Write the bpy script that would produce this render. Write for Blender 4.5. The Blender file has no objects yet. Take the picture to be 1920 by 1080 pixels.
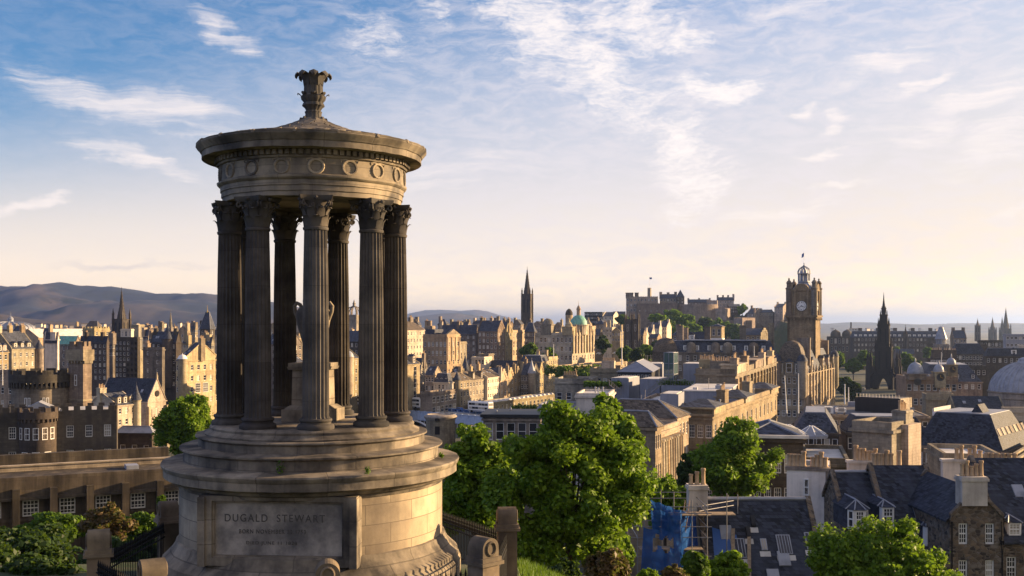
import bpy, bmesh, math, random
import numpy as np
from mathutils import Vector, Matrix
R = math.radians
scene = bpy.context.scene
COL = scene.collection
random.seed(7)

# ------------------------------------------------------------------ camera, sky, sun, exposure
F, HZ = 2000.0, 608.0            # focal length in photo pixels, row of the eye level
cam_d = bpy.data.cameras.new('camera'); cam = bpy.data.objects.new('camera', cam_d); COL.objects.link(cam)
cam.location = (0, 0, 0); cam.rotation_euler = (R(90), 0, 0)
cam_d.sensor_width = 36.0; cam_d.lens = 36.0*F/1920.0
cam_d.shift_y = (HZ-540.0)/1920.0
cam_d.clip_start = 0.3; cam_d.clip_end = 90000.0
scene.camera = cam
SUN_AZ, SUN_EL = 72.0, 12.5
SUN_DIR = Vector((math.sin(R(SUN_AZ))*math.cos(R(SUN_EL)), math.cos(R(SUN_AZ))*math.cos(R(SUN_EL)), math.sin(R(SUN_EL))))
sd = bpy.data.lights.new('sun', 'SUN'); sun = bpy.data.objects.new('sun', sd); COL.objects.link(sun)
sd.energy = 5.0; sd.angle = R(0.5); sd.color = (1.0, 0.69, 0.37)
sun.rotation_euler = SUN_DIR.to_track_quat('Z', 'Y').to_euler(); sun.location = (60, 0, 80)
vs = scene.view_settings
vs.view_transform = 'Standard'; vs.look = 'None'; vs.exposure = 1.56; vs.gamma = 1.0
scene.cycles.max_bounces = 5; scene.cycles.diffuse_bounces = 3; scene.cycles.glossy_bounces = 2
scene.cycles.transmission_bounces = 3; scene.cycles.volume_bounces = 0; scene.cycles.transparent_max_bounces = 8
scene.cycles.sample_clamp_indirect = 6.0

class NT:
    """small node-tree writer"""
    def __init__(self, tree): self.t = tree; tree.nodes.clear()
    def n(self, typ, props=None, **ins):
        nd = self.t.nodes.new(typ)
        for k, v in (props or {}).items(): setattr(nd, k, v)
        for k, v in ins.items():
            key = int(k[1:]) if k[0] == '_' and k[1:].isdigit() else k.replace('_', ' ')
            self.set(nd.inputs[key], v)
        return nd
    def set(self, sock, v):
        if isinstance(v, bpy.types.NodeSocket): self.t.links.new(v, sock)
        elif isinstance(v, bpy.types.Node): self.t.links.new(v.outputs[0], sock)
        else:
            if sock.type == 'RGBA' and len(v) == 3: v = (*v, 1)
            sock.default_value = v
    def math(self, op, a, b=0.0, c=None, clamp=False):
        nd = self.n('ShaderNodeMath', {'operation': op, 'use_clamp': clamp}, _0=a, _1=b)
        if c is not None: self.set(nd.inputs[2], c)
        return nd.outputs[0]
    def mix(self, f, a, b, mode='MIX'):
        nd = self.n('ShaderNodeMix', {'data_type': 'RGBA', 'blend_type': mode})
        self.set(nd.inputs[0], f); self.set(nd.inputs[6], a); self.set(nd.inputs[7], b)
        return nd.outputs[2]
    def ramp(self, f, lo, hi):
        nd = self.n('ShaderNodeMapRange', {'interpolation_type': 'SMOOTHSTEP'}, Value=f)
        nd.inputs[1].default_value = lo; nd.inputs[2].default_value = hi
        return nd.outputs[0]
    def noise(self, vec, scale, detail=3.0, rough=0.55, dist=0.0):
        return self.n('ShaderNodeTexNoise', None, Vector=vec, Scale=scale, Detail=detail, Roughness=rough, Distortion=dist).outputs[0]
    def mapping(self, vec, scale=(1, 1, 1), rot=(0, 0, 0), loc=(0, 0, 0)):
        return self.n('ShaderNodeMapping', None, Vector=vec, Scale=scale, Rotation=rot, Location=loc).outputs[0]
    def xyz(self, x, y, z): return self.n('ShaderNodeCombineXYZ', None, X=x, Y=y, Z=z).outputs[0]

# world: physical sky recoloured in the unseen east and zenith, evening cream near the horizon, fibrous cirrus laid out by azimuth and elevation
world = bpy.data.worlds.new('World'); scene.world = world; world.use_nodes = True
W = NT(world.node_tree)
sky = W.n('ShaderNodeTexSky', {'sky_type': 'NISHITA', 'sun_disc': False, 'sun_elevation': R(SUN_EL), 'sun_rotation': R(SUN_AZ),
          'altitude': 100.0, 'air_density': 1.0, 'dust_density': 1.2, 'ozone_density': 1.6})
gen = W.n('ShaderNodeTexCoord').outputs['Generated']
sx = W.n('ShaderNodeSeparateXYZ', None, Vector=gen)
az = W.math('MULTIPLY', W.math('ARCTAN2', sx.outputs[0], sx.outputs[1]), 57.2958)
el = W.math('MULTIPLY', W.math('ARCSINE', sx.outputs[2]), 57.2958)
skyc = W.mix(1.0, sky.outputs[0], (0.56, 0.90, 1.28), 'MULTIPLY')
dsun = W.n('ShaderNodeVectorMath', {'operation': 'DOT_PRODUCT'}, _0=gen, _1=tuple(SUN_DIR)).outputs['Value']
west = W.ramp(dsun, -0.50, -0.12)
skyc = W.mix(W.ramp(el, 17.0, 36.0), skyc, W.mix(1.0, skyc, (0.34, 0.42, 0.62), 'MULTIPLY'))  # unseen zenith dimmed and blued to deepen the shade fill
skyc = W.mix(W.math('MULTIPLY', W.math('SUBTRACT', 1.0, west), 0.85), skyc, (2.2, 3.3, 6.6))  # unseen eastern sky mostly replaced by flat blue to cool the shade
ae = W.xyz(az, el, 0.0)
wn = W.n('ShaderNodeTexNoise', None, Vector=W.mapping(ae, (0.7, 1.0, 1)), Scale=0.28, Detail=5.0, Roughness=0.6)
ws = W.n('ShaderNodeSeparateColor', None, Color=wn.outputs[1])
azw = W.math('MULTIPLY_ADD', W.math('SUBTRACT', ws.outputs[0], 0.5), 7.0, az); elw = W.math('MULTIPLY_ADD', W.math('SUBTRACT', ws.outputs[1], 0.5), 3.6, el)
def gauss(ca, ce, la, le, tilt):
    """soft rotated ellipse in degrees of (warped) azimuth and elevation"""
    c, s = math.cos(R(tilt)), math.sin(R(tilt))
    da = W.math('SUBTRACT', azw, ca); de = W.math('SUBTRACT', elw, ce)
    u = W.math('MULTIPLY_ADD', da, c/la, W.math('MULTIPLY', de, s/la))
    v = W.math('MULTIPLY_ADD', da, -s/le, W.math('MULTIPLY', de, c/le))
    q = W.math('MULTIPLY_ADD', u, u, W.math('MULTIPLY', v, v))
    return W.math('POWER', 2.718, W.math('MULTIPLY', q, -1.0))
def cloud_at(px, py, lx, ly, tilt, amp=1.0):
    a = math.degrees(math.atan((px-960)/F)); e = math.degrees(math.atan((HZ-py)/math.hypot(F, px-960)))
    return W.math('MULTIPLY', gauss(a, e, lx/F*57.3, ly/F*57.3, tilt), amp)
aew = W.xyz(azw, elw, 0.0)
aem = W.xyz(W.math('MULTIPLY_ADD', W.math('SUBTRACT', azw, az), 0.35, az), W.math('MULTIPLY_ADD', W.math('SUBTRACT', elw, el), 0.35, el), 0.0)
fib1 = W.noise(W.mapping(aem, (0.13, 1.7, 1), (0, 0, R(10))), 1.1, 10.0, 0.68, 0.35)
fib2 = W.noise(W.mapping(aem, (0.5, 1.6, 1), (0, 0, R(-42))), 1.1, 9.0, 0.66, 0.5)
rip = W.noise(W.mapping(aem, (0.9, 2.6, 1), (0, 0, R(-8))), 2.2, 6.0, 0.66, 0.3)
streaks = [(250, 190, 210, 36, -12, .95), (250, 290, 120, 20, -14, .95), (420, 60, 85, 24, -34, .9), (60, 383, 60, 12, 14, .95), (330, 235, 160, 20, -8, .6),
           (1550, 305, 55, 11, 16, .85), (1580, 355, 60, 8, 10, .9), (1650, 130, 85, 24, 22, .8), (1568, 225, 22, 40, -20, .85), (1480, 400, 110, 14, 8, .7),
           (1800, 205, 190, 34, 16, .6), (1500, 10, 110, 20, 5, .7), (1740, 155, 50, 12, 25, .8), (1510, 195, 40, 10, 15, .8), (1880, 260, 120, 30, 14, .6), (1880, 390, 90, 12, 14, .6), (820, 330, 240, 40, 6, .45)]
puffs = [(1010, 50, 110, 80, -42, .95), (1110, 130, 120, 70, -30, .85), (1330, 165, 62, 30, 4, 1.0), (1280, 262, 50, 46, -40, .9), (1310, 335, 75, 36, -15, .8),
         (1180, 30, 120, 60, -20, .75), (1290, 75, 34, 24, 0, .85), (1220, 190, 60, 60, -50, .6), (1290, 390, 70, 30, 0, .6), (800, 20, 50, 26, -40, .5), (700, 60, 90, 40, -30, .4)]
bands = [(260, 492, 190, 13, 3, .9), (150, 500, 60, 8, 2, .7)]
def total(lst):
    s = None
    for p in lst:
        g = cloud_at(*p); s = g if s is None else W.math('MAXIMUM', s, g)
    return s
def erode(mask, n, k, lo, hi): return W.ramp(W.math('MULTIPLY_ADD', W.math('SUBTRACT', n, 0.5), k, mask), lo, hi)
c1 = W.math('MULTIPLY', erode(total(streaks), fib1, 2.6, 0.05, 1.25), W.ramp(total(streaks), 0.05, 0.42))
pm = total(puffs)
c2 = W.math('MULTIPLY', erode(pm, W.math('MULTIPLY_ADD', rip, 0.5, W.math('MULTIPLY', fib2, 0.5)), 2.5, 0.0, 1.15), W.ramp(pm, 0.05, 0.40))
c3 = erode(total(bands), fib1, 1.2, 0.4, 1.0)
veil = W.math('MULTIPLY', W.ramp(fib2, 0.34, 0.68), W.math('MULTIPLY_ADD', W.ramp(az, -24.0, 10.0), 0.42, 0.10))
# evening glow: cream near the horizon, only on the sunward half of the sky
top_el = W.math('MULTIPLY_ADD', az, 0.32, 20.5)
hz = W.math('SUBTRACT', 1.0, W.ramp(W.math('DIVIDE', W.math('SUBTRACT', el, 2.5), W.math('SUBTRACT', top_el, 2.5)), 0.0, 1.0))
hz = W.math('MULTIPLY', hz, west)
LOW = W.mix(W.ramp(az, 2.0, 28.0), (8.6, 7.2, 5.7), (8.5, 6.6, 4.5))
MID = W.mix(W.ramp(az, 2.0, 30.0), (6.5, 5.8, 5.65), (6.5, 5.6, 5.0))
CREAM = W.mix(W.ramp(el, 0.0, 9.0), LOW, MID)
CREAM = W.mix(W.ramp(el, 0.3, 4.0), W.mix(1.0, LOW, (1.25, 1.16, 1.0), 'MULTIPLY'), CREAM)
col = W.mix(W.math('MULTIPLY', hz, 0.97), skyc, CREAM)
col = W.mix(W.math('MULTIPLY', veil, west), col, (6.3, 5.8, 6.0))
col = W.mix(W.math('MULTIPLY', c1, 0.72), col, (7.8, 6.9, 6.5))
col = W.mix(W.math('MULTIPLY', c2, 0.78), col, (8.1, 7.3, 6.9))
col = W.mix(W.math('MULTIPLY', c3, 0.35), col, (4.0, 3.9, 4.5))
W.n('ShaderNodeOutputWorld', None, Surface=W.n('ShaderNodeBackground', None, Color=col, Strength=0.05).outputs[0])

# ------------------------------------------------------------------ materials
MATS = {}
def newmat(name):
    m = bpy.data.materials.new(name); m.use_nodes = True; MATS[name] = m
    return m, NT(m.node_tree)
def finish(t, color, rough=0.85, metal=0.0, bump=None, bstr=0.3, bdist=0.02, spec=0.3, emit=None):
    b = t.n('ShaderNodeBsdfPrincipled', None, Base_Color=color, Roughness=rough, Metallic=metal)
    b.inputs['Specular IOR Level'].default_value = spec
    if bump is not None:
        t.set(b.inputs['Normal'], t.n('ShaderNodeBump', None, Strength=bstr, Distance=bdist, Height=bump).outputs[0])
    t.n('ShaderNodeOutputMaterial', None, Surface=b.outputs[0])
def stone(name, c1, c2, soot=0.5, sootc=(0.035, 0.030, 0.028), course=(0.75, 0.36), rnd=None, nsc=0.22, mortar=0.5, streak=0.5, vary=0.35, bump=0.35, rough=0.9, mortar_w=0.014):
    """coursed sandstone with soot; rnd = radius for walls on a circle"""
    m, t = newmat(name)
    oc = t.n('ShaderNodeTexCoord').outputs['Object']
    s = t.n('ShaderNodeSeparateXYZ', None, Vector=oc)
    if rnd: u = t.math('MULTIPLY', t.math('ARCTAN2', s.outputs[1], s.outputs[0]), rnd)
    else: u = t.math('ADD', s.outputs[0], s.outputs[1])
    br = t.n('ShaderNodeTexBrick', None, Vector=t.xyz(u, s.outputs[2], 0.0), Scale=1.0, Color1=c1, Color2=c2, Mortar=tuple(c*mortar for c in c1))
    br.inputs['Mortar Size'].default_value = mortar_w; br.inputs['Mortar Smooth'].default_value = 0.3
    br.inputs['Brick Width'].default_value = course[0]; br.inputs['Row Height'].default_value = course[1]
    info = t.n('ShaderNodeObjectInfo')
    off = t.n('ShaderNodeVectorMath', {'operation': 'MULTIPLY_ADD'}, _0=t.xyz(info.outputs['Random'], info.outputs['Random'], 0.0), _1=(40, 90, 0), _2=oc).outputs[0]
    fine = t.noise(off, 2.2, 6.0, 0.65)
    vf = t.noise(off, 11.0, 4.0, 0.7)
    big = t.noise(off, nsc, 5.0, 0.6)
    st = t.noise(t.mapping(off, (1.3, 1.3, 0.12)), 1.0, 4.0, 0.6)
    c0 = t.mix(t.math('MULTIPLY', t.ramp(vf, 0.5, 0.75), 0.25), br.outputs[0], tuple(x*0.5 for x in c1))
    c = t.mix(t.math('MULTIPLY', t.ramp(fine, 0.40, 0.75), 0.45), c0, tuple(x*0.66 for x in c2))
    k = t.math('MULTIPLY_ADD', st, streak, t.math('MULTIPLY', big, 1.0-streak*0.5))
    k = t.math('MULTIPLY', t.ramp(k, 0.50-soot*0.25+streak*0.2, 0.78+streak*0.1), min(1.0, soot*1.4))
    c = t.mix(k, c, sootc)
    hv = t.n('ShaderNodeHueSaturation', None, Color=c, Hue=t.math('MULTIPLY_ADD', t.math('FRACT', t.math('MULTIPLY', info.outputs['Random'], 13.7)), 0.035*min(1, vary*4), 0.5-0.0175*min(1, vary*4)), Saturation=t.math('MULTIPLY_ADD', t.math('FRACT', t.math('MULTIPLY', info.outputs['Random'], 5.3)), 0.45*min(1, vary*4), 1.0-0.3*min(1, vary*4)), Value=t.math('MULTIPLY_ADD', info.outputs['Random'], vary*2, 1.0-vary))
    finish(t, hv.outputs[0], rough, bump=t.math('MULTIPLY_ADD', vf, 0.25, t.math('MULTIPLY_ADD', fine, 0.6, t.math('MULTIPLY', br.outputs[1], -0.6))), bstr=bump, bdist=0.04, spec=0.2)
    return m
def slate(name, c, var=0.7, course=(0.32, 0.2), rough=0.75, spec=0.22):
    m, t = newmat(name)
    oc = t.n('ShaderNodeTexCoord').outputs['Object']; s = t.n('ShaderNodeSeparateXYZ', None, Vector=oc)
    br = t.n('ShaderNodeTexBrick', None, Vector=t.xyz(t.math('ADD', s.outputs[0], s.outputs[1]), s.outputs[2], 0.0), Scale=1.0,
             Color1=tuple(x*(1+var) for x in c), Color2=tuple(x*(1-var) for x in c), Mortar=tuple(x*0.35 for x in c))
    br.inputs['Mortar Size'].default_value = 0.012
    br.inputs['Brick Width'].default_value = course[0]; br.inputs['Row Height'].default_value = course[1]
    nz = t.noise(oc, 0.5, 5.0, 0.6); fine = t.noise(oc, 3.0, 4.0, 0.7)
    cc = t.mix(t.math('MULTIPLY', t.ramp(nz, 0.42, 0.7), 0.55), br.outputs[0], tuple(x*1.7 for x in c))
    finish(t, t.mix(t.math('MULTIPLY', t.ramp(fine, 0.50, 0.72), 0.55), cc, (c[0]*1.7, c[1]*1.7, c[2]*1.1)), rough, bump=br.outputs[1], bstr=0.4, bdist=-0.02, spec=spec)
    return m
def plain(name, c, rough=0.7, metal=0.0, var=0.25, nsc=1.2, spec=0.3, streak=True):
    m, t = newmat(name)
    oc = t.n('ShaderNodeTexCoord').outputs['Object']
    nz = t.noise(oc, nsc, 5.0, 0.65)
    st = t.noise(t.mapping(oc, (2.5, 2.5, 0.2)), nsc, 4.0, 0.6) if streak else nz
    f = t.math('MULTIPLY', t.ramp(t.math('MULTIPLY_ADD', nz, 0.5, t.math('MULTIPLY', st, 0.5)), 0.38, 0.68), 1.0)
    finish(t, t.mix(f, tuple(x*(1+var*0.4) for x in c), tuple(x*(1-var) for x in c)), rough, metal, spec=spec)
    return m
M = {}
M['sand'] = stone('sandstone_warm', (0.40, 0.315, 0.205), (0.31, 0.235, 0.15), 0.40)
M['sand2'] = stone('sandstone_grey', (0.31, 0.25, 0.18), (0.22, 0.175, 0.125), 0.5)
M['sandp'] = stone('sandstone_pale', (0.45, 0.355, 0.225), (0.36, 0.28, 0.175), 0.42)
M['dark'] = stone('sandstone_sooty', (0.115, 0.092, 0.068), (0.075, 0.060, 0.046), 0.6, vary=0.3)
M['black'] = stone('stone_blackened', (0.030, 0.027, 0.026), (0.020, 0.018, 0.018), 0.5, vary=0.2)
m, t = newmat('rubble_whinstone'); M['rubble'] = m
oc = t.n('ShaderNodeTexCoord').outputs['Object']; s_ = t.n('ShaderNodeSeparateXYZ', None, Vector=oc)
uv = t.xyz(t.math('ADD', s_.outputs[0], s_.outputs[1]), t.math('MULTIPLY', s_.outputs[2], 1.45), 0.0)
uv = t.n('ShaderNodeVectorMath', {'operation': 'MULTIPLY_ADD'}, _0=t.n('ShaderNodeTexNoise', None, Vector=uv, Scale=2.0).outputs[1], _1=(.25, .25, 0), _2=uv).outputs[0]
vo = t.n('ShaderNodeTexVoronoi', None, Vector=uv, Scale=3.0); ve = t.n('ShaderNodeTexVoronoi', {'feature': 'DISTANCE_TO_EDGE'}, Vector=uv, Scale=3.0)
cs_ = t.n('ShaderNodeSeparateColor', None, Color=vo.outputs['Color'])
c_ = t.mix(cs_.outputs[0], (0.035, 0.029, 0.026), (0.19, 0.135, 0.085)); c_ = t.mix(t.math('MULTIPLY', t.ramp(cs_.outputs[1], .7, .9), .8), c_, (0.20, 0.165, 0.13))
c_ = t.mix(t.math('SUBTRACT', 1.0, t.ramp(ve.outputs['Distance'], 0.02, 0.09)), c_, (0.13, 0.105, 0.08))
finish(t, c_, 0.9, bump=t.ramp(ve.outputs['Distance'], 0.0, 0.15), bstr=0.6, bdist=0.05)
M['castle'] = stone('castle_stone', (0.33, 0.26, 0.20), (0.25, 0.20, 0.155), 0.4, course=(1.2, 0.6))
M['office'] = stone('office_stone', (0.19, 0.150, 0.100), (0.13, 0.10, 0.068), 1.0, sootc=(0.030, 0.025, 0.020), course=(1.6, 0.8), streak=0.75, vary=0.05)
M['mon'] = stone('monument_stone', (0.41, 0.34, 0.25), (0.29, 0.24, 0.175), 0.95, sootc=(0.040, 0.036, 0.034), course=(1.3, 0.6), rnd=3.0, nsc=0.9, vary=0.0, streak=0.45, bump=0.45, mortar_w=0.014)
M['drum'] = stone('monument_drum_stone', (0.54, 0.435, 0.295), (0.36, 0.285, 0.19), 0.6, sootc=(0.13, 0.105, 0.085), course=(1.45, 0.50), rnd=3.55, nsc=0.5, vary=0.0, mortar=0.35, mortar_w=0.012, bump=0.2)
M['frz'] = stone('monument_frieze_stone', (0.42, 0.345, 0.245), (0.35, 0.285, 0.20), 0.8, sootc=(0.065, 0.06, 0.058), course=(1.76, 0.45), rnd=2.52, nsc=0.8, vary=0.0, mortar=0.5, mortar_w=0.008, bump=0.2)
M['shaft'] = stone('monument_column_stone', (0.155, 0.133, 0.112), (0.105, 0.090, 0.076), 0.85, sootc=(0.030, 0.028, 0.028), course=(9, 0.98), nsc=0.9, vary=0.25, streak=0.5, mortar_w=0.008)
M['panel'] = stone('monument_panel_stone', (0.46, 0.41, 0.345), (0.42, 0.37, 0.31), 1.0, sootc=(0.085, 0.080, 0.080), course=(9, 9), nsc=1.1, vary=0.0, streak=0.25)
M['pier'] = stone('pier_stone', (0.24, 0.18, 0.115), (0.21, 0.155, 0.10), 0.6, course=(9, 3), nsc=1.0, vary=0.1)
M['wash'] = plain('whitewash', (0.72, 0.65, 0.58), 0.95, var=0.3, nsc=0.5)
M['harl'] = plain('harled_render', (0.52, 0.46, 0.39), 0.95, var=0.45, nsc=0.35)
M['cream'] = plain('painted_render', (0.52, 0.45, 0.35), 0.9, var=0.2, nsc=0.3)
M['slate'] = slate('roof_slate', (0.048, 0.053, 0.072))
M['slated'] = slate('roof_slate_dark', (0.027, 0.031, 0.045))
M['slatebr'] = slate('roof_slate_brown', (0.095, 0.075, 0.058))
M['lead'] = plain('roof_lead', (0.25, 0.26, 0.29), 0.55, var=0.3, nsc=0.5, streak=False, spec=0.5)
M['leadd'] = plain('roof_felt', (0.10, 0.10, 0.11), 0.8, var=0.4, nsc=0.4, streak=False)
M['roofw'] = plain('roof_membrane', (0.55, 0.52, 0.48), 0.7, var=0.25, nsc=0.5, streak=False)
M['zinc'] = plain('zinc_cladding', (0.21, 0.22, 0.26), 0.5, var=0.2, nsc=0.6, spec=0.5)
M['copper'] = plain('green_copper', (0.16, 0.36, 0.28), 0.6, var=0.4, nsc=0.8)
M['white'] = plain('white_paint', (0.72, 0.70, 0.66), 0.5, var=0.12, nsc=2.0)
M['bluep'] = plain('pale_blue_paint', (0.36, 0.43, 0.55), 0.5, var=0.25, nsc=1.0)
M['asphalt'] = plain('asphalt', (0.055, 0.055, 0.058), 0.9, var=0.25, nsc=1.0, streak=False)
M['iron'] = plain('black_iron', (0.010, 0.010, 0.011), 0.75, var=0.3, nsc=4.0, spec=0.15)
M['steel'] = plain('galvanised_steel', (0.22, 0.21, 0.21), 0.55, 0.4, var=0.3, nsc=3.0)
M['plank'] = plain('weathered_plank', (0.28, 0.21, 0.14), 0.85, var=0.4, nsc=2.0)
M['pot'] = plain('buff_clay', (0.42, 0.29, 0.17), 0.85, var=0.4, nsc=2.5)
M['blk'] = plain('black_cladding', (0.016, 0.016, 0.018), 0.5, var=0.3, nsc=0.6)
M['wood'] = plain('bark', (0.060, 0.045, 0.034), 0.95, var=0.5, nsc=3.0)
M['gold'] = plain('gilded_metal', (0.55, 0.36, 0.08), 0.35, 0.8, var=0.2)
M['letter'] = plain('lettering_dark', (0.085, 0.078, 0.072), 0.9, var=0.2)
M['red'] = plain('red_paint', (0.30, 0.03, 0.03), 0.4, var=0.1)
M['bluev'] = plain('blue_paint', (0.04, 0.10, 0.28), 0.35, var=0.1)
M['silver'] = plain('silver_paint', (0.45, 0.46, 0.48), 0.3, 0.3, var=0.1)
m, t = newmat('window_glass'); M['glass'] = m
oc = t.n('ShaderNodeObjectInfo')
finish(t, t.mix(t.ramp(oc.outputs['Random'], 0.74, 0.80), t.mix(oc.outputs['Random'], (0.008, 0.009, 0.013), (0.05, 0.05, 0.06)), t.mix(oc.outputs['Random'], (0.0, 0.0, 0.0), (0.42, 0.38, 0.31))), t.math('MULTIPLY_ADD', t.math('FRACT', t.math('MULTIPLY', oc.outputs['Random'], 7.3)), 0.25, 0.04), spec=0.6)
m, t = newmat('lift_glass'); M['liftglass'] = m
finish(t, (0.10, 0.15, 0.16), 0.05, 0.25, spec=0.8)
m, t = newmat('scaffold_netting'); M['net'] = m
oc = t.n('ShaderNodeTexCoord').outputs['Object']
k = t.ramp(t.noise(oc, 1.3, 5.0, 0.6), 0.4, 0.66)
colr = t.mix(k, (0.016, 0.070, 0.25), (0.035, 0.12, 0.36))
d1 = t.n('ShaderNodeBsdfDiffuse', None, Color=colr); d2 = t.n('ShaderNodeBsdfTranslucent', None, Color=colr); d3 = t.n('ShaderNodeBsdfTransparent')
mx = t.n('ShaderNodeMixShader', None, Fac=0.4); t.set(mx.inputs[1], d1.outputs[0]); t.set(mx.inputs[2], d2.outputs[0])
mx2 = t.n('ShaderNodeMixShader', None, Fac=0.14); t.set(mx2.inputs[1], mx.outputs[0]); t.set(mx2.inputs[2], d3.outputs[0])
t.n('ShaderNodeOutputMaterial', None, Surface=mx2.outputs[0])
def leafmat(name, ca, cb, cc=None, trans=0.42):
    m, t = newmat(name)
    g = t.n('ShaderNodeNewGeometry')
    oc = t.n('ShaderNodeTexCoord').outputs['Object']
    c = t.mix(g.outputs['Random Per Island'], ca, cb)
    c = t.mix(t.math('MULTIPLY', t.ramp(t.noise(oc, 0.9, 2.0, 0.5), 0.45, 0.7), 0.5), c, cc or cb)
    a = t.n('ShaderNodeBsdfPrincipled', None, Base_Color=c, Roughness=0.55); a.inputs['Specular IOR Level'].default_value = 0.25
    b = t.n('ShaderNodeBsdfTranslucent', None, Color=t.mix(0.5, c, (0.16, 0.26, 0.015)))
    mx = t.n('ShaderNodeMixShader', None, Fac=trans); t.set(mx.inputs[1], a.outputs[0]); t.set(mx.inputs[2], b.outputs[0])
    t.n('ShaderNodeOutputMaterial', None, Surface=mx.outputs[0])
    M[name] = m
leafmat('leaf_bright', (0.055, 0.125, 0.008), (0.185, 0.29, 0.016), (0.21, 0.30, 0.015), 0.45)
leafmat('leaf_mid', (0.035, 0.085, 0.010), (0.105, 0.185, 0.016), (0.11, 0.18, 0.015))
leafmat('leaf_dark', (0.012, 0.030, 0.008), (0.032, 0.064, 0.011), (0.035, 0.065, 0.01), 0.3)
leafmat('leaf_russet', (0.075, 0.045, 0.020), (0.15, 0.095, 0.035), (0.10, 0.10, 0.03), 0.3)
leafmat('grass_blade', (0.05, 0.11, 0.012), (0.12, 0.20, 0.02), (0.14, 0.19, 0.03), 0.35)
m, t = newmat('ground_cover'); M['ground'] = m
oc = t.n('ShaderNodeTexCoord').outputs['Object']
a = t.mix(t.ramp(t.noise(oc, 0.35, 6.0, 0.6), 0.4, 0.62), (0.035, 0.06, 0.016), (0.075, 0.075, 0.040))
a2 = t.mix(t.ramp(t.noise(oc, 0.0022, 8.0, 0.6), 0.42, 0.6), (0.05, 0.055, 0.035), (0.13, 0.105, 0.06))
sp = t.n('ShaderNodeSeparateXYZ', None, Vector=oc)
finish(t, t.mix(t.ramp(sp.outputs[1], 80.0, 140.0), a, a2), 0.95)
m, t = newmat('hill_heath_hazed'); M['hill'] = m
oc = t.n('ShaderNodeTexCoord').outputs['Object']
a = t.mix(t.ramp(t.noise(oc, 0.0016, 8.0, 0.62), 0.42, 0.62), (0.017, 0.026, 0.038), (0.085, 0.066, 0.055))  # blue of distance haze is put into the heath colour
a = t.mix(t.ramp(t.noise(oc, 0.004, 6.0, 0.6), 0.56, 0.66), a, (0.010, 0.016, 0.012))
finish(t, a, 0.95)
m, t = newmat('rock_crag'); M['rock'] = m
oc = t.n('ShaderNodeTexCoord').outputs['Object']
a = t.mix(t.ramp(t.noise(t.mapping(oc, (1, 1, 0.3)), 0.09, 8.0, 0.68), 0.36, 0.66), (0.045, 0.040, 0.038), (0.14, 0.105, 0.075))
a = t.mix(t.math('MULTIPLY', t.ramp(t.noise(oc, 0.03, 5.0, 0.6), 0.50, 0.62), 0.8), a, (0.04, 0.065, 0.02))
finish(t, a, 0.95, bump=t.noise(oc, 0.12, 6.0, 0.7), bstr=0.9, bdist=3.0)
def mirror_free(): pass

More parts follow.
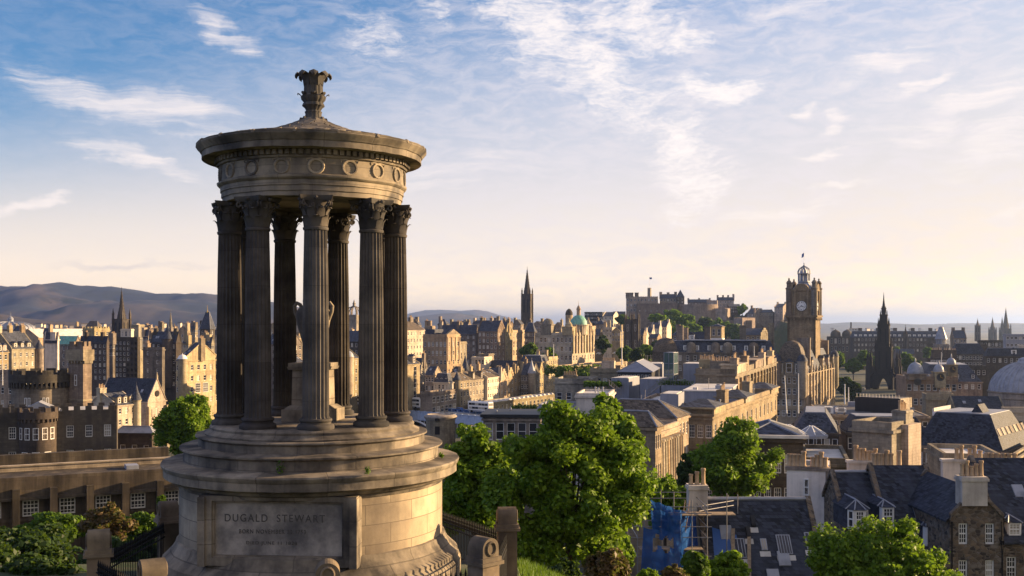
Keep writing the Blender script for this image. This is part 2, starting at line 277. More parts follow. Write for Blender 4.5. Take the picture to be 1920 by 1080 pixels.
# ------------------------------------------------------------------ mesh and object helpers
class MB:
    def __init__(self): self.v, self.f, self.m, self.T = [], [], [], None
    def add(self, vs, fs, mi=0):
        o = len(self.v)
        if self.T is not None: vs = [tuple(self.T @ Vector(p)) for p in vs]
        self.v += [tuple(p) for p in vs]
        for fc in fs: self.f.append(tuple(i+o for i in fc)); self.m.append(mi)
        return self
    def quad(self, a, b, c, d, mi=0): return self.add([a, b, c, d], [(0, 1, 2, 3)], mi)
    def box(self, x0, y0, z0, x1, y1, z1, mi=0, top=1.0, topx=None, topy=None):
        cx, cy = (x0+x1)/2, (y0+y1)/2
        tx = top if topx is None else topx; ty = top if topy is None else topy
        v = [(x0, y0, z0), (x1, y0, z0), (x1, y1, z0), (x0, y1, z0)]
        v += [(cx+(x-cx)*tx, cy+(y-cy)*ty, z1) for x, y, _ in v]
        return self.add(v, [(3, 2, 1, 0), (4, 5, 6, 7), (0, 1, 5, 4), (1, 2, 6, 5), (2, 3, 7, 6), (3, 0, 4, 7)], mi)
    def lathe(self, prof, seg=32, cx=0, cy=0, a0=0.0, a1=2*math.pi, mi=0, rot=0.0, fr=None):
        full = abs(a1-a0-2*math.pi) < 1e-6; n = seg if full else seg+1
        vs = []
        for r, z in prof:
            for i in range(n):
                a = a0+(a1-a0)*i/seg+rot; rr = r*(fr(i) if fr else 1.0)
                vs.append((cx+rr*math.cos(a), cy+rr*math.sin(a), z))
        fs = []
        for j in range(len(prof)-1):
            for i in range(seg):
                k = (i+1) % n
                fs.append((j*n+i, j*n+k, (j+1)*n+k, (j+1)*n+i))
        if full:
            if prof[0][0] > 1e-4: fs.append(tuple(range(n))[::-1])
            if prof[-1][0] > 1e-4: fs.append(tuple((len(prof)-1)*n+i for i in range(n)))
        return self.add(vs, fs, mi)
    def tube(self, pts, rad, seg=6, mi=0, caps=True):
        pts = [Vector(p) for p in pts]; n = len(pts)
        rs = rad if isinstance(rad, (list, tuple)) else [rad]*n
        vs = []
        prev = None
        for i, p in enumerate(pts):
            d = (pts[min(i+1, n-1)]-pts[max(i-1, 0)])
            d = d.normalized() if d.length > 1e-9 else Vector((0, 0, 1))
            if prev is None:
                up = Vector((0, 0, 1)) if abs(d.z) < 0.9 else Vector((1, 0, 0)); a = d.cross(up).normalized()
            else:
                a = prev-d*prev.dot(d); a = a.normalized() if a.length > 1e-6 else d.orthogonal().normalized()
            prev = a; b = d.cross(a)
            for k in range(seg):
                t = 2*math.pi*k/seg; vs.append(p+(a*math.cos(t)+b*math.sin(t))*rs[i])
        fs = []
        for i in range(n-1):
            for k in range(seg):
                q = (k+1) % seg; fs.append((i*seg+k, i*seg+q, (i+1)*seg+q, (i+1)*seg+k))
        if caps: fs.append(tuple(range(seg))[::-1]); fs.append(tuple((n-1)*seg+k for k in range(seg)))
        return self.add(vs, fs, mi)
    def wall(self, p, u, n, Wd, Ht, rects=(), dep=0.2, mi=0):
        """wall sheet from corner p along u, outward n, with recessed openings rects (u0,z0,u1,z1)"""
        p, u, n = Vector(p), Vector(u), Vector(n); z = Vector((0, 0, 1))
        us = sorted({0.0, Wd} | {r[0] for r in rects} | {r[2] for r in rects}); zs = sorted({0.0, Ht} | {r[1] for r in rects} | {r[3] for r in rects})
        hole = set()
        for r in rects:
            hole.add((round(r[0], 4), round(r[1], 4)))
            a, b, c, d = p+u*r[0]+z*r[1], p+u*r[2]+z*r[1], p+u*r[2]+z*r[3], p+u*r[0]+z*r[3]; o = -n*dep
            self.quad(a, a+o, b+o, b, mi); self.quad(b, b+o, c+o, c, mi); self.quad(c, c+o, d+o, d, mi); self.quad(d, d+o, a+o, a, mi)
        for i in range(len(us)-1):
            for j in range(len(zs)-1):
                if (round(us[i], 4), round(zs[j], 4)) in hole: continue
                self.quad(p+u*us[i]+z*zs[j], p+u*us[i+1]+z*zs[j], p+u*us[i+1]+z*zs[j+1], p+u*us[i]+z*zs[j+1], mi)
        return self
    def mesh(self, name, mats, smooth=None):
        me = bpy.data.meshes.new(name); me.from_pydata(self.v, [], self.f)
        for x in (mats if isinstance(mats, (list, tuple)) else [mats]): me.materials.append(M[x] if isinstance(x, str) else x)
        if any(self.m): me.polygons.foreach_set('material_index', self.m)
        me.update()
        if smooth is not None:
            me.polygons.foreach_set('use_smooth', [True]*len(me.polygons)); me.set_sharp_from_angle(angle=R(smooth))
        return me
    def build(self, name, mats, parent=None, loc=(0, 0, 0), rz=0.0, smooth=None):
        return link(name, self.mesh(name, mats, smooth), parent, loc, rz)
def link(name, data, parent=None, loc=(0, 0, 0), rz=0.0):
    o = bpy.data.objects.new(name, data); COL.objects.link(o); o.location = loc; o.rotation_euler = (0, 0, rz)
    if parent: o.parent = parent
    return o
def tag(o, label, cat, group=None, kind=None):
    if label: o['label'] = label
    if cat: o['category'] = cat
    if group: o['group'] = group
    if kind: o['kind'] = kind
    return o
def thing(name, label, cat, loc=(0, 0, 0), rz=0.0, group=None):
    return tag(link(name, None, None, loc, rz), label, cat, group)
def dup(o, parent=None):
    c = o.copy(); COL.objects.link(c)
    if parent: c.parent = parent
    for ch in list(o.children): dup(ch, c)
    return c
def pX(px, Y): return (px-960.0)/F*Y
def pZ(py, Y): return (HZ-py)/F*Y
def at(px, py, Y): return Vector((pX(px, Y), Y, pZ(py, Y)))
# ------------------------------------------------------------------ windows, chimneys, buildings
_WIN = {}
def win_mesh(w, h, kind):
    key = (round(w, 2), round(h, 2), kind)
    if key in _WIN: return _WIN[key]
    w, h = key[0], key[1]; fr = MB(); pn = MB(); b = 0.09 if kind != 'far' else 0.10
    x, z = w/2, h/2
    fr.box(-x, 0, -z, -x+b, .09, z); fr.box(x-b, 0, -z, x, .09, z)
    fr.box(-x+b, 0, z-b, x-b, .09, z); fr.box(-x+b, 0, -z, x-b, .09, -z+b*1.3)
    fr.box(-x+b, .01, -.045, x-b, .08, .045)
    if kind == 'sash':
        for i in (1, 2):
            xx = -x+b+(w-2*b)*i/3; fr.box(xx-.018, .02, -z+b*1.3, xx+.018, .07, -.045); fr.box(xx-.018, .02, .045, xx+.018, .07, z-b)
        for zz in (-z/2, z/2): fr.box(-x+b, .025, zz-.016, x-b, .065, zz+.016)
    elif kind == 'grid':
        for i in (1, 2, 3):
            xx = -x+b+(w-2*b)*i/4; fr.box(xx-.025, .02, -z+b*1.3, xx+.025, .07, z-b)
        for zz in (-z*.55, z*.45): fr.box(-x+b, .025, zz-.025, x-b, .065, zz+.025)
    pn.quad((-x, .06, -z), (x, .06, -z), (x, .06, z), (-x, .06, z))
    if kind == 'far':
        fr.quad((-x, .06, -z), (x, .06, -z), (x, .06, z), (-x, .06, z), 1)
        r = (fr.mesh('window', ['white', 'glass']), None)
    else: r = (fr.mesh('window', 'white'), pn.mesh('pane', 'glass'))
    _WIN[key] = r
    return r
def put_window(parent, loc, rz, w, h, kind):
    a, p = win_mesh(w, h, kind)
    o = link('window', a, parent, loc, rz)
    if p: link('pane', p, o)
    return o
_POT = {}
def pot_mesh(kind=0):
    if kind not in _POT:
        m = MB(); k = [1.0, 1.25, .8][kind]
        m.lathe([(.17, 0), (.19, .06), (.15, .12), (.135, .75*k), (.17, .80*k), (.17, .90*k), (.12, .92*k), (.11, .6*k)], 10)
        _POT[kind] = m.mesh('chimney_pot', 'pot', 40)
    return _POT[kind]
def chimney(parent, x0, y0, x1, y1, z0, z1, mat='sand2', pots=0, seed=0, name='chimney'):
    m = MB(); m.box(x0, y0, z0, x1, y1, z1-.3); m.box(x0-.09, y0-.09, z1-.3, x1+.09, y1+.09, z1-.12); m.box(x0-.03, y0-.03, z1-.12, x1+.03, y1+.03, z1)
    c = m.build(name, mat, parent)
    rr = random.Random(seed+int(x0*10))
    for i in range(pots):
        t = (i+.5)/pots
        p = (x0+(x1-x0)*t, (y0+y1)/2) if (x1-x0) > (y1-y0) else ((x0+x1)/2, y0+(y1-y0)*t)
        o = link('chimney_pot', pot_mesh(rr.choice((0, 0, 0, 1, 2))), c, (p[0], p[1], z1), rr.random())
    return c
class B: pass
def frame_box(px_l, px_c, px_r, Y, yaw, w=None, d=None):
    """near corner, width of the front and depth of the side from three photo columns"""
    a = R(yaw); C = Vector((pX(px_c, Y), Y)); ex = Vector((math.cos(a), -math.sin(a))); ey = Vector((math.sin(a), math.cos(a)))
    def reach(px, e):
        k = (px-960.0)/F; q = e.x-k*e.y
        return (k*C.y-C.x)/q if abs(q) > .07 else 12.0
    if yaw >= 0:
        w = w or -reach(px_l, ex); d = d or reach(px_r, ey); x0, x1 = -w, 0.0
    else:
        w = w or reach(px_r, ex); d = d or reach(px_l, ey); x0, x1 = 0.0, w
    return C, abs(w), abs(d), x0, x1
def house(name, label, cat, pl, pc, pr, Y, yt, drop=None, yaw=22.0, w=None, d=None, mat='sand', roof=('flat', .9), roofm=None,
          f=None, s=None, win=(1.1, 1.9), dz=3.5, gap=.9, ch=(), dorm=(), cornice=True, group=None, kind=None, crenel=False, crow=False, side=None, courses=(), gablem=None, recess=.2):
    """f, s = (columns, rows) of windows on the front and on the visible side; ch = chimneys (fx, fy, w, d, top above eaves, pots)"""
    C, w, d, x0, x1 = frame_box(pl, pc, pr, Y, yaw, w, d)
    zt = pZ(yt, Y); drop = drop or zt-ground_z(C.x, C.y)+1.0; h = drop; zb = zt-drop
    rt = thing(name, label, cat, (C.x, C.y, zb), -R(yaw), group)
    b = B(); b.root, b.w, b.d, b.h, b.x0, b.x1, b.Y = rt, w, d, h, x0, x1, Y
    kind = kind or ('sash' if Y < 130 else ('plain' if Y < 330 else 'far'))
    mb = MB(); wins = []
    def rects(W_, spec):
        if not spec: return [], []
        c, r = spec[0], spec[1]; ww, wh = spec[2] if len(spec) > 2 else win
        ww = min(ww, W_/c*.72); sp = W_/c; rc, ct = [], []
        for i in range(c):
            for j in range(r):
                zc = h-gap-wh/2-j*dz
                if zc-wh/2 < .2: continue
                uc = sp*(i+.5); rc.append((uc-ww/2, zc-wh/2, uc+ww/2, zc+wh/2)); ct.append((uc, zc, ww, wh))
        return rc, ct
    side = side or ('R' if yaw >= 0 else 'L')
    rf, cf = rects(w, f); rs, cs = rects(d, s)
    mb.wall((x0, 0, 0), (1, 0, 0), (0, -1, 0), w, h, rf, recess)
    sR, sL = (rs, ()) if side == 'R' else ((), rs)
    mb.wall((x1, 0, 0), (0, 1, 0), (1, 0, 0), d, h, sR, recess)
    mb.wall((x0, d, 0), (0, -1, 0), (-1, 0, 0), d, h, sL, recess)
    mb.wall((x1, d, 0), (-1, 0, 0), (0, 1, 0), w, h)
    k = roof[0]; rh = roof[1] if len(roof) > 1 else 3.0; ov = .28
    rm = MB(); rmat = roofm or {'flat': 'leadd', 'mansard': 'slate'}.get(k, 'slate')
    X0, X1, Y0, Y1 = x0, x1, 0.0, d
    if k == 'flat':
        p = rh; tk = .35
        if p > 0:
            mb.box(X0, Y0, h, X1, Y0+tk, h+p); mb.box(X0, Y1-tk, h, X1, Y1, h+p)
            mb.box(X0, Y0+tk, h, X0+tk, Y1-tk, h+p); mb.box(X1-tk, Y0+tk, h, X1, Y1-tk, h+p)
        rm.box(X0+tk, Y0+tk, h-.3, X1-tk, Y1-tk, h+.05)
        if crenel:
            for (a, bb, n_, ax) in ((X0, X1, max(2, int(w/1.7)), 0), (Y0, Y1, max(2, int(d/1.7)), 1)):
                st = (bb-a)/n_
                for i in range(n_):
                    q = a+st*(i+.25)
                    if ax == 0:
                        for yy in (Y0, Y1-tk): mb.box(q, yy, h+p, q+st*.55, yy+tk, h+p+.8)
                    else:
                        for xx in (X0, X1-tk): mb.box(xx, q, h+p, xx+tk, q+st*.55, h+p+.8)
    elif k in ('gx', 'gy'):
        th = .14
        if k == 'gx':
            ym = (Y0+Y1)/2
            for xx, sgn in ((X0, 0), (X1, 1)):
                tri = [(xx, Y0, h), (xx, Y1, h), (xx, ym, h+rh)]
                mb.add(tri, [(0, 1, 2) if sgn else (2, 1, 0)])
            sl = rh/(ym-Y0)
            for ya, s_ in ((Y0-ov, 1), (Y1+ov, -1)):
                a, bq = (X0+.02, ya, h-ov*sl), (X1-.02, ya, h-ov*sl); c_, dd = (X1-.02, ym, h+rh), (X0+.02, ym, h+rh)
                up = Vector((0, 0, th))
                vs_ = [Vector(q) for q in (a, bq, c_, dd)]; vs_ += [q+up for q in vs_]
                rm.add(vs_, [(3, 2, 1, 0), (4, 5, 6, 7), (0, 1, 5, 4), (1, 2, 6, 5), (2, 3, 7, 6), (3, 0, 4, 7)])
            for xx in (X0, X1):
                for ya, yb in ((Y0, ym), (Y1, ym)):
                    if crow:
                        n_ = max(3, int(rh/.9))
                        for i in range(n_):
                            t0, t1 = i/n_, (i+1)/n_; y0_, y1_ = ya+(yb-ya)*t0, ya+(yb-ya)*t1
                            mb.box(xx-.22, min(y0_, y1_), h+rh*t0-.3, xx+.22, max(y0_, y1_), h+rh*t1+.35)
                    else:
                        o = Vector((0, 0, .34)); a = Vector((xx-.18, ya, h)); bq = Vector((xx+.18, ya, h)); c_ = Vector((xx+.18, yb, h+rh)); dd = Vector((xx-.18, yb, h+rh))
                        mb.add([a, bq, c_, dd, a+o, bq+o, c_+o, dd+o], [(3, 2, 1, 0), (4, 5, 6, 7), (0, 1, 5, 4), (1, 2, 6, 5), (2, 3, 7, 6), (3, 0, 4, 7)])
        else:
            xm = (X0+X1)/2
            for yy, sgn in ((Y0, 1), (Y1, 0)):
                tri = [(X0, yy, h), (X1, yy, h), (xm, yy, h+rh)]
                mb.add(tri, [(0, 1, 2) if sgn else (2, 1, 0)])
            sl = rh/(xm-X0)
            for xa in (X0-ov, X1+ov):
                a, bq = (xa, Y0+.02, h-ov*sl), (xa, Y1-.02, h-ov*sl); c_, dd = (xm, Y1-.02, h+rh), (xm, Y0+.02, h+rh)
                up = Vector((0, 0, th)); vs_ = [Vector(q) for q in (a, bq, c_, dd)]; vs_ += [q+up for q in vs_]
                rm.add(vs_, [(3, 2, 1, 0), (4, 5, 6, 7), (0, 1, 5, 4), (1, 2, 6, 5), (2, 3, 7, 6), (3, 0, 4, 7)])
            for yy in (Y0, Y1):
                for xa, xb in ((X0, xm), (X1, xm)):
                    if crow:
                        n_ = max(3, int(rh/.9))
                        for i in range(n_):
                            t0, t1 = i/n_, (i+1)/n_; a_, b_ = xa+(xb-xa)*t0, xa+(xb-xa)*t1
                            mb.box(min(a_, b_), yy-.22, h+rh*t0-.3, max(a_, b_), yy+.22, h+rh*t1+.35)
                    else:
                        o = Vector((0, 0, .34)); a = Vector((xa, yy-.18, h)); bq = Vector((xa, yy+.18, h)); c_ = Vector((xb, yy+.18, h+rh)); dd = Vector((xb, yy-.18, h+rh))
                        mb.add([a, bq, c_, dd, a+o, bq+o, c_+o, dd+o], [(3, 2, 1, 0), (4, 5, 6, 7), (0, 1, 5, 4), (1, 2, 6, 5), (2, 3, 7, 6), (3, 0, 4, 7)])
    elif k == 'hip':
        o = ov; m_ = min(w, d)/2
        if w >= d: r0, r1 = (X0+m_, (Y0+Y1)/2), (X1-m_, (Y0+Y1)/2)
        else: r0, r1 = ((X0+X1)/2, Y0+m_), ((X0+X1)/2, Y1-m_)
        e = [(X0-o, Y0-o, h), (X1+o, Y0-o, h), (X1+o, Y1+o, h), (X0-o, Y1+o, h)]; tp = [(r0[0], r0[1], h+rh), (r1[0], r1[1], h+rh)]
        fs = [(0, 1, 5, 4), (1, 2, 5), (2, 3, 4, 5), (3, 0, 4), (3, 2, 1, 0)] if w >= d else [(0, 1, 4), (1, 2, 5, 4), (2, 3, 5), (3, 0, 4, 5), (3, 2, 1, 0)]
        rm.add(e+tp, fs)
        tb = MB(); tb.tube([(*r0, h+rh+.05), (*r1, h+rh+.05)], .13, 5)
        for q, rr_ in ((0, r0), (1, r1 if w >= d else r0), (2, r1), (3, r0 if w >= d else r1)): tb.tube([(*e[q][:2], h+.05), (*rr_, h+rh+.05)], .1, 5)
        tb.build('roof_ridge', 'lead', rt)
    elif k == 'mansard':
        ins = roof[2] if len(roof) > 2 else rh*.45
        rm.box(X0+.1, Y0+.1, h, X1-.1, Y1-.1, h+rh, topx=1-2*ins/w, topy=1-2*ins/d)
        rm.box(X0+ins+.2, Y0+ins+.2, h+rh, X1-ins-.2, Y1-ins-.2, h+rh+.12, 1)
    if cornice and k != 'none':
        q = .3
        for zc, hh, pr_ in ((h-.42, .34, q),) + tuple((h-c_, .22, .14) for c_ in courses):
            mb.box(X0-pr_, Y0-pr_, zc, X1+pr_, Y0, zc+hh); mb.box(X0-pr_, Y1, zc, X1+pr_, Y1+pr_, zc+hh)
            mb.box(X0-pr_, Y0, zc, X0, Y1, zc+hh); mb.box(X1, Y0, zc, X1+pr_, Y1, zc+hh)
    b.wall = mb.build('wall', mat, rt)
    if rm.v: b.roof = rm.build('roof', [rmat, 'lead'], rt)
    for uc, zc, ww, wh in cf[:60]: put_window(rt, (x0+uc, recess-.1, zc), 0, ww, wh, kind)
    for uc, zc, ww, wh in cs[:60]:
        if side == 'R': put_window(rt, (x1-recess+.1, uc, zc), R(90), ww, wh, kind)
        else: put_window(rt, (x0+recess-.1, d-uc, zc), R(-90), ww, wh, kind)
    rq = random.Random(int(pl*7+yt*3))
    if k == 'flat' and 60 < Y < 430 and w*d > 60:
        for i in range(int(min(9, 2+w*d/60))):
            x, y = rq.uniform(x0+1.2, x1-1.2), rq.uniform(1.2, d-1.2); kind_ = rq.random(); m_ = MB()
            if kind_ < .4: q = rq.uniform(.3, .9); m_.box(x-q, y-q*.7, h+.05, x+q, y+q*.7, h+rq.uniform(.4, 1.1)); m_.build('roof_hatch', rq.choice(('lead', 'roofw', 'leadd', 'zinc')), rt)
            elif kind_ < .75: m_.lathe([(.12, h), (.12, h+.9), (.2, h+.95), (.2, h+1.1), (.02, h+1.2)], 8, x, y); m_.build('roof_vent', 'lead', rt)
            else: m_.tube([(x, y, h), (x, y, h+2.2)], .035, 5); m_.tube([(x-.6, y, h+2.0), (x+.6, y, h+2.0)], .025, 4); m_.build('aerial', 'steel', rt)
    if k in ('gx', 'gy') and Y < 520 and rh > 2:
        for i in range(rq.choice((1, 2, 3))):
            t_ = rq.uniform(.3, .7); m_ = MB(); m_.box(-.4, -.55, 0, .4, .55, .1)
            if k == 'gx': o_ = m_.build('rooflight', 'lead', rt, (x0+w*rq.uniform(.12, .88), d/2*t_, h+rh*t_+.13)); o_.rotation_euler = (math.atan2(rh, d/2), 0, 0)
            else: o_ = m_.build('rooflight', 'lead', rt, (x1-w/2*t_, d*rq.uniform(.12, .88), h+rh*t_+.13)); o_.rotation_euler = (0, math.atan2(rh, w/2), 0)
    for i, c in enumerate(ch):
        fx, fy, cw, cd, top, pots = c[:6]; cm = c[6] if len(c) > 6 else mat
        cx, cy = x0+fx*w, fy*d
        chimney(rt, cx-cw/2, cy-cd/2, cx+cw/2, cy+cd/2, h-.5, h+top, cm, pots, seed=i+int(pc))
    for dm in dorm:
        fc, fr, dw, dh = dm[:4]; dm_mat = dm[4] if len(dm) > 4 else 'slate'
        z0 = h+(dm[5] if len(dm) > 5 else .25); back = dm[6] if len(dm) > 6 else .5
        o = MB(); L = 2.2
        o.box(-dw/2, 0, 0, dw/2, L, dh, 1)
        ap = dh+dw*.42
        o.add([(-dw/2-.12, -.15, dh-.06), (dw/2+.12, -.15, dh-.06), (0, -.15, ap), (-dw/2-.12, L, dh-.06), (dw/2+.12, L, dh-.06), (0, L, ap)], [(0, 1, 2), (5, 4, 3), (1, 4, 5, 2), (3, 0, 2, 5), (0, 3, 4, 1)], 0)
        if fc == 'f': lc, rz = (x0+fr*w, back, z0), 0
        elif fc == 's' and side == 'R': lc, rz = (x1-back, fr*d, z0), R(90)
        else: lc, rz = (x0+back, d-fr*d, z0), R(-90)
        do = o.build('dormer', [rmat if k != 'flat' else 'slate', dm_mat], rt, lc, rz)
        put_window(do, (0, -.06, dh*.5), 0, dw*.62, dh*.74, kind)
    return b
def turret(b, x, y, r, z0, z1, roof, mat=None, roofm='slate', seg=14, wins=0, name='turret'):
    """round corner turret: roof = ('cone', h) or ('dome', h) or ('crenel', h)"""
    m = MB(); m.lathe([(r*.6, z0-r*.7), (r, z0), (r, z1-.3), (r+.18, z1-.25), (r+.18, z1)], seg, x, y)
    if roof[0] == 'crenel':
        for i in range(8):
            a = i*math.pi/4; m.T = Matrix.Translation((x, y, 0)) @ Matrix.Rotation(a, 4, 'Z'); m.box(r-.3, -r*.2, z1, r+.1, r*.2, z1+roof[1])
        m.T = None
    t = m.build(name, mat or 'sand', b.root, smooth=35)
    q = MB()
    if roof[0] == 'cone': q.lathe([(r+.3, z1), (r*.5, z1+roof[1]*.52), (.05, z1+roof[1])], seg, x, y); q.tube([(x, y, z1+roof[1]-.2), (x, y, z1+roof[1]+1.0)], .05, 5)
    if roof[0] == 'dome':
        q.lathe([(r+.15, z1)]+[(r*math.cos(k*math.pi/16), z1+roof[1]*math.sin(k*math.pi/16)) for k in range(1, 8)]+[(.12, z1+roof[1]), (.06, z1+roof[1]*1.35)], seg, x, y)
    if q.v: q.build('turret_roof', roofm, t, smooth=35)
    return t
def put_windows_round(parent, r, z, angs, w, h, kind, cx=0, cy=0):
    for a in angs: put_window(parent, (cx+(r-.02)*math.cos(R(a)), cy+(r-.02)*math.sin(R(a)), z), R(a+90), w, h, kind)
def pinnacle_mb(m, x, y, z, r, h, seg=4):
    m.lathe([(r, z), (r, z+h*.42), (r*1.25, z+h*.44), (r*1.25, z+h*.48), (r*.8, z+h*.5), (.04, z+h)], seg, x, y, rot=math.pi/4)

def spire(name, label, px, Y, ybase, ysh, ytip, wpx, cat='church spire', mat='dark', stages=2, pin=1, seg=8, crock=True, spm=None, yaw=22, group=None, neck=.46):
    """square gothic tower with corner buttresses and pinnacles and an octagonal spire"""
    c = at(px, ybase, Y); z0 = c.z; zs, zt = pZ(ysh, Y)-z0, pZ(ytip, Y)-z0; hw = wpx/F*Y/2*.78
    rt = thing(name, label, cat, c, -R(yaw), group)
    m = MB(); m.box(-hw, -hw, 0, hw, hw, zs)
    for k in range(1, stages+1):
        q = zs*k/stages; m.box(-hw-.25, -hw-.25, q-.5, hw+.25, hw+.25, q)
    m.build('tower', mat, rt)
    bm = MB(); bw = hw*.22
    for sx_, sy_ in ((1, 1), (1, -1), (-1, 1), (-1, -1)):
        bm = MB(); bm.box(sx_*hw-bw, sy_*hw-bw, 0, sx_*hw+bw, sy_*hw+bw, zs+.2, top=.8); bm.build('buttress', mat, rt)
        if pin:
            pm = MB(); pinnacle_mb(pm, sx_*hw, sy_*hw, zs+.2, bw*.9, (zt-zs)*.30*pin); pm.build('pinnacle', mat, rt)
    for k in range(stages):
        zc = zs*(k+.52)/stages; wh = zs/stages*.62; ww = hw*.42
        for rz, p in ((0, (0, -hw-.02, zc)), (90, (hw+.02, 0, zc)), (-90, (-hw-.02, 0, zc))):
            for off in ((-.45*hw, .45*hw) if hw > 2 else (0,)):
                w_ = MB(); w_.add([(-ww/2, 0, -wh/2), (ww/2, 0, -wh/2), (ww/2, 0, wh*.3), (0, 0, wh/2), (-ww/2, 0, wh*.3), (-ww/2, .1, -wh/2), (ww/2, .1, -wh/2), (ww/2, .1, wh*.3), (0, .1, wh/2), (-ww/2, .1, wh*.3)],
                                [(0, 1, 2, 3, 4), (9, 8, 7, 6, 5), (0, 5, 6, 1), (1, 6, 7, 2), (2, 7, 8, 3), (3, 8, 9, 4), (4, 9, 5, 0)])
                a = R(rz); w_.build('belfry_window', 'black', rt, (p[0]+off*math.cos(a), p[1]+off*math.sin(a), p[2]), a)
    s = MB(); s.lathe([(hw*.86, zs-.1), (hw*.80, zs+(zt-zs)*.05), (hw*neck, zs+(zt-zs)*.42), (.12, zt)], seg, rot=math.pi/seg)
    if crock:
        n_ = 9
        for i in range(seg):
            a = 2*math.pi*i/seg+math.pi/seg
            for j in range(1, n_):
                t_ = j/n_; zz = zs+(zt-zs)*t_
                rr_ = np.interp(t_, [0.05, .42, 1], [hw*.8, hw*neck, .12])
                s.box(rr_*math.cos(a)-.17, rr_*math.sin(a)-.17, zz, rr_*math.cos(a)+.17, rr_*math.sin(a)+.17, zz+.4, top=.4)
    s.tube([(0, 0, zt-.4), (0, 0, zt+1.6)], .09, 5); s.box(-.45, -.06, zt+.8, .45, .06, zt+.95)
    s.build('spire', spm or mat, rt)
    return rt

# ------------------------------------------------------------------ trees and plants
_rng = np.random.default_rng(11)
def leaf_mesh(name, cents, rads, n, size, mat, flat=.55, shell=.55):
    """n leaf faces spread through the outer shells of ellipsoid clumps"""
    k = len(cents); cents = np.array(cents); rads = np.array(rads)
    wgt = (rads**2).sum(1) if rads.ndim > 1 else rads**2
    idx = _rng.choice(k, n, p=wgt/wgt.sum())
    d = _rng.normal(size=(n, 3)); d /= np.linalg.norm(d, axis=1)[:, None]
    rr = shell+(1-shell)*_rng.random(n)**.6; rr *= 1+.20*_rng.normal(size=n)
    p = cents[idx]+d*rads[idx]*rr[:, None]
    nrm = d*.5+_rng.normal(size=(n, 3))*flat+np.array([0, 0, .45]); nrm /= np.linalg.norm(nrm, axis=1)[:, None]
    t = np.cross(nrm, _rng.normal(size=(n, 3))); t /= np.linalg.norm(t, axis=1)[:, None]; u = np.cross(nrm, t)
    sz = size*(.42+1.15*_rng.random(n)**1.5)[:, None]
    v = np.stack([p-t*sz*.6, p+u*sz*.42-t*sz*.05+nrm*sz*.10, p+t*sz*.62-nrm*sz*.12, p-u*sz*.42-t*sz*.05+nrm*sz*.10], 1).reshape(-1, 3)
    me = bpy.data.meshes.new(name); me.vertices.add(4*n); me.vertices.foreach_set('co', v.astype(np.float32).ravel())
    me.loops.add(4*n); me.loops.foreach_set('vertex_index', np.arange(4*n, dtype=np.int32))
    me.polygons.add(n); me.polygons.foreach_set('loop_start', np.arange(0, 4*n, 4, dtype=np.int32)); me.polygons.foreach_set('loop_total', np.full(n, 4, dtype=np.int32))
    me.materials.append(M[mat]); me.update(calc_edges=True)
    return me
def tree(name, label, px, Y, ytop, ybase, wpx, n, leaf, mat='leaf_mid', seed=1, clumps=34, group=None, cat='tree', low=.22, trunk_r=None, cs=1.0, depth=.85, lumps=None):
    """crown of many clumps round forking limbs; low = bare part of the trunk"""
    from mathutils import noise
    rg = random.Random(seed); base = at(px, ybase, Y); H_ = pZ(ytop, Y)-base.z; Rx = wpx/F*Y/2
    rt = thing(name, label, cat, base, rg.random()*.5, group); rt.rotation_euler = (0, 0, 0)
    z0 = H_*low; ch_ = (H_-z0)/2; cz = z0+ch_
    cents, rads = [], []
    clumps = int(clumps*1.7)
    for i in range(clumps):
        a = 2.39996*i+rg.random()*.8; zz = 1-2*(i+.5)/clumps; q = math.sqrt(max(0, 1-zz*zz))
        s = rg.uniform(.42, .90)*(.84+.34*noise.noise(Vector((q*math.cos(a)*1.6+seed*3.1, q*math.sin(a)*1.6, zz*1.6)))); wide = 1.0 if zz < .1 else 1-.25*(zz-.1)
        rr = rg.uniform(.12, .27)*cs
        cents.append((Rx*s*q*math.cos(a)*wide, Rx*depth*s*q*math.sin(a)*wide, cz+ch_*(zz*s*1.04)))
        rads.append((Rx*rr, Rx*rr*.95, min(Rx, ch_)*rr*.85))
    for lx, lz, lr in (lumps or ()):           # larger side lobes, in fractions of half-width and height
        for j in range(7):
            cents.append((Rx*lx+Rx*lr*rg.uniform(-.6, .6), Rx*lr*rg.uniform(-.7, .7), H_*lz+Rx*lr*rg.uniform(-.6, .6))); q = lr*rg.uniform(.4, .62); rads.append((Rx*q, Rx*q, Rx*q*.85))
    tr = trunk_r or max(.08, H_*.022)
    tb = MB(); fork = max(z0*.9, H_*.16)
    tb.tube([(0, 0, -1.5), (rg.uniform(-.1, .1), 0, fork*.5), (rg.uniform(-.2, .2), rg.uniform(-.2, .2), fork)], [tr*1.25, tr, tr*.85], 8)
    for i in range(min(len(cents), 44)):
        c = Vector(cents[(i*5) % len(cents)]); mid = Vector((c.x*.35+rg.uniform(-.2, .2), c.y*.35, fork+(c.z-fork)*.5))
        tb.tube([(0, 0, fork*.92), mid, c], [tr*.42, tr*.22, tr*.06], 5)
    tb.build('trunk', 'wood', rt, smooth=50)
    link('crown', leaf_mesh('crown', cents, rads, n, leaf, mat), rt)
    return rt
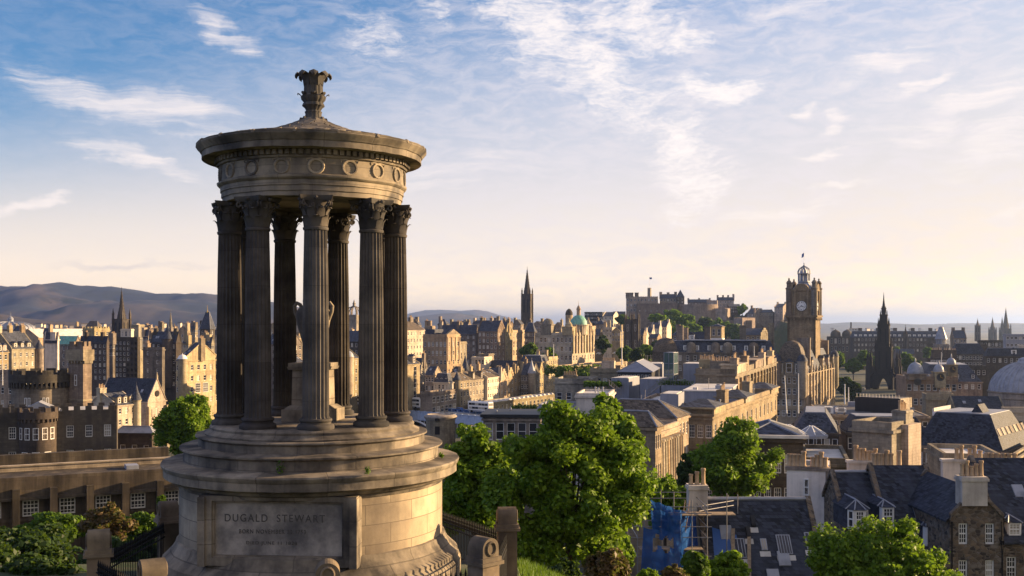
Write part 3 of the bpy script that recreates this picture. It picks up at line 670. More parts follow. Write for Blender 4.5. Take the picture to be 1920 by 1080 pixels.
# ------------------------------------------------------------------ ground and hills (setting)
def lerp(x, pts):
    return float(np.interp(x, [p[0] for p in pts], [p[1] for p in pts]))
GZ = [(-60, -3), (0, -1.75), (8, -3.2), (18, -6.8), (31, -7.15), (37, -8.3), (46, -12), (60, -18.5), (80, -26), (115, -33), (200, -37.5), (600, -39), (1500, -46), (3000, -62), (60000, -62)]
def ground_z(x, y):
    r = math.hypot(x, y)
    q = y if y > 0 else -r*.15
    z = lerp(max(q, r*.55 if y > 0 else q), GZ)
    if 12 < y < 70 and x > .3: z -= min(6.0, (x-.3)*.42*min(1, (y-12)/12, (70-y)/15))
    return z
gm = MB(); rad = [0.01, 2, 4, 6, 8, 10, 12, 14, 16, 18, 20, 22, 24, 26, 28, 30, 32, 34, 36, 38, 41, 45, 50, 56, 63, 72, 84, 100, 120, 150, 190, 250, 330, 450, 600, 850, 1200, 1800, 2600, 4000, 7000, 13000, 24000, 38000]
NA = 96
for r in rad:
    for i in range(NA):
        a = 2*math.pi*i/NA; x, y = r*math.sin(a), r*math.cos(a); gm.v.append((x, y, ground_z(x, y)+(.12*math.sin(x*1.7)*math.cos(y*1.3) if r < 60 else 0)))
for j in range(len(rad)-1):
    for i in range(NA):
        k = (i+1) % NA; gm.f.append((j*NA+i, j*NA+k, (j+1)*NA+k, (j+1)*NA+i)); gm.m.append(0)
g = gm.build('ground', 'ground', smooth=60); g['kind'] = 'structure'
def hill(name, ridge, Y, depth, base, mat='hill', bump=1.0, seed=3, nx=170, ny=26, sc=700.0):
    """rolling hill: ridge = list of photo (column, row); real distance Y, falling to base towards the viewer and behind"""
    from mathutils import noise
    m = MB(); px0, px1 = ridge[0][0], ridge[-1][0]
    for j in range(ny):
        t = j/(ny-1)                      # 0 foot in front .. .6 ridge .. 1 behind
        y = Y-depth*.62+depth*t
        for i in range(nx):
            px = px0+(px1-px0)*i/(nx-1); x = pX(px, Y); top = pZ(float(np.interp(px, [r[0] for r in ridge], [r[1] for r in ridge])), Y)
            s = math.sin(min(1, t/.62)*math.pi/2)**1.1 if t <= .62 else math.cos((t-.62)/.38*math.pi/2)
            nzv = noise.fractal(Vector((x/sc, y/sc*.8, seed)), 1.0, 2.1, 5)*(top-base)*.20*bump*(1 if t < .58 else .25)*math.sin(min(1, t/.62)*math.pi*.98)
            m.v.append((x, y, base+(top-base)*s+nzv))
    for j in range(ny-1):
        for i in range(nx-1): m.f.append((j*nx+i, j*nx+i+1, (j+1)*nx+i+1, (j+1)*nx+i)); m.m.append(0)
    o = m.build(name, mat, smooth=80); o['kind'] = 'structure'
    return o
hill('heath_hills', [(-330, 560), (-180, 520), (-60, 528), (0, 536), (25, 541), (55, 543), (95, 549), (140, 546), (175, 543), (195, 539), (215, 538), (250, 543), (290, 551), (315, 555), (345, 553), (415, 553), (470, 560), (520, 568), (600, 586), (690, 606)], 6500, 4200, -62, seed=3, nx=260, ny=60, bump=2.0, sc=750)
hill('near_wooded_hill', [(-200, 578), (-60, 585), (0, 589), (40, 596), (90, 601), (170, 606), (260, 609)], 2600, 700, -62, seed=9, sc=260)
hill('distant_hills', [(700, 606), (755, 593), (780, 586), (800, 582), (830, 581), (865, 583), (895, 581), (915, 584), (940, 592), (985, 603)], 15000, 5000, -62, seed=5, bump=.6, sc=1500)
hill('distant_low_hills', [(690, 605), (780, 594), (830, 588), (860, 587), (890, 591), (930, 600), (960, 606)], 9000, 2500, -62, seed=6, bump=.6, sc=900)
hill('western_ridge', [(1380, 611), (1500, 606), (1560, 607), (1600, 604), (1640, 606), (1700, 609), (1740, 608), (1780, 608), (1800, 606), (1850, 606), (1920, 607), (2050, 606), (2250, 611)], 11000, 5000, -62, seed=7, bump=.8, sc=1300)

# ------------------------------------------------------------------ the round columned monument in front
MX, MY, MB0 = -5.49, 29.49, -6.98
mon = thing('memorial_rotunda', 'round stone memorial of nine fluted columns on a stepped inscribed drum', 'monument', (MX, MY, MB0))
ZL = (0, 0, -MB0)
A0 = -78.0; PA = -94.0
m = MB(); m.lathe([(4.06, -7.9), (4.06, -6.42), (3.98, -6.30), (3.98, -6.20), (3.86, -6.10), (3.74, -5.98), (3.66, -5.86), (3.62, -5.74), (3.5, -5.70)], 128)
m.build('base_moulding', 'mon', mon, ZL, smooth=40)
m = MB(); m.lathe([(3.55, -5.78), (3.55, -4.2)], 112, a0=R(PA+33), a1=R(PA+327)); m.build('drum', 'drum', mon, ZL, smooth=40)
m = MB(); m.lathe([(3.50, -4.33), (3.57, -4.30), (3.60, -4.22), (3.72, -4.17), (3.76, -4.10), (3.86, -4.08), (3.95, -4.03), (3.95, -3.84), (3.99, -3.80), (4.02, -3.72), (4.0, -3.68), (3.0, -3.60)], 144)
m.build('podium_cornice', 'mon', mon, ZL, smooth=40)
for pr in ([(3.44, -3.66), (3.44, -3.36), (3.50, -3.34), (3.55, -3.31), (3.55, -3.27), (2.9, -3.22)], [(3.06, -3.28), (3.06, -3.04), (3.10, -3.02), (3.14, -2.99), (3.13, -2.95), (2.5, -2.92)],
           [(2.90, -2.96), (2.92, -2.90), (2.80, -2.84), (2.76, -2.80), (2.78, -2.74), (2.74, -2.70), (2.70, -2.68), (0.0, -2.66)]):
    m = MB(); m.lathe(pr, 128); m.build('step', 'mon', mon, ZL, smooth=40)
# inscription panel standing proud of the drum
T = Matrix.Rotation(R(PA+90), 4, 'Z')
m = MB(); m.T = T; hw, yo = 1.96, -3.46
m.box(-1.64, -3.33, -5.72, 1.64, -1.2, -4.33)
m.box(-hw, yo, -5.92, -1.64, -1.2, -4.2, 1); m.box(1.64, yo, -5.92, hw, -1.2, -4.2, 1)
m.box(-1.64, yo, -5.92, 1.64, -1.2, -5.72, 1); m.box(-1.64, yo, -4.33, 1.64, -1.2, -4.2, 1)
for a, b_, c_, d_ in ((-1.64, -5.72, 1.64, -5.67), (-1.64, -4.38, 1.64, -4.33)): m.box(a, -3.40, b_, c_, -3.30, d_, 1)
for a in (-1.64, 1.59): m.box(a, -3.40, -5.67, a+.05, -3.30, -4.38, 1)
for a in (-1.98, 1.80): m.box(a, -3.52, -5.94, a+.18, -1.5, -4.24, 1)
panel = m.build('inscription_panel', ['panel', 'mon'], mon, ZL)
def lettering(name, txt, width, cap, x, z, parent, T, y, mat='letter', depth=.012, loc=(0, 0, 0)):
    cu = bpy.data.curves.new(name, 'FONT'); cu.body = txt; cu.align_x = 'CENTER'; cu.size = 1.0; cu.extrude = 0.02
    cu.space_character = 1.25
    tmp = bpy.data.objects.new(name, cu); COL.objects.link(tmp); bpy.context.view_layer.update()
    me = bpy.data.meshes.new_from_object(tmp.evaluated_get(bpy.context.evaluated_depsgraph_get())); bpy.data.objects.remove(tmp)
    n = len(me.vertices); v = np.empty(n*3, np.float32); me.vertices.foreach_get('co', v); v = v.reshape(-1, 3)
    cx = (v[:, 0].min()+v[:, 0].max())/2; sw = width/(v[:, 0].max()-v[:, 0].min()); sh = cap/(v[:, 1].max()-v[:, 1].min()); y0 = (v[:, 1].min()+v[:, 1].max())/2
    out = np.stack([x+(v[:, 0]-cx)*sw, y-v[:, 2]/.02*depth, z+(v[:, 1]-y0)*sh], 1)
    mt = np.array(T); out = out@mt[:3, :3].T+mt[:3, 3]
    me.vertices.foreach_set('co', out.astype(np.float32).ravel()); me.materials.clear(); me.materials.append(M[mat]); me.update(); me.name = name
    return link(name, me, parent, loc)
lettering('lettering', 'DUGALD  STEWART', 2.50, .185, -.10, -4.76, panel, T, -3.33)
lettering('lettering', 'BORN NOVEMBER 22 1753', 1.66, .105, -.16, -5.09, panel, T, -3.33)
lettering('lettering', 'DIED JUNE 11 1828', 1.26, .105, -.18, -5.38, panel, T, -3.33)
# nine fluted columns with leafy capitals
m = MB()
m.lathe([(.335*k_, z) for k_, z in ((1.08, -2.40), (1.0, -2.34), (1.0, -1.2), (.985, 0), (.94, 1.3), (.875, 2.36), (.87, 2.42))], 120, fr=lambda i: 1-.115*math.sin(math.pi*(i % 6)/6))
m.lathe([(.31, 2.40), (.325, 2.43), (.325, 2.47), (.29, 2.49)], 32)
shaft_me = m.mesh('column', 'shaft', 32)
m = MB(); m.lathe([(.46, -2.70), (.475, -2.66), (.475, -2.60), (.45, -2.56), (.395, -2.54), (.385, -2.50), (.405, -2.48), (.42, -2.45), (.41, -2.41), (.36, -2.40)], 40)
base_me = m.mesh('column_base', 'shaft', 40)
m = MB(); m.lathe([(.285, 2.47), (.275, 2.7), (.285, 2.95), (.33, 3.08), (.37, 3.14)], 24)
for row, (z0, hh, n_, of, out) in enumerate(((2.49, .28, 8, 0, .11), (2.50, .48, 8, .5, .12))):
    for i in range(n_):
        a = (i+of)*2*math.pi/n_; w0 = .115
        m.T = Matrix.Rotation(a, 4, 'Z')
        p = []
        for t_, o_, ww in ((0, 0, .8), (.35, .012, 1.0), (.7, .035, 1.0), (.92, out*.75, .75), (1.0, out, .45), (.93, out*1.25, .3)):
            p.append((.285+o_, -w0*ww, z0+hh*t_)); p.append((.305+o_, 0, z0+hh*t_)); p.append((.285+o_, w0*ww, z0+hh*t_))
        m.add(p, [(3*k+q, 3*k+q+1, 3*k+q+4, 3*k+q+3) for k in range(5) for q in (0, 1)])
for i in range(4):
    a = math.pi/4+i*math.pi/2; m.T = Matrix.Rotation(a, 4, 'Z')
    for sg in (-1, 1):
        pts = [(.29, sg*.09, 2.80), (.36, sg*.06, 2.98), (.45, sg*.04, 3.08)]
        for k in range(11):
            th = 1.9-k*.62; rr = .075*(1-k/13); pts.append((.47+rr*math.cos(th), sg*.035, 3.05+rr*math.sin(th)))
        m.tube(pts, [.02]*3+[.026]*11, 5)
for i in range(4):
    m.T = Matrix.Rotation(i*math.pi/2, 4, 'Z')
    for sg in (-1, 1):
        pts = [(.30, sg*.03, 2.82)]+[(.36, sg*(.075+.05*math.cos(1.9-k*.7)*(1-k/9)), 3.02+.055*math.sin(1.9-k*.7)*(1-k/9)) for k in range(8)]
        m.tube(pts, .018, 5)
    m.lathe([(.0, 3.15), (.05, 3.17), (.06, 3.21), (.0, 3.26)], 8, .40, 0)
m.T = None
ab = []
for i in range(4):
    a = i*math.pi/2
    for t_ in (-1, -.86, -.5, 0, .5, .86, 1):
        x, y = .33+.115*t_*t_, .445*t_
        if abs(t_) == 1: x = .445-.04; y = .445*t_*.93
        ab.append((x*math.cos(a)-y*math.sin(a), x*math.sin(a)+y*math.cos(a)))
n_ = len(ab); m.add([(x*.93, y*.93, 3.14) for x, y in ab]+[(x, y, 3.19) for x, y in ab]+[(x*1.04, y*1.04, 3.27) for x, y in ab],
      [(j*n_+i, j*n_+(i+1) % n_, (j+1)*n_+(i+1) % n_, (j+1)*n_+i) for j in (0, 1) for i in range(n_)]+[tuple(range(n_))[::-1]])
cap_me = m.mesh('capital', 'shaft', 30)
for i in range(9):
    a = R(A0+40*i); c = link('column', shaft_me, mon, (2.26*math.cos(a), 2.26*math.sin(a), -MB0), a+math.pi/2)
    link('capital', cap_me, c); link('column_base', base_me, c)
m = MB(); m.lathe([(0, 3.42), (1.98, 3.40), (1.98, 3.27), (2.40, 3.27), (2.42, 3.28), (2.42, 3.40), (2.45, 3.41), (2.45, 3.54), (2.48, 3.55), (2.48, 3.68), (2.52, 3.70), (2.56, 3.74), (2.57, 3.79), (2.50, 3.82)], 128)
m.build('architrave', 'frz', mon, ZL, smooth=30)
m = MB(); m.lathe([(2.50, 3.80), (2.50, 4.24)], 128); frieze = m.build('frieze', 'frz', mon, ZL, smooth=40)
m = MB(); N_ = 34
pts = [(.0, .185*math.cos(2*math.pi*k/N_), .175*math.sin(2*math.pi*k/N_)) for k in range(N_+1)]
m.tube(pts, [.032+.010*(k % 2) for k in range(N_+1)], 6, caps=False)
for sg in (-1, 1):
    m.tube([(0, sg*.02, .18), (.0, sg*.12, .205), (-.01, sg*.24, .185), (-.01, sg*.22, .13)], [.034, .024, .02, .015], 5)
    m.tube([(0, sg*.03, -.17), (0, sg*.08, -.21), (-.01, sg*.12, -.185)], .018, 5)
wreath = m.mesh('wreath', 'frz', 40)
for i in range(18):
    a = R(A0+20*i); link('wreath', wreath, frieze, (2.505*math.cos(a), 2.505*math.sin(a), 4.01), a)
m = MB(); m.lathe([(2.48, 4.22), (2.56, 4.24), (2.58, 4.29), (2.55, 4.30), (2.55, 4.43), (2.66, 4.44), (2.68, 4.47), (2.92, 4.47), (2.94, 4.44), (2.97, 4.44), (2.97, 4.60), (3.0, 4.61), (3.03, 4.66), (3.09, 4.72), (3.12, 4.77), (3.12, 4.83), (2.9, 4.87)], 144)
for i in range(96):
    m.T = Matrix.Rotation(2*math.pi*i/96, 4, 'Z'); m.box(2.53, -.052, 4.305, 2.645, .052, 4.425)
m.T = None
m.build('cornice', 'mon', mon, ZL, smooth=30)
ZR = lambda r: float(np.interp(r, [.3, .4, .8, 1.3, 2.0, 3.0], [5.62, 5.55, 5.38, 5.20, 5.0, 4.86]))
m = MB(); pr = [(3.0, 4.86)]
for k in range(11): r0 = 3.0-k*.245; pr += [(r0-.02, ZR(r0)+.01), (r0-.24, ZR(r0-.24))]
m.lathe(pr, 108)
for k in range(1, 11):
    r0 = 3.0-k*.245; n_ = max(14, int(r0*15))
    for i in range(n_):
        m.T = Matrix.Rotation(2*math.pi*(i+.5*(k % 2))/n_, 4, 'Z'); w_ = math.pi*r0/n_*.84; z0 = ZR(r0); z1 = ZR(max(.3, r0-.27))
        q = [(r0+.05, -w_*.25, z0+.02), (r0+.05, w_*.25, z0+.02), (r0-.04, w_, z0+.05), (r0-.27, w_*.8, z1+.06), (r0-.27, -w_*.8, z1+.06), (r0-.04, -w_, z0+.05)]
        m.add(q+[(x, y, z-.06) for x, y, z in q], [(0, 1, 2, 3, 4, 5)]+[(a_, (a_+1) % 6, 6+(a_+1) % 6, 6+a_) for a_ in range(6)])
m.T = None
roof = m.build('roof', 'mon', mon, ZL)
m = MB(); m.lathe([(.075, 0), (.085, .05), (.07, .10), (.03, .14)], 8); m.tube([(-.10, 0, .05), (.08, 0, .06)], [.04, .06], 6)
ant = m.mesh('antefix', 'mon', 40)
for i in range(18):
    a = R(A0+20*i+10); o = link('antefix', ant, roof, (3.07*math.cos(a), 3.07*math.sin(a), 4.76), a); o.scale = (.75, .75, .75)
m = MB(); m.lathe([(.62, 5.46), (.50, 5.54), (.34, 5.62), (.24, 5.70), (.22, 5.80), (.24, 5.86), (.20, 5.90), (.24, 5.97), (.31, 6.03), (.29, 6.09), (.26, 6.12), (.33, 6.20), (.35, 6.28), (.30, 6.32), (.27, 6.34), (.255, 6.62), (.29, 6.80), (.30, 6.90), (.2, 6.86)], 72, fr=lambda i: 1-.06*(i % 6 in (2, 3)))
for i in range(8):
    m.T = Matrix.Rotation(2*math.pi*i/8+.2, 4, 'Z')
    p = []
    for x, z, w_ in ((.26, 6.60, .09), (.29, 6.78, .12), (.35, 6.90, .13), (.43, 6.93, .12), (.48, 6.88, .09), (.50, 6.82, .04)):
        p += [(x, -w_, z-.02), (x+.01, 0, z+.03), (x, w_, z-.02), (x-.05, 0, z-.07)]
    m.add(p, [(4*k+q, 4*k+(q+1) % 4, 4*k+4+(q+1) % 4, 4*k+4+q) for k in range(5) for q in range(4)]+[(20, 21, 22, 23)])
    p = []
    for x, z, w_ in ((.28, 6.22, .07), (.36, 6.33, .09), (.41, 6.36, .07), (.42, 6.31, .03)): p += [(x, -w_, z), (x+.02, 0, z+.02), (x, w_, z)]
    m.add(p, [(3*k+q, 3*k+q+1, 3*k+q+4, 3*k+q+3) for k in range(3) for q in (0, 1)])
    m.box(.26, -.05, 5.60, .40, .05, 5.70, top=.5)
m.T = None
m.build('finial', 'shaft', mon, ZL, smooth=45)
from mathutils import noise as _nz
for ch in mon.children:                 # worn, chipped edges on the old stonework
    if ch.name.split('.')[0] in ('step', 'podium_cornice', 'base_moulding', 'cornice', 'architrave'):
        for v in ch.data.vertices:
            n_ = _nz.fractal(v.co*2.3, 1.0, 2.0, 3)*.018; q = v.co.copy(); q.z = 0
            if q.length > .5: v.co += q.normalized()*n_; v.co.z += n_*.5
# urn on its pedestal inside the colonnade
urn = thing('stone_urn', 'tall two handled stone urn on a square pedestal between the columns', 'urn', (MX, MY, -2.66))
m = MB()
for x, z0, z1, tp in ((.66, 0, .34, 1), (.62, .34, .44, .8), (.45, .44, 1.42, .96), (.52, 1.42, 1.50, 1.05), (.52, 1.50, 1.60, 1)): m.box(-x, -x, z0, x, x, z1, top=tp)
m.build('pedestal', 'mon', urn, rz=R(-12))
m = MB(); m.lathe([(.24, 1.60), (.22, 1.70), (.14, 1.78), (.17, 1.86), (.30, 2.15), (.42, 2.55), (.475, 2.85), (.46, 3.02), (.38, 3.12), (.27, 3.17), (.24, 3.22), (.30, 3.30), (.27, 3.34), (0, 3.36)], 40); m.build('urn_body', 'frz', urn, smooth=45)
for sg in (-1, 1):
    m = MB(); m.tube([(sg*.44, 0, 2.80), (sg*.52, 0, 3.0), (sg*.54, 0, 3.16), (sg*.47, 0, 3.25), (sg*.38, 0, 3.20), (sg*.33, 0, 3.10)], .055, 8); m.build('handle', 'frz', urn, rz=R(-8), smooth=50)
for px, py, s_, lab in ((525, 880, .22, 'tall tuft of green weed growing from the monument step'), (688, 879, .13, 'small tuft of green weed right of the taller one on the monument step'), (826, 851, .12, 'tiny green weed at the sunny right edge of the monument steps')):
    c = at(px, py+3, 25.95 if px < 800 else 29.0); c.z = -3.66
    lm = leaf_mesh('weed', [(0, 0, s_*.5), (0, 0, s_*1.1), (.04, 0, s_*.8)], [(s_*.4, s_*.3, s_*.5)]*3, 46, .06, 'leaf_mid'); o = link('weed', lm, None, c); tag(o, lab, 'weed')

# ------------------------------------------------------------------ piers and iron railings round the monument
def pier(x, y, ztop, rz, label, w=.52, h=2.4):
    p = thing('stone_pier', label, 'pier', (x, y, ztop-h), R(rz), 'stone piers of the railing')
    m = MB(); q = w/2
    m.box(-q, -q, -.5, q, q, h-.62); m.box(-q-.07, -q-.07, -.5, q+.07, q+.07, .30); m.build('shaft', 'pier', p)
    m = MB(); m.box(-q-.08, -q-.08, h-.62, q+.08, q+.08, h-.54); m.box(-q-.04, -q-.04, h-.54, q+.04, q+.04, h-.44)
    n_ = 14; prof = [(-q+.01, h-.44)]+[(-(q-.01)*math.cos(math.pi*k/n_), h-.44+.20+(q-.02)*math.sin(math.pi*k/n_)) for k in range(n_+1)]+[(q-.01, h-.44)]
    k = len(prof); m.add([(x_, -q+.01, z_) for x_, z_ in prof]+[(x_, q-.01, z_) for x_, z_ in prof], [(i, i+1, k+i+1, k+i) for i in range(k-1)]+[tuple(range(k))[::-1], tuple(range(k, 2*k))])
    cap = m.build('rounded_cap', 'pier', p)
    for sg in (-1, 1):
        m = MB(); m.tube([(.13*math.cos(t_*math.pi/10), sg*(q), h-.24+.15*math.sin(t_*math.pi/10)) for t_ in range(21)], .03, 6, caps=False); m.build('wreath', 'pier', cap)
    return p
PIERS = [(-3.82, 22.1, -4.90, 10, 'rounded stone pier rising in front of the monument base at the bottom edge'), (-7.52, 22.3, -4.90, -60, 'sunlit stone pier with rounded top below the dark railing'),
         (-.66, 24.6, -4.90, 45, 'rounded stone pier with carved wreath in front of the taller gate pier'), (-.14, 29.4, -5.03, 95, 'tall square stone pier right of the monument beside the big tree', ), (-10.1, 31.3, -5.18, 120, 'dark pier half hidden at the left side of the drum'), (-9.92, 25.6, -4.92, 110, 'dark rounded pier standing left among the bushes')]
for q in PIERS: pier(*q[:5])
m = MB(); m.tube([(0, 0, 0), (0, 0, 1.12)], .013, 6); m.lathe([(.012, 1.08), (.032, 1.12), (.034, 1.17), (.014, 1.20), (.03, 1.26), (.0, 1.40)], 6)
bar_me = m.mesh('spear_bar', 'iron')
def railing(a, b, label):
    a, b = Vector(a), Vector(b); L = (b-a).length; ang = math.atan2(b.y-a.y, b.x-a.x); sl = (b.z-a.z)
    r = thing('iron_railing', label, 'railing', a, ang, 'spear topped iron railings'); L2 = math.hypot(b.x-a.x, b.y-a.y)
    m = MB()
    for z in (.12, .92, 1.06): m.tube([(0, 0, z), (L2, 0, z+sl)], .022, 6)
    m.build('rail', 'iron', r)
    n_ = max(2, int(L2/.135))
    for i in range(1, n_): link('spear_bar', bar_me, r, (L2*i/n_, 0, sl*i/n_))
railing((-.45, 24.9, -6.95), (-.15, 29.1, -7.05), 'iron railing seen end on between the two right hand piers')
railing((-.3, 29.6, -7.1), (-3.4, 36.8, -7.5), 'black spear topped railing running behind the monument from the square pier')
railing((-3.5, 22.2, -6.9), (-.95, 24.4, -6.95), 'black railing along the bottom edge between front pier and wreathed pier')
railing((-7.2, 22.2, -6.9), (-4.15, 22.1, -6.9), 'black railing below the inscription between two front piers')
railing((-9.85, 25.3, -6.95), (-7.75, 22.6, -6.9), 'dark railing descending from the bush side pier to the sunlit pier')
railing((-9.95, 25.95, -6.95), (-10.1, 31.0, -7.1), 'dark railing at the left between the two shaded piers')
# ------------------------------------------------------------------ city: old town on the left
tn = 'tenement'
b = house(tn, 'pale tenement at the left edge with three lit dormers in a steep slate roof', tn, 0, 22, 67, 400, 654, w=13, mat='sandp', roof=('gy', 6.4), s=(4, 4, (1.0, 1.5)), gap=1.6,
      ch=[(.5, .02, 1.2, 1.6, 8.5, 3), (.5, .45, 1.2, 1.6, 8.8, 3), (.5, .97, 1.2, 1.8, 8.8, 3)], dorm=[('s', .2, 1.5, 1.9, 'sandp'), ('s', .48, 1.5, 1.9, 'sandp'), ('s', .76, 1.5, 1.9, 'sandp')])
turret(b, b.x1, b.d+1.6, 1.7, b.h-14, b.h-.2, ('cone', 3.6), 'sand2')
house(tn, 'narrow gabled tenement cut by the left edge beside the three dormer roof', tn, -45, -4, 16, 380, 660, mat='sand', roof=('gy', 4), s=(2, 3), w=12, dorm=[('s', .3, 1.6, 2.2, 'sand'), ('s', .75, 1.6, 2.2, 'sand')])
house('gable_house', 'tall blank grey gable with stepped chimney between tenement and castle-like towers', 'house', 84, 108, 111, 395, 636, yaw=14, mat='harl', roof=('gx', 2.5), ch=[(.7, .2, 2.2, 1.4, 2.6, 0, 'harl')])
house('office_block', 'plain stone block with flat roof at the left edge behind the round tower', 'office', -60, 26, 33, 330, 697, yaw=12, mat='sand', f=(6, 3), roof=('flat', .6), dz=4)
m = MB(); m.tube([(0, 0, 0), (0, 0, 11)], [.10, .05], 6); m.lathe([(.01, 10.95), (.14, 11.1), (.01, 11.25)], 8); p = m.build('flagpole', 'white', None, at(5, 722, 318)); tag(p, 'bare white flagpole at the left edge before the plain stone block', 'flagpole')
# round crenellated tower and governor house
c = at(78, 770, 186); c.z = -24
rt = thing('round_tower', 'squat round tower with crenellated parapet on a ring of corbels', 'tower', c); hh = pZ(722, 186)+24; r0 = 4.85
m = MB(); m.lathe([(r0, 0), (r0, hh)], 64); m.build('wall', 'sand2', rt, smooth=40)
m = MB(); m.lathe([(r0-.1, hh+.55), (r0+.42, hh+.60), (r0+.42, hh+2.0), (r0, hh+2.0), (r0, hh+1.2), (0, hh+1.2)], 64)
for i in range(44):
    m.T = Matrix.Rotation(2*math.pi*i/44, 4, 'Z'); m.box(r0-.1, -.17, hh-.35, r0+.4, .17, hh+.6)
for i in range(12):
    for j in (0, 1, 2):
        m.T = Matrix.Rotation(2*math.pi*(i+.16*j)/12, 4, 'Z'); m.box(r0, -.43, hh+1.98, r0+.41, .43, hh+2.75+.001*j)
m.T = None; m.build('parapet', 'dark', rt, smooth=30)
for a in (-97, -90, -62, -55): put_window(rt, ((r0+.03)*math.cos(R(a)), (r0+.03)*math.sin(R(a)), hh-3.2), R(a+90), .42, 2.6, 'plain')
b = house('square_tower', 'slim square tower with crenellated top and one sunlit side', 'tower', 128, 156, 172, 184, 659, yaw=24, mat='sand2', roof=('flat', .9), crenel=True, cornice=False)
m = MB(); x0, x1, d = b.x0, b.x1, b.d; h = b.h
m.box(x0-.3, -.3, h-1.6, x1+.3, 0, h+.3); m.box(x1, 0, h-1.6, x1+.3, d+.3, h+.3); m.box(x0-.3, 0, h-1.6, x0, d+.3, h+.3)
for i in range(5): q = x0+(x1-x0)*(i+.5)/5; m.box(q-.16, -.28, h-2.1, q+.16, 0, h-1.6)
for i in range(5): q = d*(i+.5)/5; m.box(x1, q-.16, h-2.1, x1+.28, q+.16, h-1.6)
m.box(x0-.15, -.15, h-8.6, x1+.15, 0, h-8.3); m.box(x1, 0, h-8.6, x1+.15, d, h-8.3); m.build('parapet', 'sand2', b.root)
put_window(b.root, ((x0+x1)/2, -.05, h-5), 0, .6, 1.9, 'plain'); put_window(b.root, ((x0+x1)/2, -.05, h-13.2), 0, 1.1, 2.2, 'plain')
b = house('castellated_house', 'dark castellated house with bow front and white sash windows', 'house', -80, -70, 219, 166, 788, yaw=-19, d=7, mat='dark', roof=('flat', 1.0), crenel=True, f=(8, 2, (1.05, 1.9)), gap=1.3, dz=3.9, kind='sash', cornice=False, courses=(6.1, 1.9))
k_ = (71-960)/F; C_ = b.root.location; bx = (k_*C_.y-C_.x)/(math.cos(R(19))-k_*math.sin(R(19)))
m = MB(); m.lathe([(2.75, 0), (2.75, b.h-.1), (3.0, b.h), (3.0, b.h+1.1)], 40, bx, .3)
for i in range(26): m.T = Matrix.Translation((bx, .3, 0)) @ Matrix.Rotation(2*math.pi*i/26, 4, 'Z'); m.box(2.7, -.15, b.h-.5, 2.98, .15, b.h+.02)
for i in range(11):
    m.T = Matrix.Translation((bx, .3, 0)) @ Matrix.Rotation(2*math.pi*(i+.3)/11, 4, 'Z'); m.box(2.6, -.45, b.h+1.08, 3.01, .45, b.h+1.75)
m.T = None
bow = m.build('bow_front', 'dark', b.root, smooth=30)
put_windows_round(bow, 2.78, b.h-2.3, (-150, -120, -92, -64, -36), .85, 1.9, 'sash', bx, .3); put_windows_round(bow, 2.78, b.h-6.3, (-130, -92, -54), 1.1, 2.3, 'sash', bx, .3)
m = MB(); m.box(bx+3.5, 3.6, b.h+.9, bx+11.5, 5.2, b.h+1.4, topy=.4); m.build('rooflight', 'roofw', b.root)
m = MB(); m.add([(bx-3, 1.5, b.h+1), (bx+3, 1.5, b.h+1), (bx, 1.5, b.h+2.5), (bx-3, 6, b.h+1), (bx+3, 6, b.h+1), (bx, 6, b.h+2.5)], [(0, 1, 2), (5, 4, 3), (1, 4, 5, 2), (0, 2, 5, 3)]); m.build('gable_roof', 'lead', b.root)
house('stone_annexe', 'low dark annexe with pale lead roof edge beside the round leafy tree', 'house', 219, 285, 292, 196, 812, yaw=6, mat='dark', roofm='lead', f=(3, 2, (1.0, 1.8)), gap=2.2, roof=('hip', 1.1))
b = house(tn, 'warm tenement corner with pointed turret above small sunlit windows', tn, 196, 219, 256, 290, 760, mat='sandp', roof=('gy', 3.0), s=(3, 5, (1.0, 1.6)), dz=3.0, w=10, dorm=[('s', .2, 1.3, 1.9, 'sandp'), ('s', .5, 1.3, 1.9, 'sandp'), ('s', .8, 1.3, 1.9, 'sandp')], ch=[(.4, .1, 1.2, 2.4, 4.6, 4)])
turret(b, b.x1, b.d, 1.2, b.h-12, b.h+1.0, ('cone', 4.2), 'sand')
house(tn, 'row of small gabled dormers over a lit wall right of the square tower', tn, 160, 172, 217, 300, 768, mat='sandp', roof=('gy', 3.2), s=(4, 3), w=9, dorm=[('s', .12, 1.4, 2.0, 'sandp'), ('s', .38, 1.4, 2.0, 'sandp'), ('s', .62, 1.4, 2.0, 'sandp'), ('s', .86, 1.4, 2.0, 'sandp')], ch=[(.3, .05, 1.3, 3.2, 4.6, 0), (.4, .95, 1.3, 1.6, 5.6, 2)])
b = house('church', 'gothic church with a sunlit gable, round window and long dark slate roof', 'church', 186, 277, 311, 320, 753, mat='sand', roof=('gx', 6.6), roofm='slated', s=(3, 1, (1.2, 5.5)), gap=2.2, kind='plain')
m = MB(); m.lathe([(.7, 0), (.95, .02), (.95, .12), (.7, .14)], 20); o = m.build('round_window', 'black', b.root, (b.x1+.05, b.d/2, b.h+2.2)); o.rotation_euler = (0, R(90), 0)
m = MB(); pinnacle_mb(m, b.x1, b.d/2, b.h+6.4, .35, 2.4); m.build('finial', 'sand', b.root)
for q in (0, b.d): m = MB(); m.box(b.x1-.3, q-.6, 0, b.x1+1.0, q+.6, b.h-1.5, top=.8); m.build('buttress', 'sand', b.root)
b = house('tower_block', 'broad dark block with many rows of small windows below the left church spire', 'block', 188, 258, 263, 600, 636, yaw=16, mat='dark', f=(10, 8, (1.3, 1.7)), dz=3.0, gap=1.5, roof=('flat', 1.2))
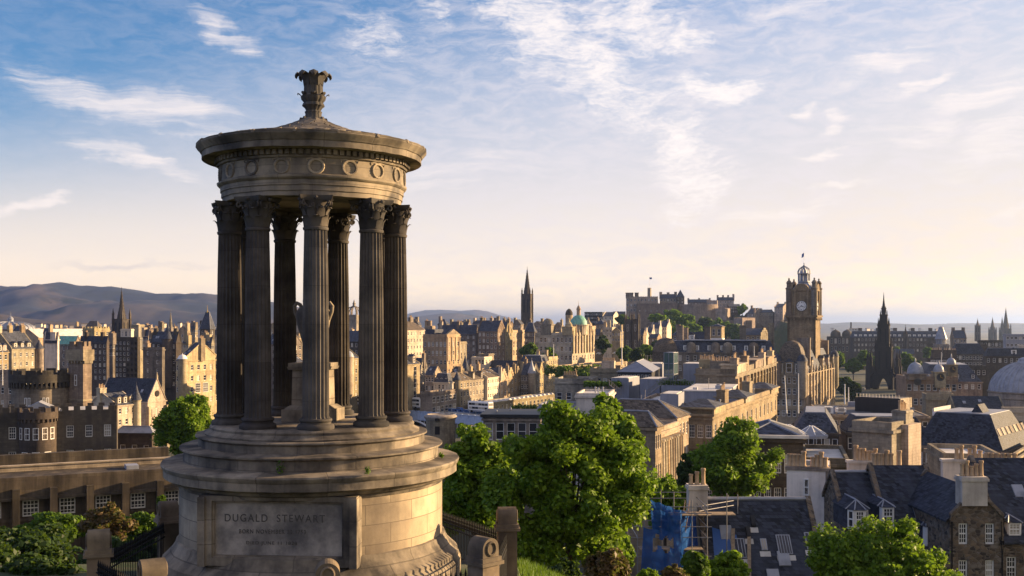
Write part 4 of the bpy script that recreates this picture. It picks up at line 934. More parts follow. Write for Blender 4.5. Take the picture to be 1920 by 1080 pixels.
house(tn, 'dark fronted tenement between square tower and broad dark block', tn, 150, 200, 205, 520, 642, yaw=14, mat='dark', f=(6, 6, (1.1, 1.7)), dz=3.1, roof=('gx', 3.0), roofm='slated', ch=[(.2, .5, 1.4, 1.6, 5, 3), (.8, .5, 1.4, 1.6, 5, 3)])
house('attic_storey', 'white rooftop attic with two windows on the broad dark block', 'attic', 226, 246, 251, 604, 618, yaw=16, mat='cream', f=(3, 1, (1.2, 3.0)), roof=('flat', .4), drop=6.5)
house('stair_tower', 'slim pale tower with vertical ribs right of the dark block', 'tower', 256, 260, 271, 640, 610, mat='sandp', s=(4, 1, (1.0, 14)), roof=('flat', .5), w=6)
b = house(tn, 'dark tenement with a conical corner turret behind the domed hotel', tn, 283, 330, 340, 455, 642, mat='dark', f=(5, 6, (1.1, 1.7)), dz=3.2, roof=('gx', 4.5), ch=[(.1, .5, 1.6, 1.2, 6, 3), (.9, .5, 1.6, 1.2, 6, 3)])
turret(b, b.x0+b.w*.7, -.3, 2.4, b.h-18, b.h+1.5, ('cone', 6.5), 'dark')
house(tn, 'plain brown wall tenement left of the conical turret', tn, 268, 304, 309, 430, 655, mat='sand2', f=(2, 4, (.9, 1.5)), roof=('flat', .8), ch=[(.2, .5, 1.2, 1.8, 2.5, 3)])
b = house('hotel', 'sunlit baronial hotel front with gable and two white domed turrets', 'hotel', 330, 342, 413, 400, 676, yaw=30, f=(3, 5), mat='sandp', roof=('gx', 6.6), s=(6, 4, (1.3, 2.0)), dz=4.1, gap=1.8, ch=[(1.0, .5, 1.6, 2.0, 8.3, 4)], courses=(4.6, 8.7))
for q in (.0, 1.0): turret(b, b.x1, b.d*q, 1.7, b.h-13, b.h+.6, ('dome', 1.7), 'sandp', 'white')
for q in (.40, .60): put_window(b.root, (b.x1+.08, b.d*q, b.h-10.6), R(90), 2.6, 3.6, 'grid')
b = house('pavilion_tower', 'dark square tower with tall pyramid roof and gilded finial', 'tower', 375, 394, 403, 560, 617, mat='dark', roof=('hip', 9.0), f=(2, 2), s=(1, 2), ch=[(.0, .5, 1.5, 2.2, 4.5, 0)])
m = MB(); m.lathe([(.5, 0), (.3, 1), (.12, 1.2), (.05, 4)], 8); m.build('finial', 'gold', b.root, (b.x0+b.w/2, b.d/2, b.h+8.6))
spire('church_spire', 'dark tall church spire rising above the left tenements before the hills', 228, 650, 690, 598, 543, 27, mat='dark', stages=3, pin=1.2, neck=.40)
spire('church_spire', 'small far church spire right of the tallest left spire', 320, 950, 640, 614, 585, 12, mat='sand2', stages=1)
house('museum_hall', 'long low hall with pale reflective roof behind the left tenements', 'museum', 62, 72, 190, 760, 633, mat='sandp', roof=('gy', 6.0), roofm='roofw', w=20)
house('copper_roofed_house', 'stone house with green copper roof behind the square tower', 'house', 106, 141, 152, 470, 645, mat='sand', roof=('gx', 3.4), roofm='copper', f=(4, 3), s=(1, 3))
house('crenellated_block', 'lit crenellated stone block left of the tallest left spire', 'block', 172, 177, 206, 560, 619, mat='sandp', roof=('flat', 1.0), crenel=True, w=8, s=(3, 1))
house('pyramid_roofed_hall', 'brown pyramid roofed hall on the left skyline', 'hall', 160, 183, 191, 820, 614, mat='sand', roof=('hip', 5), roofm='slatebr')
c = at(20, 660, 1000); rt = thing('domed_hall', 'wide ribbed pale dome at the far left below the hills', 'dome', c)
zt = pZ(603, 1000)-c.z; zb = pZ(617, 1000)-c.z
m = MB(); m.lathe([(21, 0), (21, zb-.6), (21.6, zb-.5), (21.6, zb)], 40); m.build('drum', 'sand2', rt)
m = MB(); m.lathe([(21*math.cos(k*math.pi/20), zb+(zt-zb)*math.sin(k*math.pi/20)) for k in range(0, 10)]+[(.3, zt)], 40)
for i in range(20):
    a = 2*math.pi*i/20; m.tube([(21.2*math.cos(a)*math.cos(k*math.pi/20), 21.2*math.sin(a)*math.cos(k*math.pi/20), zb+.2+(zt-zb)*math.sin(k*math.pi/20)) for k in range(0, 9)], .4, 4)
m.build('dome', 'lead', rt, smooth=40)
m = MB(); m.lathe([(2.4, zt-.5), (2.4, zt+2.2), (2.8, zt+2.4), (1.6, zt+4.0), (.2, zt+5.2), (.08, zt+9)], 12); m.build('lantern', 'lead', rt)
# crowned cathedral steeple seen between the columns
c = at(664, 660, 700); rt = thing('crown_steeple', 'cathedral tower with stone crown steeple seen between two columns', 'church tower', c, R(-22)); zt = pZ(590, 700)-c.z; zz = pZ(561, 700)-c.z
m = MB(); m.box(-4.2, -4.2, 0, 4.2, 4.2, zt); m.box(-4.6, -4.6, zt-1, 4.6, 4.6, zt-.3); m.build('tower', 'sand2', rt)
for i in range(8):
    a = i*math.pi/4; q = 4.0*(1.35 if i % 2 else 1.0)
    m = MB(); m.tube([(q*math.cos(a)*k_, q*math.sin(a)*k_, zt+hh_) for k_, hh_ in ((1, 0), (.88, 2.6), (.55, 4.6), (.1, 5.6))], .38, 5); pinnacle_mb(m, q*math.cos(a), q*math.sin(a), zt, .45, 4); m.build('crown_rib', 'sand2', rt)
m = MB(); pinnacle_mb(m, 0, 0, zt+5, 1.0, zz-zt-5); m.build('pinnacle', 'sand2', rt)
b = house(tn, 'lit corner tenement with pale dome glimpsed between the right columns', tn, 640, 653, 673, 410, 672, mat='sandp', roof=('gy', 4), s=(2, 5, (1.1, 1.8)), dz=3.2, w=11)
turret(b, b.x1, 0, 2.1, b.h-14, b.h+.6, ('dome', 2.3), 'sandp', 'lead')
house(tn, 'dark roofed tenement behind the urn between the columns', tn, 640, 672, 692, 520, 640, mat='dark', roof=('gx', 5), f=(4, 4), s=(2, 4))
house(tn, 'tall dark tenement seen between the left pair of columns', tn, 498, 540, 566, 480, 645, mat='sand2', roof=('gx', 4.5), f=(4, 6), s=(4, 6), ch=[(.2, .5, 1.4, 1.4, 6, 3)])
house(tn, 'lit narrow tenement left of the urn between the columns', tn, 545, 553, 570, 430, 680, mat='sandp', roof=('gy', 3), s=(3, 5), w=9)

# ------------------------------------------------------------------ middle: hillside of old town tenements
b = house(tn, 'tall cream tenement with brown pitched roof right of the columns', tn, 748, 757, 796, 520, 619, mat='sandp', roof=('gy', 4.2), roofm='slatebr', s=(7, 6, (1.1, 1.7)), dz=3.4, w=15, ch=[(.5, .03, 1.4, 3, 6.4, 4), (.5, .55, 1.4, 2.4, 6.2, 3), (.5, .97, 1.4, 3, 6.4, 4)])
b = house('classical_block', 'classical stone block with pediment and twin facades on the old town slope', 'block', 793, 838, 863, 470, 631, mat='sand', roof=('flat', 1.0), f=(6, 4, (1.1, 2.0)), s=(3, 6, (1.3, 2.0)), dz=4.0, gap=2.4, courses=(8, 12.5))
m = MB(); x = b.x1+.02; m.add([(x-1, .2, b.h+.9), (x-1, b.d-.2, b.h+.9), (x-1, b.d/2, b.h+3.3), (x, .2, b.h+.9), (x, b.d-.2, b.h+.9), (x, b.d/2, b.h+3.3)], [(0, 2, 1), (3, 4, 5), (0, 3, 5, 2), (1, 2, 5, 4)]); m.build('pediment', 'sandp', b.root)
for k in range(4): m = MB(); m.box(b.x1, b.d*(.08+.28*k)-.35, b.h-11, b.x1+.35, b.d*(.08+.28*k)+.35, b.h-.4); m.build('pilaster', 'sandp', b.root)
m = MB(); m.box(b.x0+1, 1, b.h, b.x0+b.w*.45, b.d*.7, b.h+3.2); m.box(b.x0+b.w*.55, 3, b.h, b.x1-1.5, b.d*.8, b.h+2.2, top=.5); m.build('roof_pavilion', 'slate', b.root)
house('stepped_wing', 'lit stepped wing against the right side of the classical block', 'wing', 858, 862, 875, 485, 643, mat='sandp', roof=('flat', .6), s=(2, 2, (1.0, 3)), w=5)
house(tn, 'dark fronted tenement row with blue slate roof behind the classical block', tn, 862, 893, 897, 610, 626, mat='sand2', roof=('gx', 5), f=(7, 5, (1.1, 1.9)), ch=[(.05, .5, 1.6, 1.6, 7, 4), (.5, .5, 1.6, 1.6, 7, 4)], w=24)
house(tn, 'broad grey tenement with tall lit end gable', tn, 896, 933, 947, 592, 621, mat='sand2', roof=('gx', 5.8), f=(5, 6, (1.2, 1.9)), s=(2, 6, (1.2, 1.9)), crow=True, ch=[(.0, .5, 1.6, 1.6, 7.5, 4), (.5, .5, 1.6, 1.6, 7.5, 4)])
house(tn, 'second lit crow stepped gable right of the broad grey tenement', tn, 925, 947, 961, 604, 622, mat='sandp', roof=('gx', 5.6), s=(2, 6, (1.2, 1.9)), crow=True, ch=[(1., .5, 1.4, 1.4, 7.5, 3)])
house('library_block', 'lit block with tall upright windows above the old town trees', 'block', 956, 961, 986, 640, 622, mat='sandp', roof=('flat', 1.0), s=(5, 3, (1.4, 3.6)), dz=5, w=12, courses=(6,))
house(tn, 'grey tenement with hipped slate roof left of the bank', tn, 984, 1002, 1006, 650, 622, mat='sand2', roof=('hip', 5.5), f=(4, 4))
# bank on the mound
b = house('bank', 'grand domed bank with sunlit pillared side above a terrace wall', 'bank', 1003, 1073, 1115, 600, 628, yaw=24, mat='sandp', roof=('flat', 1.2), f=(9, 3, (1.5, 2.6)), s=(8, 3, (1.5, 3.0)), dz=5.0, gap=1.6, courses=(5.2, 10.6, 15.6))
for k in range(8): m = MB(); m.box(b.x1, b.d*(k+.02)/8, b.h-10.5, b.x1+.7, b.d*(k+.02)/8+1.0, b.h+(3.5 if k in (1, 3, 4, 6) else .6)); pinnacle_mb(m, b.x1+.3, b.d*(k+.02)/8+.5, b.h+(3.4 if k in (1, 3, 4, 6) else .6), .55, 3); m.build('pilaster', 'sandp', b.root)
for fy, ww, hh in ((.06, 5.5, 4.2), (.62, 8, 5.5), (.93, 6, 4.5)):
    m = MB(); y = b.d*fy; m.box(b.x1-6, y-ww/2, b.h, b.x1+.2, y+ww/2, b.h+hh); m.box(b.x1-6.4, y-ww/2-.4, b.h+hh, b.x1+.5, y+ww/2+.4, b.h+hh+.5)
    m.lathe([(2.4, b.h+hh+.5), (2.0, b.h+hh+2), (.8, b.h+hh+3.4), (.1, b.h+hh+5.6)], 10, b.x1-3, y); m.build('roof_pavilion', 'sandp', b.root)
m = MB(); x = b.x0+b.w*.30; m.box(x-3.2, -.3, b.h, x+3.2, 6, b.h+5.5); m.box(x-3.6, -.6, b.h+5.5, x+3.6, 6.4, b.h+6.1); m.lathe([(3.2*math.cos(k*math.pi/14), b.h+6.1+3.2*math.sin(k*math.pi/14)) for k in range(7)]+[(.1, b.h+9.4)], 16, x, 3); m.build('roof_pavilion', 'sand2', b.root)
x, y = b.x0+b.w*.86, b.d*.5
m = MB(); m.lathe([(5.2, b.h), (5.2, b.h+5.0), (5.7, b.h+5.2), (5.7, b.h+5.8)], 20, x, y); dr = m.build('drum', 'sandp', b.root)
m = MB(); m.lathe([(5.0*math.cos(k*math.pi/18), b.h+5.8+5.6*math.sin(k*math.pi/18)) for k in range(9)]+[(1.2, b.h+11.4)], 20, x, y); m.build('dome', 'copper', dr, smooth=40)
m = MB(); m.lathe([(1.2, b.h+11.2), (1.2, b.h+14.4), (1.5, b.h+14.6), (.9, b.h+16), (.15, b.h+17), (.05, b.h+19.5)], 10, x, y); m.build('lantern', 'sandp', dr)
house('terrace_wall', 'long lit retaining terrace with balustrade below the domed bank', 'wall', 1030, 1068, 1176, 560, 689, yaw=26, mat='sandp', roof=('flat', .6), s=(14, 1, (1.6, 2)), gap=1.2)
c = at(1067, 620, 760); rt = thing('small_dome', 'small dark round cupola just right of the green dome', 'cupola', c); z = pZ(588, 760)-c.z
m = MB(); m.lathe([(2.6, 0), (2.6, z-1)], 14); m.build('drum', 'sandp', rt); m = MB(); m.lathe([(2.7*math.cos(k*math.pi/14), z-1+4.4*math.sin(k*math.pi/14)) for k in range(7)]+[(.1, z+3.6)], 14); m.build('dome', 'dark', rt)
spire('church_spire', 'tall blackened gothic spire alone on the skyline left of the castle', 988.5, 940, 640, 551, 503, 20, mat='dark', stages=2, pin=.8, neck=.50, yaw=18)
b = house('hotel', 'lit hotel wing with tall arched windows beside the bridge bus', 'hotel', 735, 752, 787, 392, 684, mat='sandp', roof=('gy', 3.2), s=(2, 4, (2.3, 3.4)), dz=4.6, gap=1.0, w=12, dorm=[('s', .3, 2.0, 2.6, 'sandp'), ('s', .75, 2.0, 2.6, 'sandp')], courses=(4.8,))
house(tn, 'narrow dark house squeezed behind the arched window hotel', tn, 775, 789, 800, 440, 690, mat='sand2', roof=('gx', 4), f=(2, 3), s=(2, 3), crow=True, ch=[(1, .5, 1.2, 1.6, 6, 3)])
house('gabled_house', 'small gabled stone house with lit gable above the low panelled block', 'house', 797, 813, 828, 430, 703, mat='sand', roof=('gx', 3.2), f=(3, 3), s=(1, 1))
house('mansard_house', 'pale house with dark mansard roof above the low panelled block', 'house', 813, 841, 851, 414, 717, mat='cream', roof=('mansard', 3.4, 1.0), f=(4, 2, (1.0, 1.8)), dorm=[('f', .2, 1.2, 1.6), ('f', .5, 1.2, 1.6), ('f', .8, 1.2, 1.6)])
b = house(tn, 'crow gabled house with a tall conical roofed turret', tn, 846, 858, 872, 440, 704, mat='sandp', roof=('gx', 3.5), s=(2, 3), crow=True)
turret(b, b.x1-.5, b.d+1.3, 2.0, b.h-14, b.h+.8, ('cone', 7.5), 'sand2')
house('panelled_block', 'low flat stone block with two rows of pale panels beside the bridge', 'block', 787, 810, 856, 396, 739, mat='sand2', roof=('flat', .7), s=(6, 2, (2.7, 2.3)), dz=3.8, gap=1.1, recess=.12)
b = house(tn, 'tenement with small cone topped corner right of the panelled block', tn, 846, 857, 880, 420, 715, mat='sand', roof=('gy', 3), roofm='slatebr', s=(4, 4, (1.2, 1.9)), w=9)
turret(b, b.x1, 0, 1.4, b.h-12, b.h+.6, ('cone', 3.6), 'sand')
house(tn, 'brown crow stepped tenement with tall chimney stacks in the street row', tn, 874, 880, 914, 432, 713, mat='sand', roof=('gy', 3.2), roofm='slatebr', s=(6, 5, (1.1, 1.8)), w=10, ch=[(.6, .0, 1.2, 1.6, 5.5, 3), (.6, .55, 1.2, 1.6, 5.2, 3), (.6, .98, 1.2, 1.6, 6, 3)], dorm=[('s', .3, 1.8, 2.4, 'sand'), ('s', .75, 1.8, 2.4, 'sand')])
house(tn, 'whitewashed six bay tenement in the street row', tn, 908, 914, 938, 446, 708, mat='cream', roof=('gy', 2.8), roofm='slatebr', s=(6, 6, (1.0, 1.6)), dz=3.0, w=10)
for k, (a, c_) in enumerate(((938, 951), (951, 964), (964, 977))):
    house('gabled_house', ('left', 'middle', 'right')[k]+' house of three pointed gables in the street row', 'house', a-9, a, c_, 458+k*9, 712-k*3, mat=('sandp', 'sandp', 'sand')[k], roof=('gx', 4.2), s=(2, 5, (1.1, 1.8)), crow=True, w=10, ch=[(1., .0, 1.3, 1.0, 5.5, 2)])
b = house(tn, 'grey corner tenement with pale turret roof at the middle of the street row', tn, 976, 997, 1012, 480, 703, mat='sand2', roof=('gx', 5), f=(4, 5, (1.1, 1.9)), s=(2, 5, (1.1, 1.9)), ch=[(.1, .5, 1.4, 1.4, 7, 3)])
turret(b, b.x1, 0, 1.7, b.h-14, b.h+.8, ('cone', 6.0), 'sand2', 'lead')
house('gabled_house', 'twin gabled cream house right of the pale turret roof', 'house', 1004, 1011, 1019, 490, 700, mat='sandp', roof=('gx', 4.5), s=(2, 5), w=9, crow=True)
house(tn, 'tall sunlit tenement with mansard roof near the end of the street row', tn, 1012, 1016, 1029, 500, 678, mat='sandp', roof=('mansard', 2.8, 1), s=(4, 7, (1.0, 1.8)), dz=3.3, w=11, ch=[(.5, 1., 1.4, 1.2, 4.5, 4)])
house(tn, 'last and tallest lit tenement at the right end of the street row', tn, 1024, 1029, 1046, 515, 673, mat='sandp', roof=('flat', 1), s=(5, 7, (1.1, 1.9)), dz=3.4, w=12, courses=(4, 15), ch=[(.5, .98, 1.4, 2.2, 4.0, 0)])
house('cafe_block', 'pale modern block with ochre rooftop room among the tenements', 'block', 884, 908, 922, 500, 671, mat='cream', roof=('flat', .5), f=(4, 2, (1.3, 2.2)), s=(2, 2), dz=4)
house('rooftop_room', 'ochre flat roofed room on top of the pale modern block', 'room', 896, 916, 926, 508, 664, mat='sandp', roof=('flat', .2), drop=4.5, f=(2, 1, (1.5, 1.4)))
house(tn, 'long low house with dark slate roof in front of the hillside trees', tn, 908, 966, 976, 500, 693, mat='sand2', roof=('gx', 4), roofm='slated', f=(9, 2))
b = house('station_wall_building', 'long low sunlit station building with a row of rooflights', 'station', 902, 914, 1046, 420, 757, yaw=28, mat='sandp', roof=('flat', .25), roofm='roofw', s=(18, 1, (1.5, 2.6)), gap=1.2, w=9)
for k in range(16): m = MB(); y = b.d*(k+.5)/16; m.box(-3.4, y-1.1, b.h+.06, -1.2, y+1.1, b.h+.7, top=.5); m.build('rooflight', 'roofw', b.root)
b = house('stone_pavilion', 'dark roofed stone pavilion with black framed windows behind the tree tops', 'pavilion', 906, 1010, 1016, 190, 785, yaw=4, mat='sand2', roof=('flat', .4), roofm='blk', f=(5, 2, (2.0, 3.0)), gap=.8, dz=4)
m = MB(); m.box(b.x0-.5, -.5, b.h+.2, b.x1+.5, b.d+.4, b.h+.75); m.build('roof_edge', 'blk', b.root)
c = at(826, 830, 200); c.z = -34; rt = thing('round_mausoleum', 'low round stone mausoleum with heavy cornice beside the monument steps', 'mausoleum', c); z = pZ(786, 200)+34
m = MB(); m.lathe([(2.85, 0), (2.75, z)], 48); m.build('wall', 'sand2', rt, smooth=40)
m = MB(); m.lathe([(2.7, z-.05), (2.85, z+.02), (2.9, z+.2), (3.1, z+.35), (3.12, z+.6), (2.95, z+.75), (2.5, z+.95), (2.2, z+.7)], 48); m.build('cornice', 'sand2', rt, smooth=30)
m = MB(); m.box(-.45, -.1, -2.6, .45, .35, -1.1); m.lathe([(.45, 0), (.45, .45)], 16, 0, 0); o = m.build('niche', 'black', rt, (-.4, -2.74, z))
# ------------------------------------------------------------------ filler rooftops of the old town ridge
FILL = [(832, 22, 604, 760), (852, 18, 608, 720), (872, 24, 606, 780), (896, 20, 603, 820), (915, 24, 605, 760), (934, 18, 603, 840), (952, 22, 607, 740), (972, 20, 604, 800), (1010, 24, 605, 780), (1030, 18, 612, 700), (1128, 24, 604, 860),
        (1142, 26, 612, 760), (1158, 22, 618, 700), (806, 20, 610, 640), (782, 16, 606, 700), (1090, 30, 606, 820), (1048, 18, 607, 800), (860, 16, 616, 640), (1120, 20, 624, 700), (925, 16, 613, 680), (990, 16, 612, 690),
        (282, 20, 618, 700), (300, 16, 612, 800), (345, 24, 620, 640), (362, 18, 612, 760), (405, 20, 624, 600), (275, 14, 626, 560), (120, 22, 614, 900), (150, 18, 610, 980), (350, 14, 640, 520), (392, 20, 640, 500), (290, 20, 634, 540), (240, 16, 612, 760),
        (508, 20, 616, 700), (530, 18, 606, 900), (556, 18, 622, 640), (640, 22, 612, 760), (684, 16, 618, 700), (655, 18, 628, 620), (560, 14, 606, 900), (522, 16, 636, 560), (38, 26, 616, 800), (90, 18, 620, 700), (208, 16, 640, 540)]
rr = random.Random(5)
for k, (px, w_, yt, Y) in enumerate(FILL):
    k2 = rr.choice(('gx', 'gx', 'gy', 'flat', 'hip')); mt = rr.choice(('sandp', 'sand', 'sand2', 'sand2', 'sand'))
    yt += 4
    lab = {'gx': 'distant pitched roof tenement crowded among the old town rooftops', 'gy': 'distant gable fronted tenement crowded among the old town rooftops', 'flat': 'distant flat topped block crowded among the old town rooftops', 'hip': 'distant hip roofed house crowded among the old town rooftops'}[k2]
    house(tn, lab, tn, px-w_/2, px+w_*.22, px+w_/2, Y, yt, mat=mt, roof=(k2, 1.0 if k2 == 'flat' else rr.uniform(2.5, 4)), f=(3, 2, (1.1, 1.7)), s=(2, 2, (1.1, 1.7)), drop=30,
          ch=[(rr.choice((.1, .9)), .5, 1.6, 2.4, rr.uniform(4, 6), rr.choice((0, 3))), (.5, .5, 2.0, 1.6, rr.uniform(4, 6), 0)][:rr.choice((1, 2))], group='distant old town rooftops')
# tiny pale houses at the foot of the hills
mb = MB(); mb.box(-6, -5, -8, 6, 5, 5); mb.add([(-6.4, -5.4, 5), (6.4, -5.4, 5), (6.4, 5.4, 5), (-6.4, 5.4, 5), (-6.4, 0, 8.5), (6.4, 0, 8.5)], [(0, 1, 5, 4), (2, 3, 4, 5), (1, 2, 5), (3, 0, 4)], 1)
vm = mb.mesh('suburb_house', ['cream', 'slatebr'])
for k in range(70):
    px = rr.uniform(60, 415) if k < 60 else rr.uniform(700, 760); Y = rr.uniform(2000, 2400)
    o = link('suburb_house', vm, None, (pX(px, Y), Y, pZ(rr.uniform(606, 613), Y)-3), rr.uniform(-1, 1)); o.scale = (rr.uniform(.4, 1.0), .7, rr.uniform(.4, .7))
    tag(o, 'tiny pale suburban house far off at the foot of the hills', 'house', 'suburban houses below the hills')
for k in range(16):
    px = rr.uniform(1560, 1900); Y = rr.uniform(3200, 5200)
    o = link('suburb_house', vm, None, (pX(px, Y), Y, pZ(rr.uniform(616, 624), Y)-3), rr.uniform(-1, 1)); o.scale = (rr.uniform(.7, 2.0), .9, rr.uniform(.5, 1.0))
    tag(o, 'tiny far suburban building on the plain at the right', 'house', 'far buildings on the western plain')

# ------------------------------------------------------------------ castle on its crag
hill('castle_crag', [(1120, 640), (1160, 604), (1185, 600), (1270, 599), (1345, 600), (1400, 596), (1440, 590), (1478, 588), (1500, 604), (1530, 632), (1560, 650)], 1185, 170, -46, 'rock', bump=2.4, seed=2, nx=200, ny=46, sc=26)
cg = 'blocks and walls of the hilltop castle'
K = dict(mat='castle', cornice=False, kind='far', group=cg)
b = house('castle_block', 'long crenellated palace block at the left end of the hilltop castle', 'castle', 1174, 1233, 1240, 1150, 559, yaw=10, roof=('flat', 1.2), crenel=True, f=(9, 3, (1.5, 2.2)), dz=5.5, drop=30, **K)
for q in (.04, .16, .33): m = MB(); x = b.x0+b.w*q; m.box(x-2, 2, b.h, x+2, 6, b.h+5.5); m.box(x-2.3, 1.7, b.h+5.5, x+2.3, 6.3, b.h+6.2); m.build('chimney', 'castle', b.root)
b = house('castle_tower', 'slim clock turret rising above the castle palace block', 'castle', 1214, 1219.5, 1221.5, 1152, 543, yaw=15, roof=('flat', 1.2), crenel=True, drop=24, **K)
m = MB(); m.tube([(b.x0/2, b.d/2, b.h), (b.x0/2, b.d/2, b.h+14)], .14, 5); fl = m.build('flagpole', 'white', b.root); m = MB(); m.box(b.x0/2, b.d/2, b.h+11.4, b.x0/2+2.6, b.d/2+.1, b.h+13.4); m.build('flag', 'bluev', b.root)
house('castle_block', 'crenellated great hall with chimneys in the middle of the castle', 'castle', 1237, 1268, 1272, 1158, 559, yaw=10, roof=('gx', 4.5), f=(5, 2, (1.5, 2.4)), dz=6, drop=30, ch=[(.05, .5, 3, 3, 7, 0), (.5, .5, 3, 3, 6.5, 0), (.95, .5, 3, 3, 7, 0)], **K)
house('castle_tower', 'dark square memorial tower with steep cap on the castle skyline', 'castle', 1268, 1283, 1286, 1150, 557, yaw=10, roof=('hip', 8), f=(2, 2), drop=30, **{**K, 'mat': 'dark'})
house('castle_wall', 'high plain curtain wall below the castle palace', 'castle', 1194, 1270, 1275, 1140, 571, yaw=6, roof=('flat', .8), f=(7, 1, (1.2, 1.2)), gap=6, drop=26, crenel=True, **K)
c = at(1306, 600, 1160); rt = thing('castle_battery', 'huge curved battery wall at the front of the castle', 'castle', (c.x, c.y, pZ(606, 1160)), 0, cg); z = pZ(571, 1160)-pZ(606, 1160)
m = MB(); m.lathe([(25, -12), (23, z), (22.3, z), (22.3, z-1)], 40); m.build('wall', 'castle', rt, smooth=40)
house('castle_block', 'low roofed barrack with dormers behind the curved battery', 'castle', 1290, 1332, 1336, 1200, 567, yaw=8, roof=('gx', 3.5), f=(7, 1), drop=20, ch=[(.02, .5, 2, 2, 5, 0), (.5, .5, 2, 2, 5, 0), (.98, .5, 2, 2, 5, 0)], **K)
b = house('castle_block', 'broad gatehouse block with small round top right of the battery', 'castle', 1325, 1345, 1356, 1165, 566, yaw=14, roof=('flat', 1.2), f=(3, 2), drop=26, crenel=True, **K)
house('castle_block', 'barrack range with many chimneys at the right of the main castle', 'castle', 1345, 1376, 1381, 1185, 563, yaw=10, roof=('gx', 3.5), f=(7, 2, (1.3, 2)), drop=24, ch=[(.02, .5, 2, 2, 6, 0), (.35, .5, 2, 2, 6, 0), (.66, .5, 2, 2, 6, 0), (.98, .5, 2.2, 2.2, 7, 0)], **K)
house('castle_wall', 'low lit rampart in front of the barrack range', 'castle', 1335, 1360, 1372, 1140, 580, yaw=24, roof=('flat', .8), drop=18, crenel=True, **K)
house('castle_block', 'dark barrack with two window rows beside the castle tree', 'castle', 1366, 1388, 1392, 1165, 575, yaw=8, roof=('gx', 3), f=(6, 2, (1.2, 1.8)), drop=22, **{**K, 'mat': 'dark'})
house('castle_wall', 'long lower rampart wall running right below the barracks', 'castle', 1300, 1410, 1425, 1110, 602, yaw=6, roof=('flat', .8), drop=26, **K)
house('castle_wall', 'lit bastion wall with corner buttress on the crag', 'castle', 1386, 1392, 1416, 1105, 598, yaw=40, roof=('flat', .8), drop=20, crenel=True, w=10, **K)
house('castle_block', 'gabled cottage with three chimneys on the crag right of the tree', 'castle', 1400, 1414, 1430, 1130, 588, yaw=26, roof=('gx', 6), f=(2, 1), s=(2, 1), drop=20, ch=[(.1, .5, 2, 2, 9, 0), (.9, .1, 2, 2, 6, 0), (.9, .9, 2, 2, 6, 0)], **K)
house('castle_block', 'small governor house range on the crag left of the clock tower', 'castle', 1418, 1450, 1456, 1150, 586, yaw=10, roof=('gx', 3.5), f=(6, 1), drop=26, ch=[(.3, .5, 2, 2, 5, 0)], **K)
house('castle_block', 'stepped gable block beside the hotel clock tower', 'castle', 1452, 1468, 1480, 1140, 576, yaw=24, roof=('gx', 4), f=(3, 2), s=(2, 2), drop=30, crow=True, ch=[(.0, .5, 2, 2, 6, 0), (.9, .5, 2, 2, 6, 0)], **K)
# assembly hall twin towers, white gables, flats
b = house('assembly_hall', 'gothic college front between its twin towers', 'college', 1166, 1206, 1212, 815, 628, mat='sand', roof=('gx', 4), f=(6, 2, (1.2, 3.2)), dz=5, drop=26)
for k, px in enumerate((1178, 1192.5)):
    c = at(px, 664, 800); z = pZ(598, 800)-c.z; rt = thing('gothic_tower', ('left', 'right')[k]+' tower of the dark twin gothic college towers', 'tower', c, R(-22), 'twin gothic towers')
    m = MB(); m.box(-1.9, -1.9, -6, 1.9, 1.9, z); m.box(-2.1, -2.1, z*.55, 2.1, 2.1, z*.57); m.build('tower', 'dark', rt)
    for sx_ in (-1, 1):
        for sy_ in (-1, 1): m = MB(); m.box(sx_*2-.5, sy_*2-.5, -6, sx_*2+.5, sy_*2+.5, z+.5); pinnacle_mb(m, sx_*2, sy_*2, z+.5, .55, 5.0); m.build('buttress', 'dark', rt)
    for rz, p in ((0, (0, -1.95)), (90, (1.95, 0))):
        for zz in (z*.3, z*.75): put_window(rt, (p[0], p[1], zz), R(rz), 1.2, z*.2, 'far')
for k, (a, c_, e, yt, Y, lab) in enumerate(((1196, 1208, 1217, 630, 830, 'low white gabled house right of the gothic towers'), (1213, 1222, 1228, 624, 850, 'white turreted house with slate roof below the castle trees'), (1222, 1236, 1241, 616, 880, 'tall white gable with long slate roof below the castle'), (1238, 1250, 1259, 613, 890, 'rightmost white gabled house below the castle trees'))):
    house('gabled_house', lab, 'house', a, c_, e, Y, yt, mat='cream', roof=('gx', 5), f=(3, 4, (1.1, 1.7)), s=(2, 4, (1.1, 1.7)), drop=28, ch=[(.9, .5, 1.6, 2, 6.5, 0)])
house('stone_lodge', 'brown stone lodge below the white gables', 'house', 1216, 1232, 1240, 800, 634, mat='sand', roof=('gx', 3), f=(3, 3), s=(2, 3), drop=20)
house('modern_flats', 'dark glassy flats with flat roof on the skyline right of the green dome', 'flats', 1096, 1129, 1133, 1000, 586, yaw=10, mat='blk', roof=('flat', .6), f=(8, 3, (1.6, 1.6)), drop=24)
house('gabled_house', 'white stepped gables on the skyline left of the castle', 'house', 1130, 1150, 1160, 980, 593, yaw=14, mat='cream', roof=('gx', 4), f=(5, 3, (1.2, 1.7)), s=(2, 3), drop=24, crow=True)
house('modern_flats', 'low dark roofed range between white gables and castle', 'flats', 1150, 1172, 1178, 1010, 590, yaw=8, mat='dark', roof=('gx', 3), f=(6, 2), drop=24)

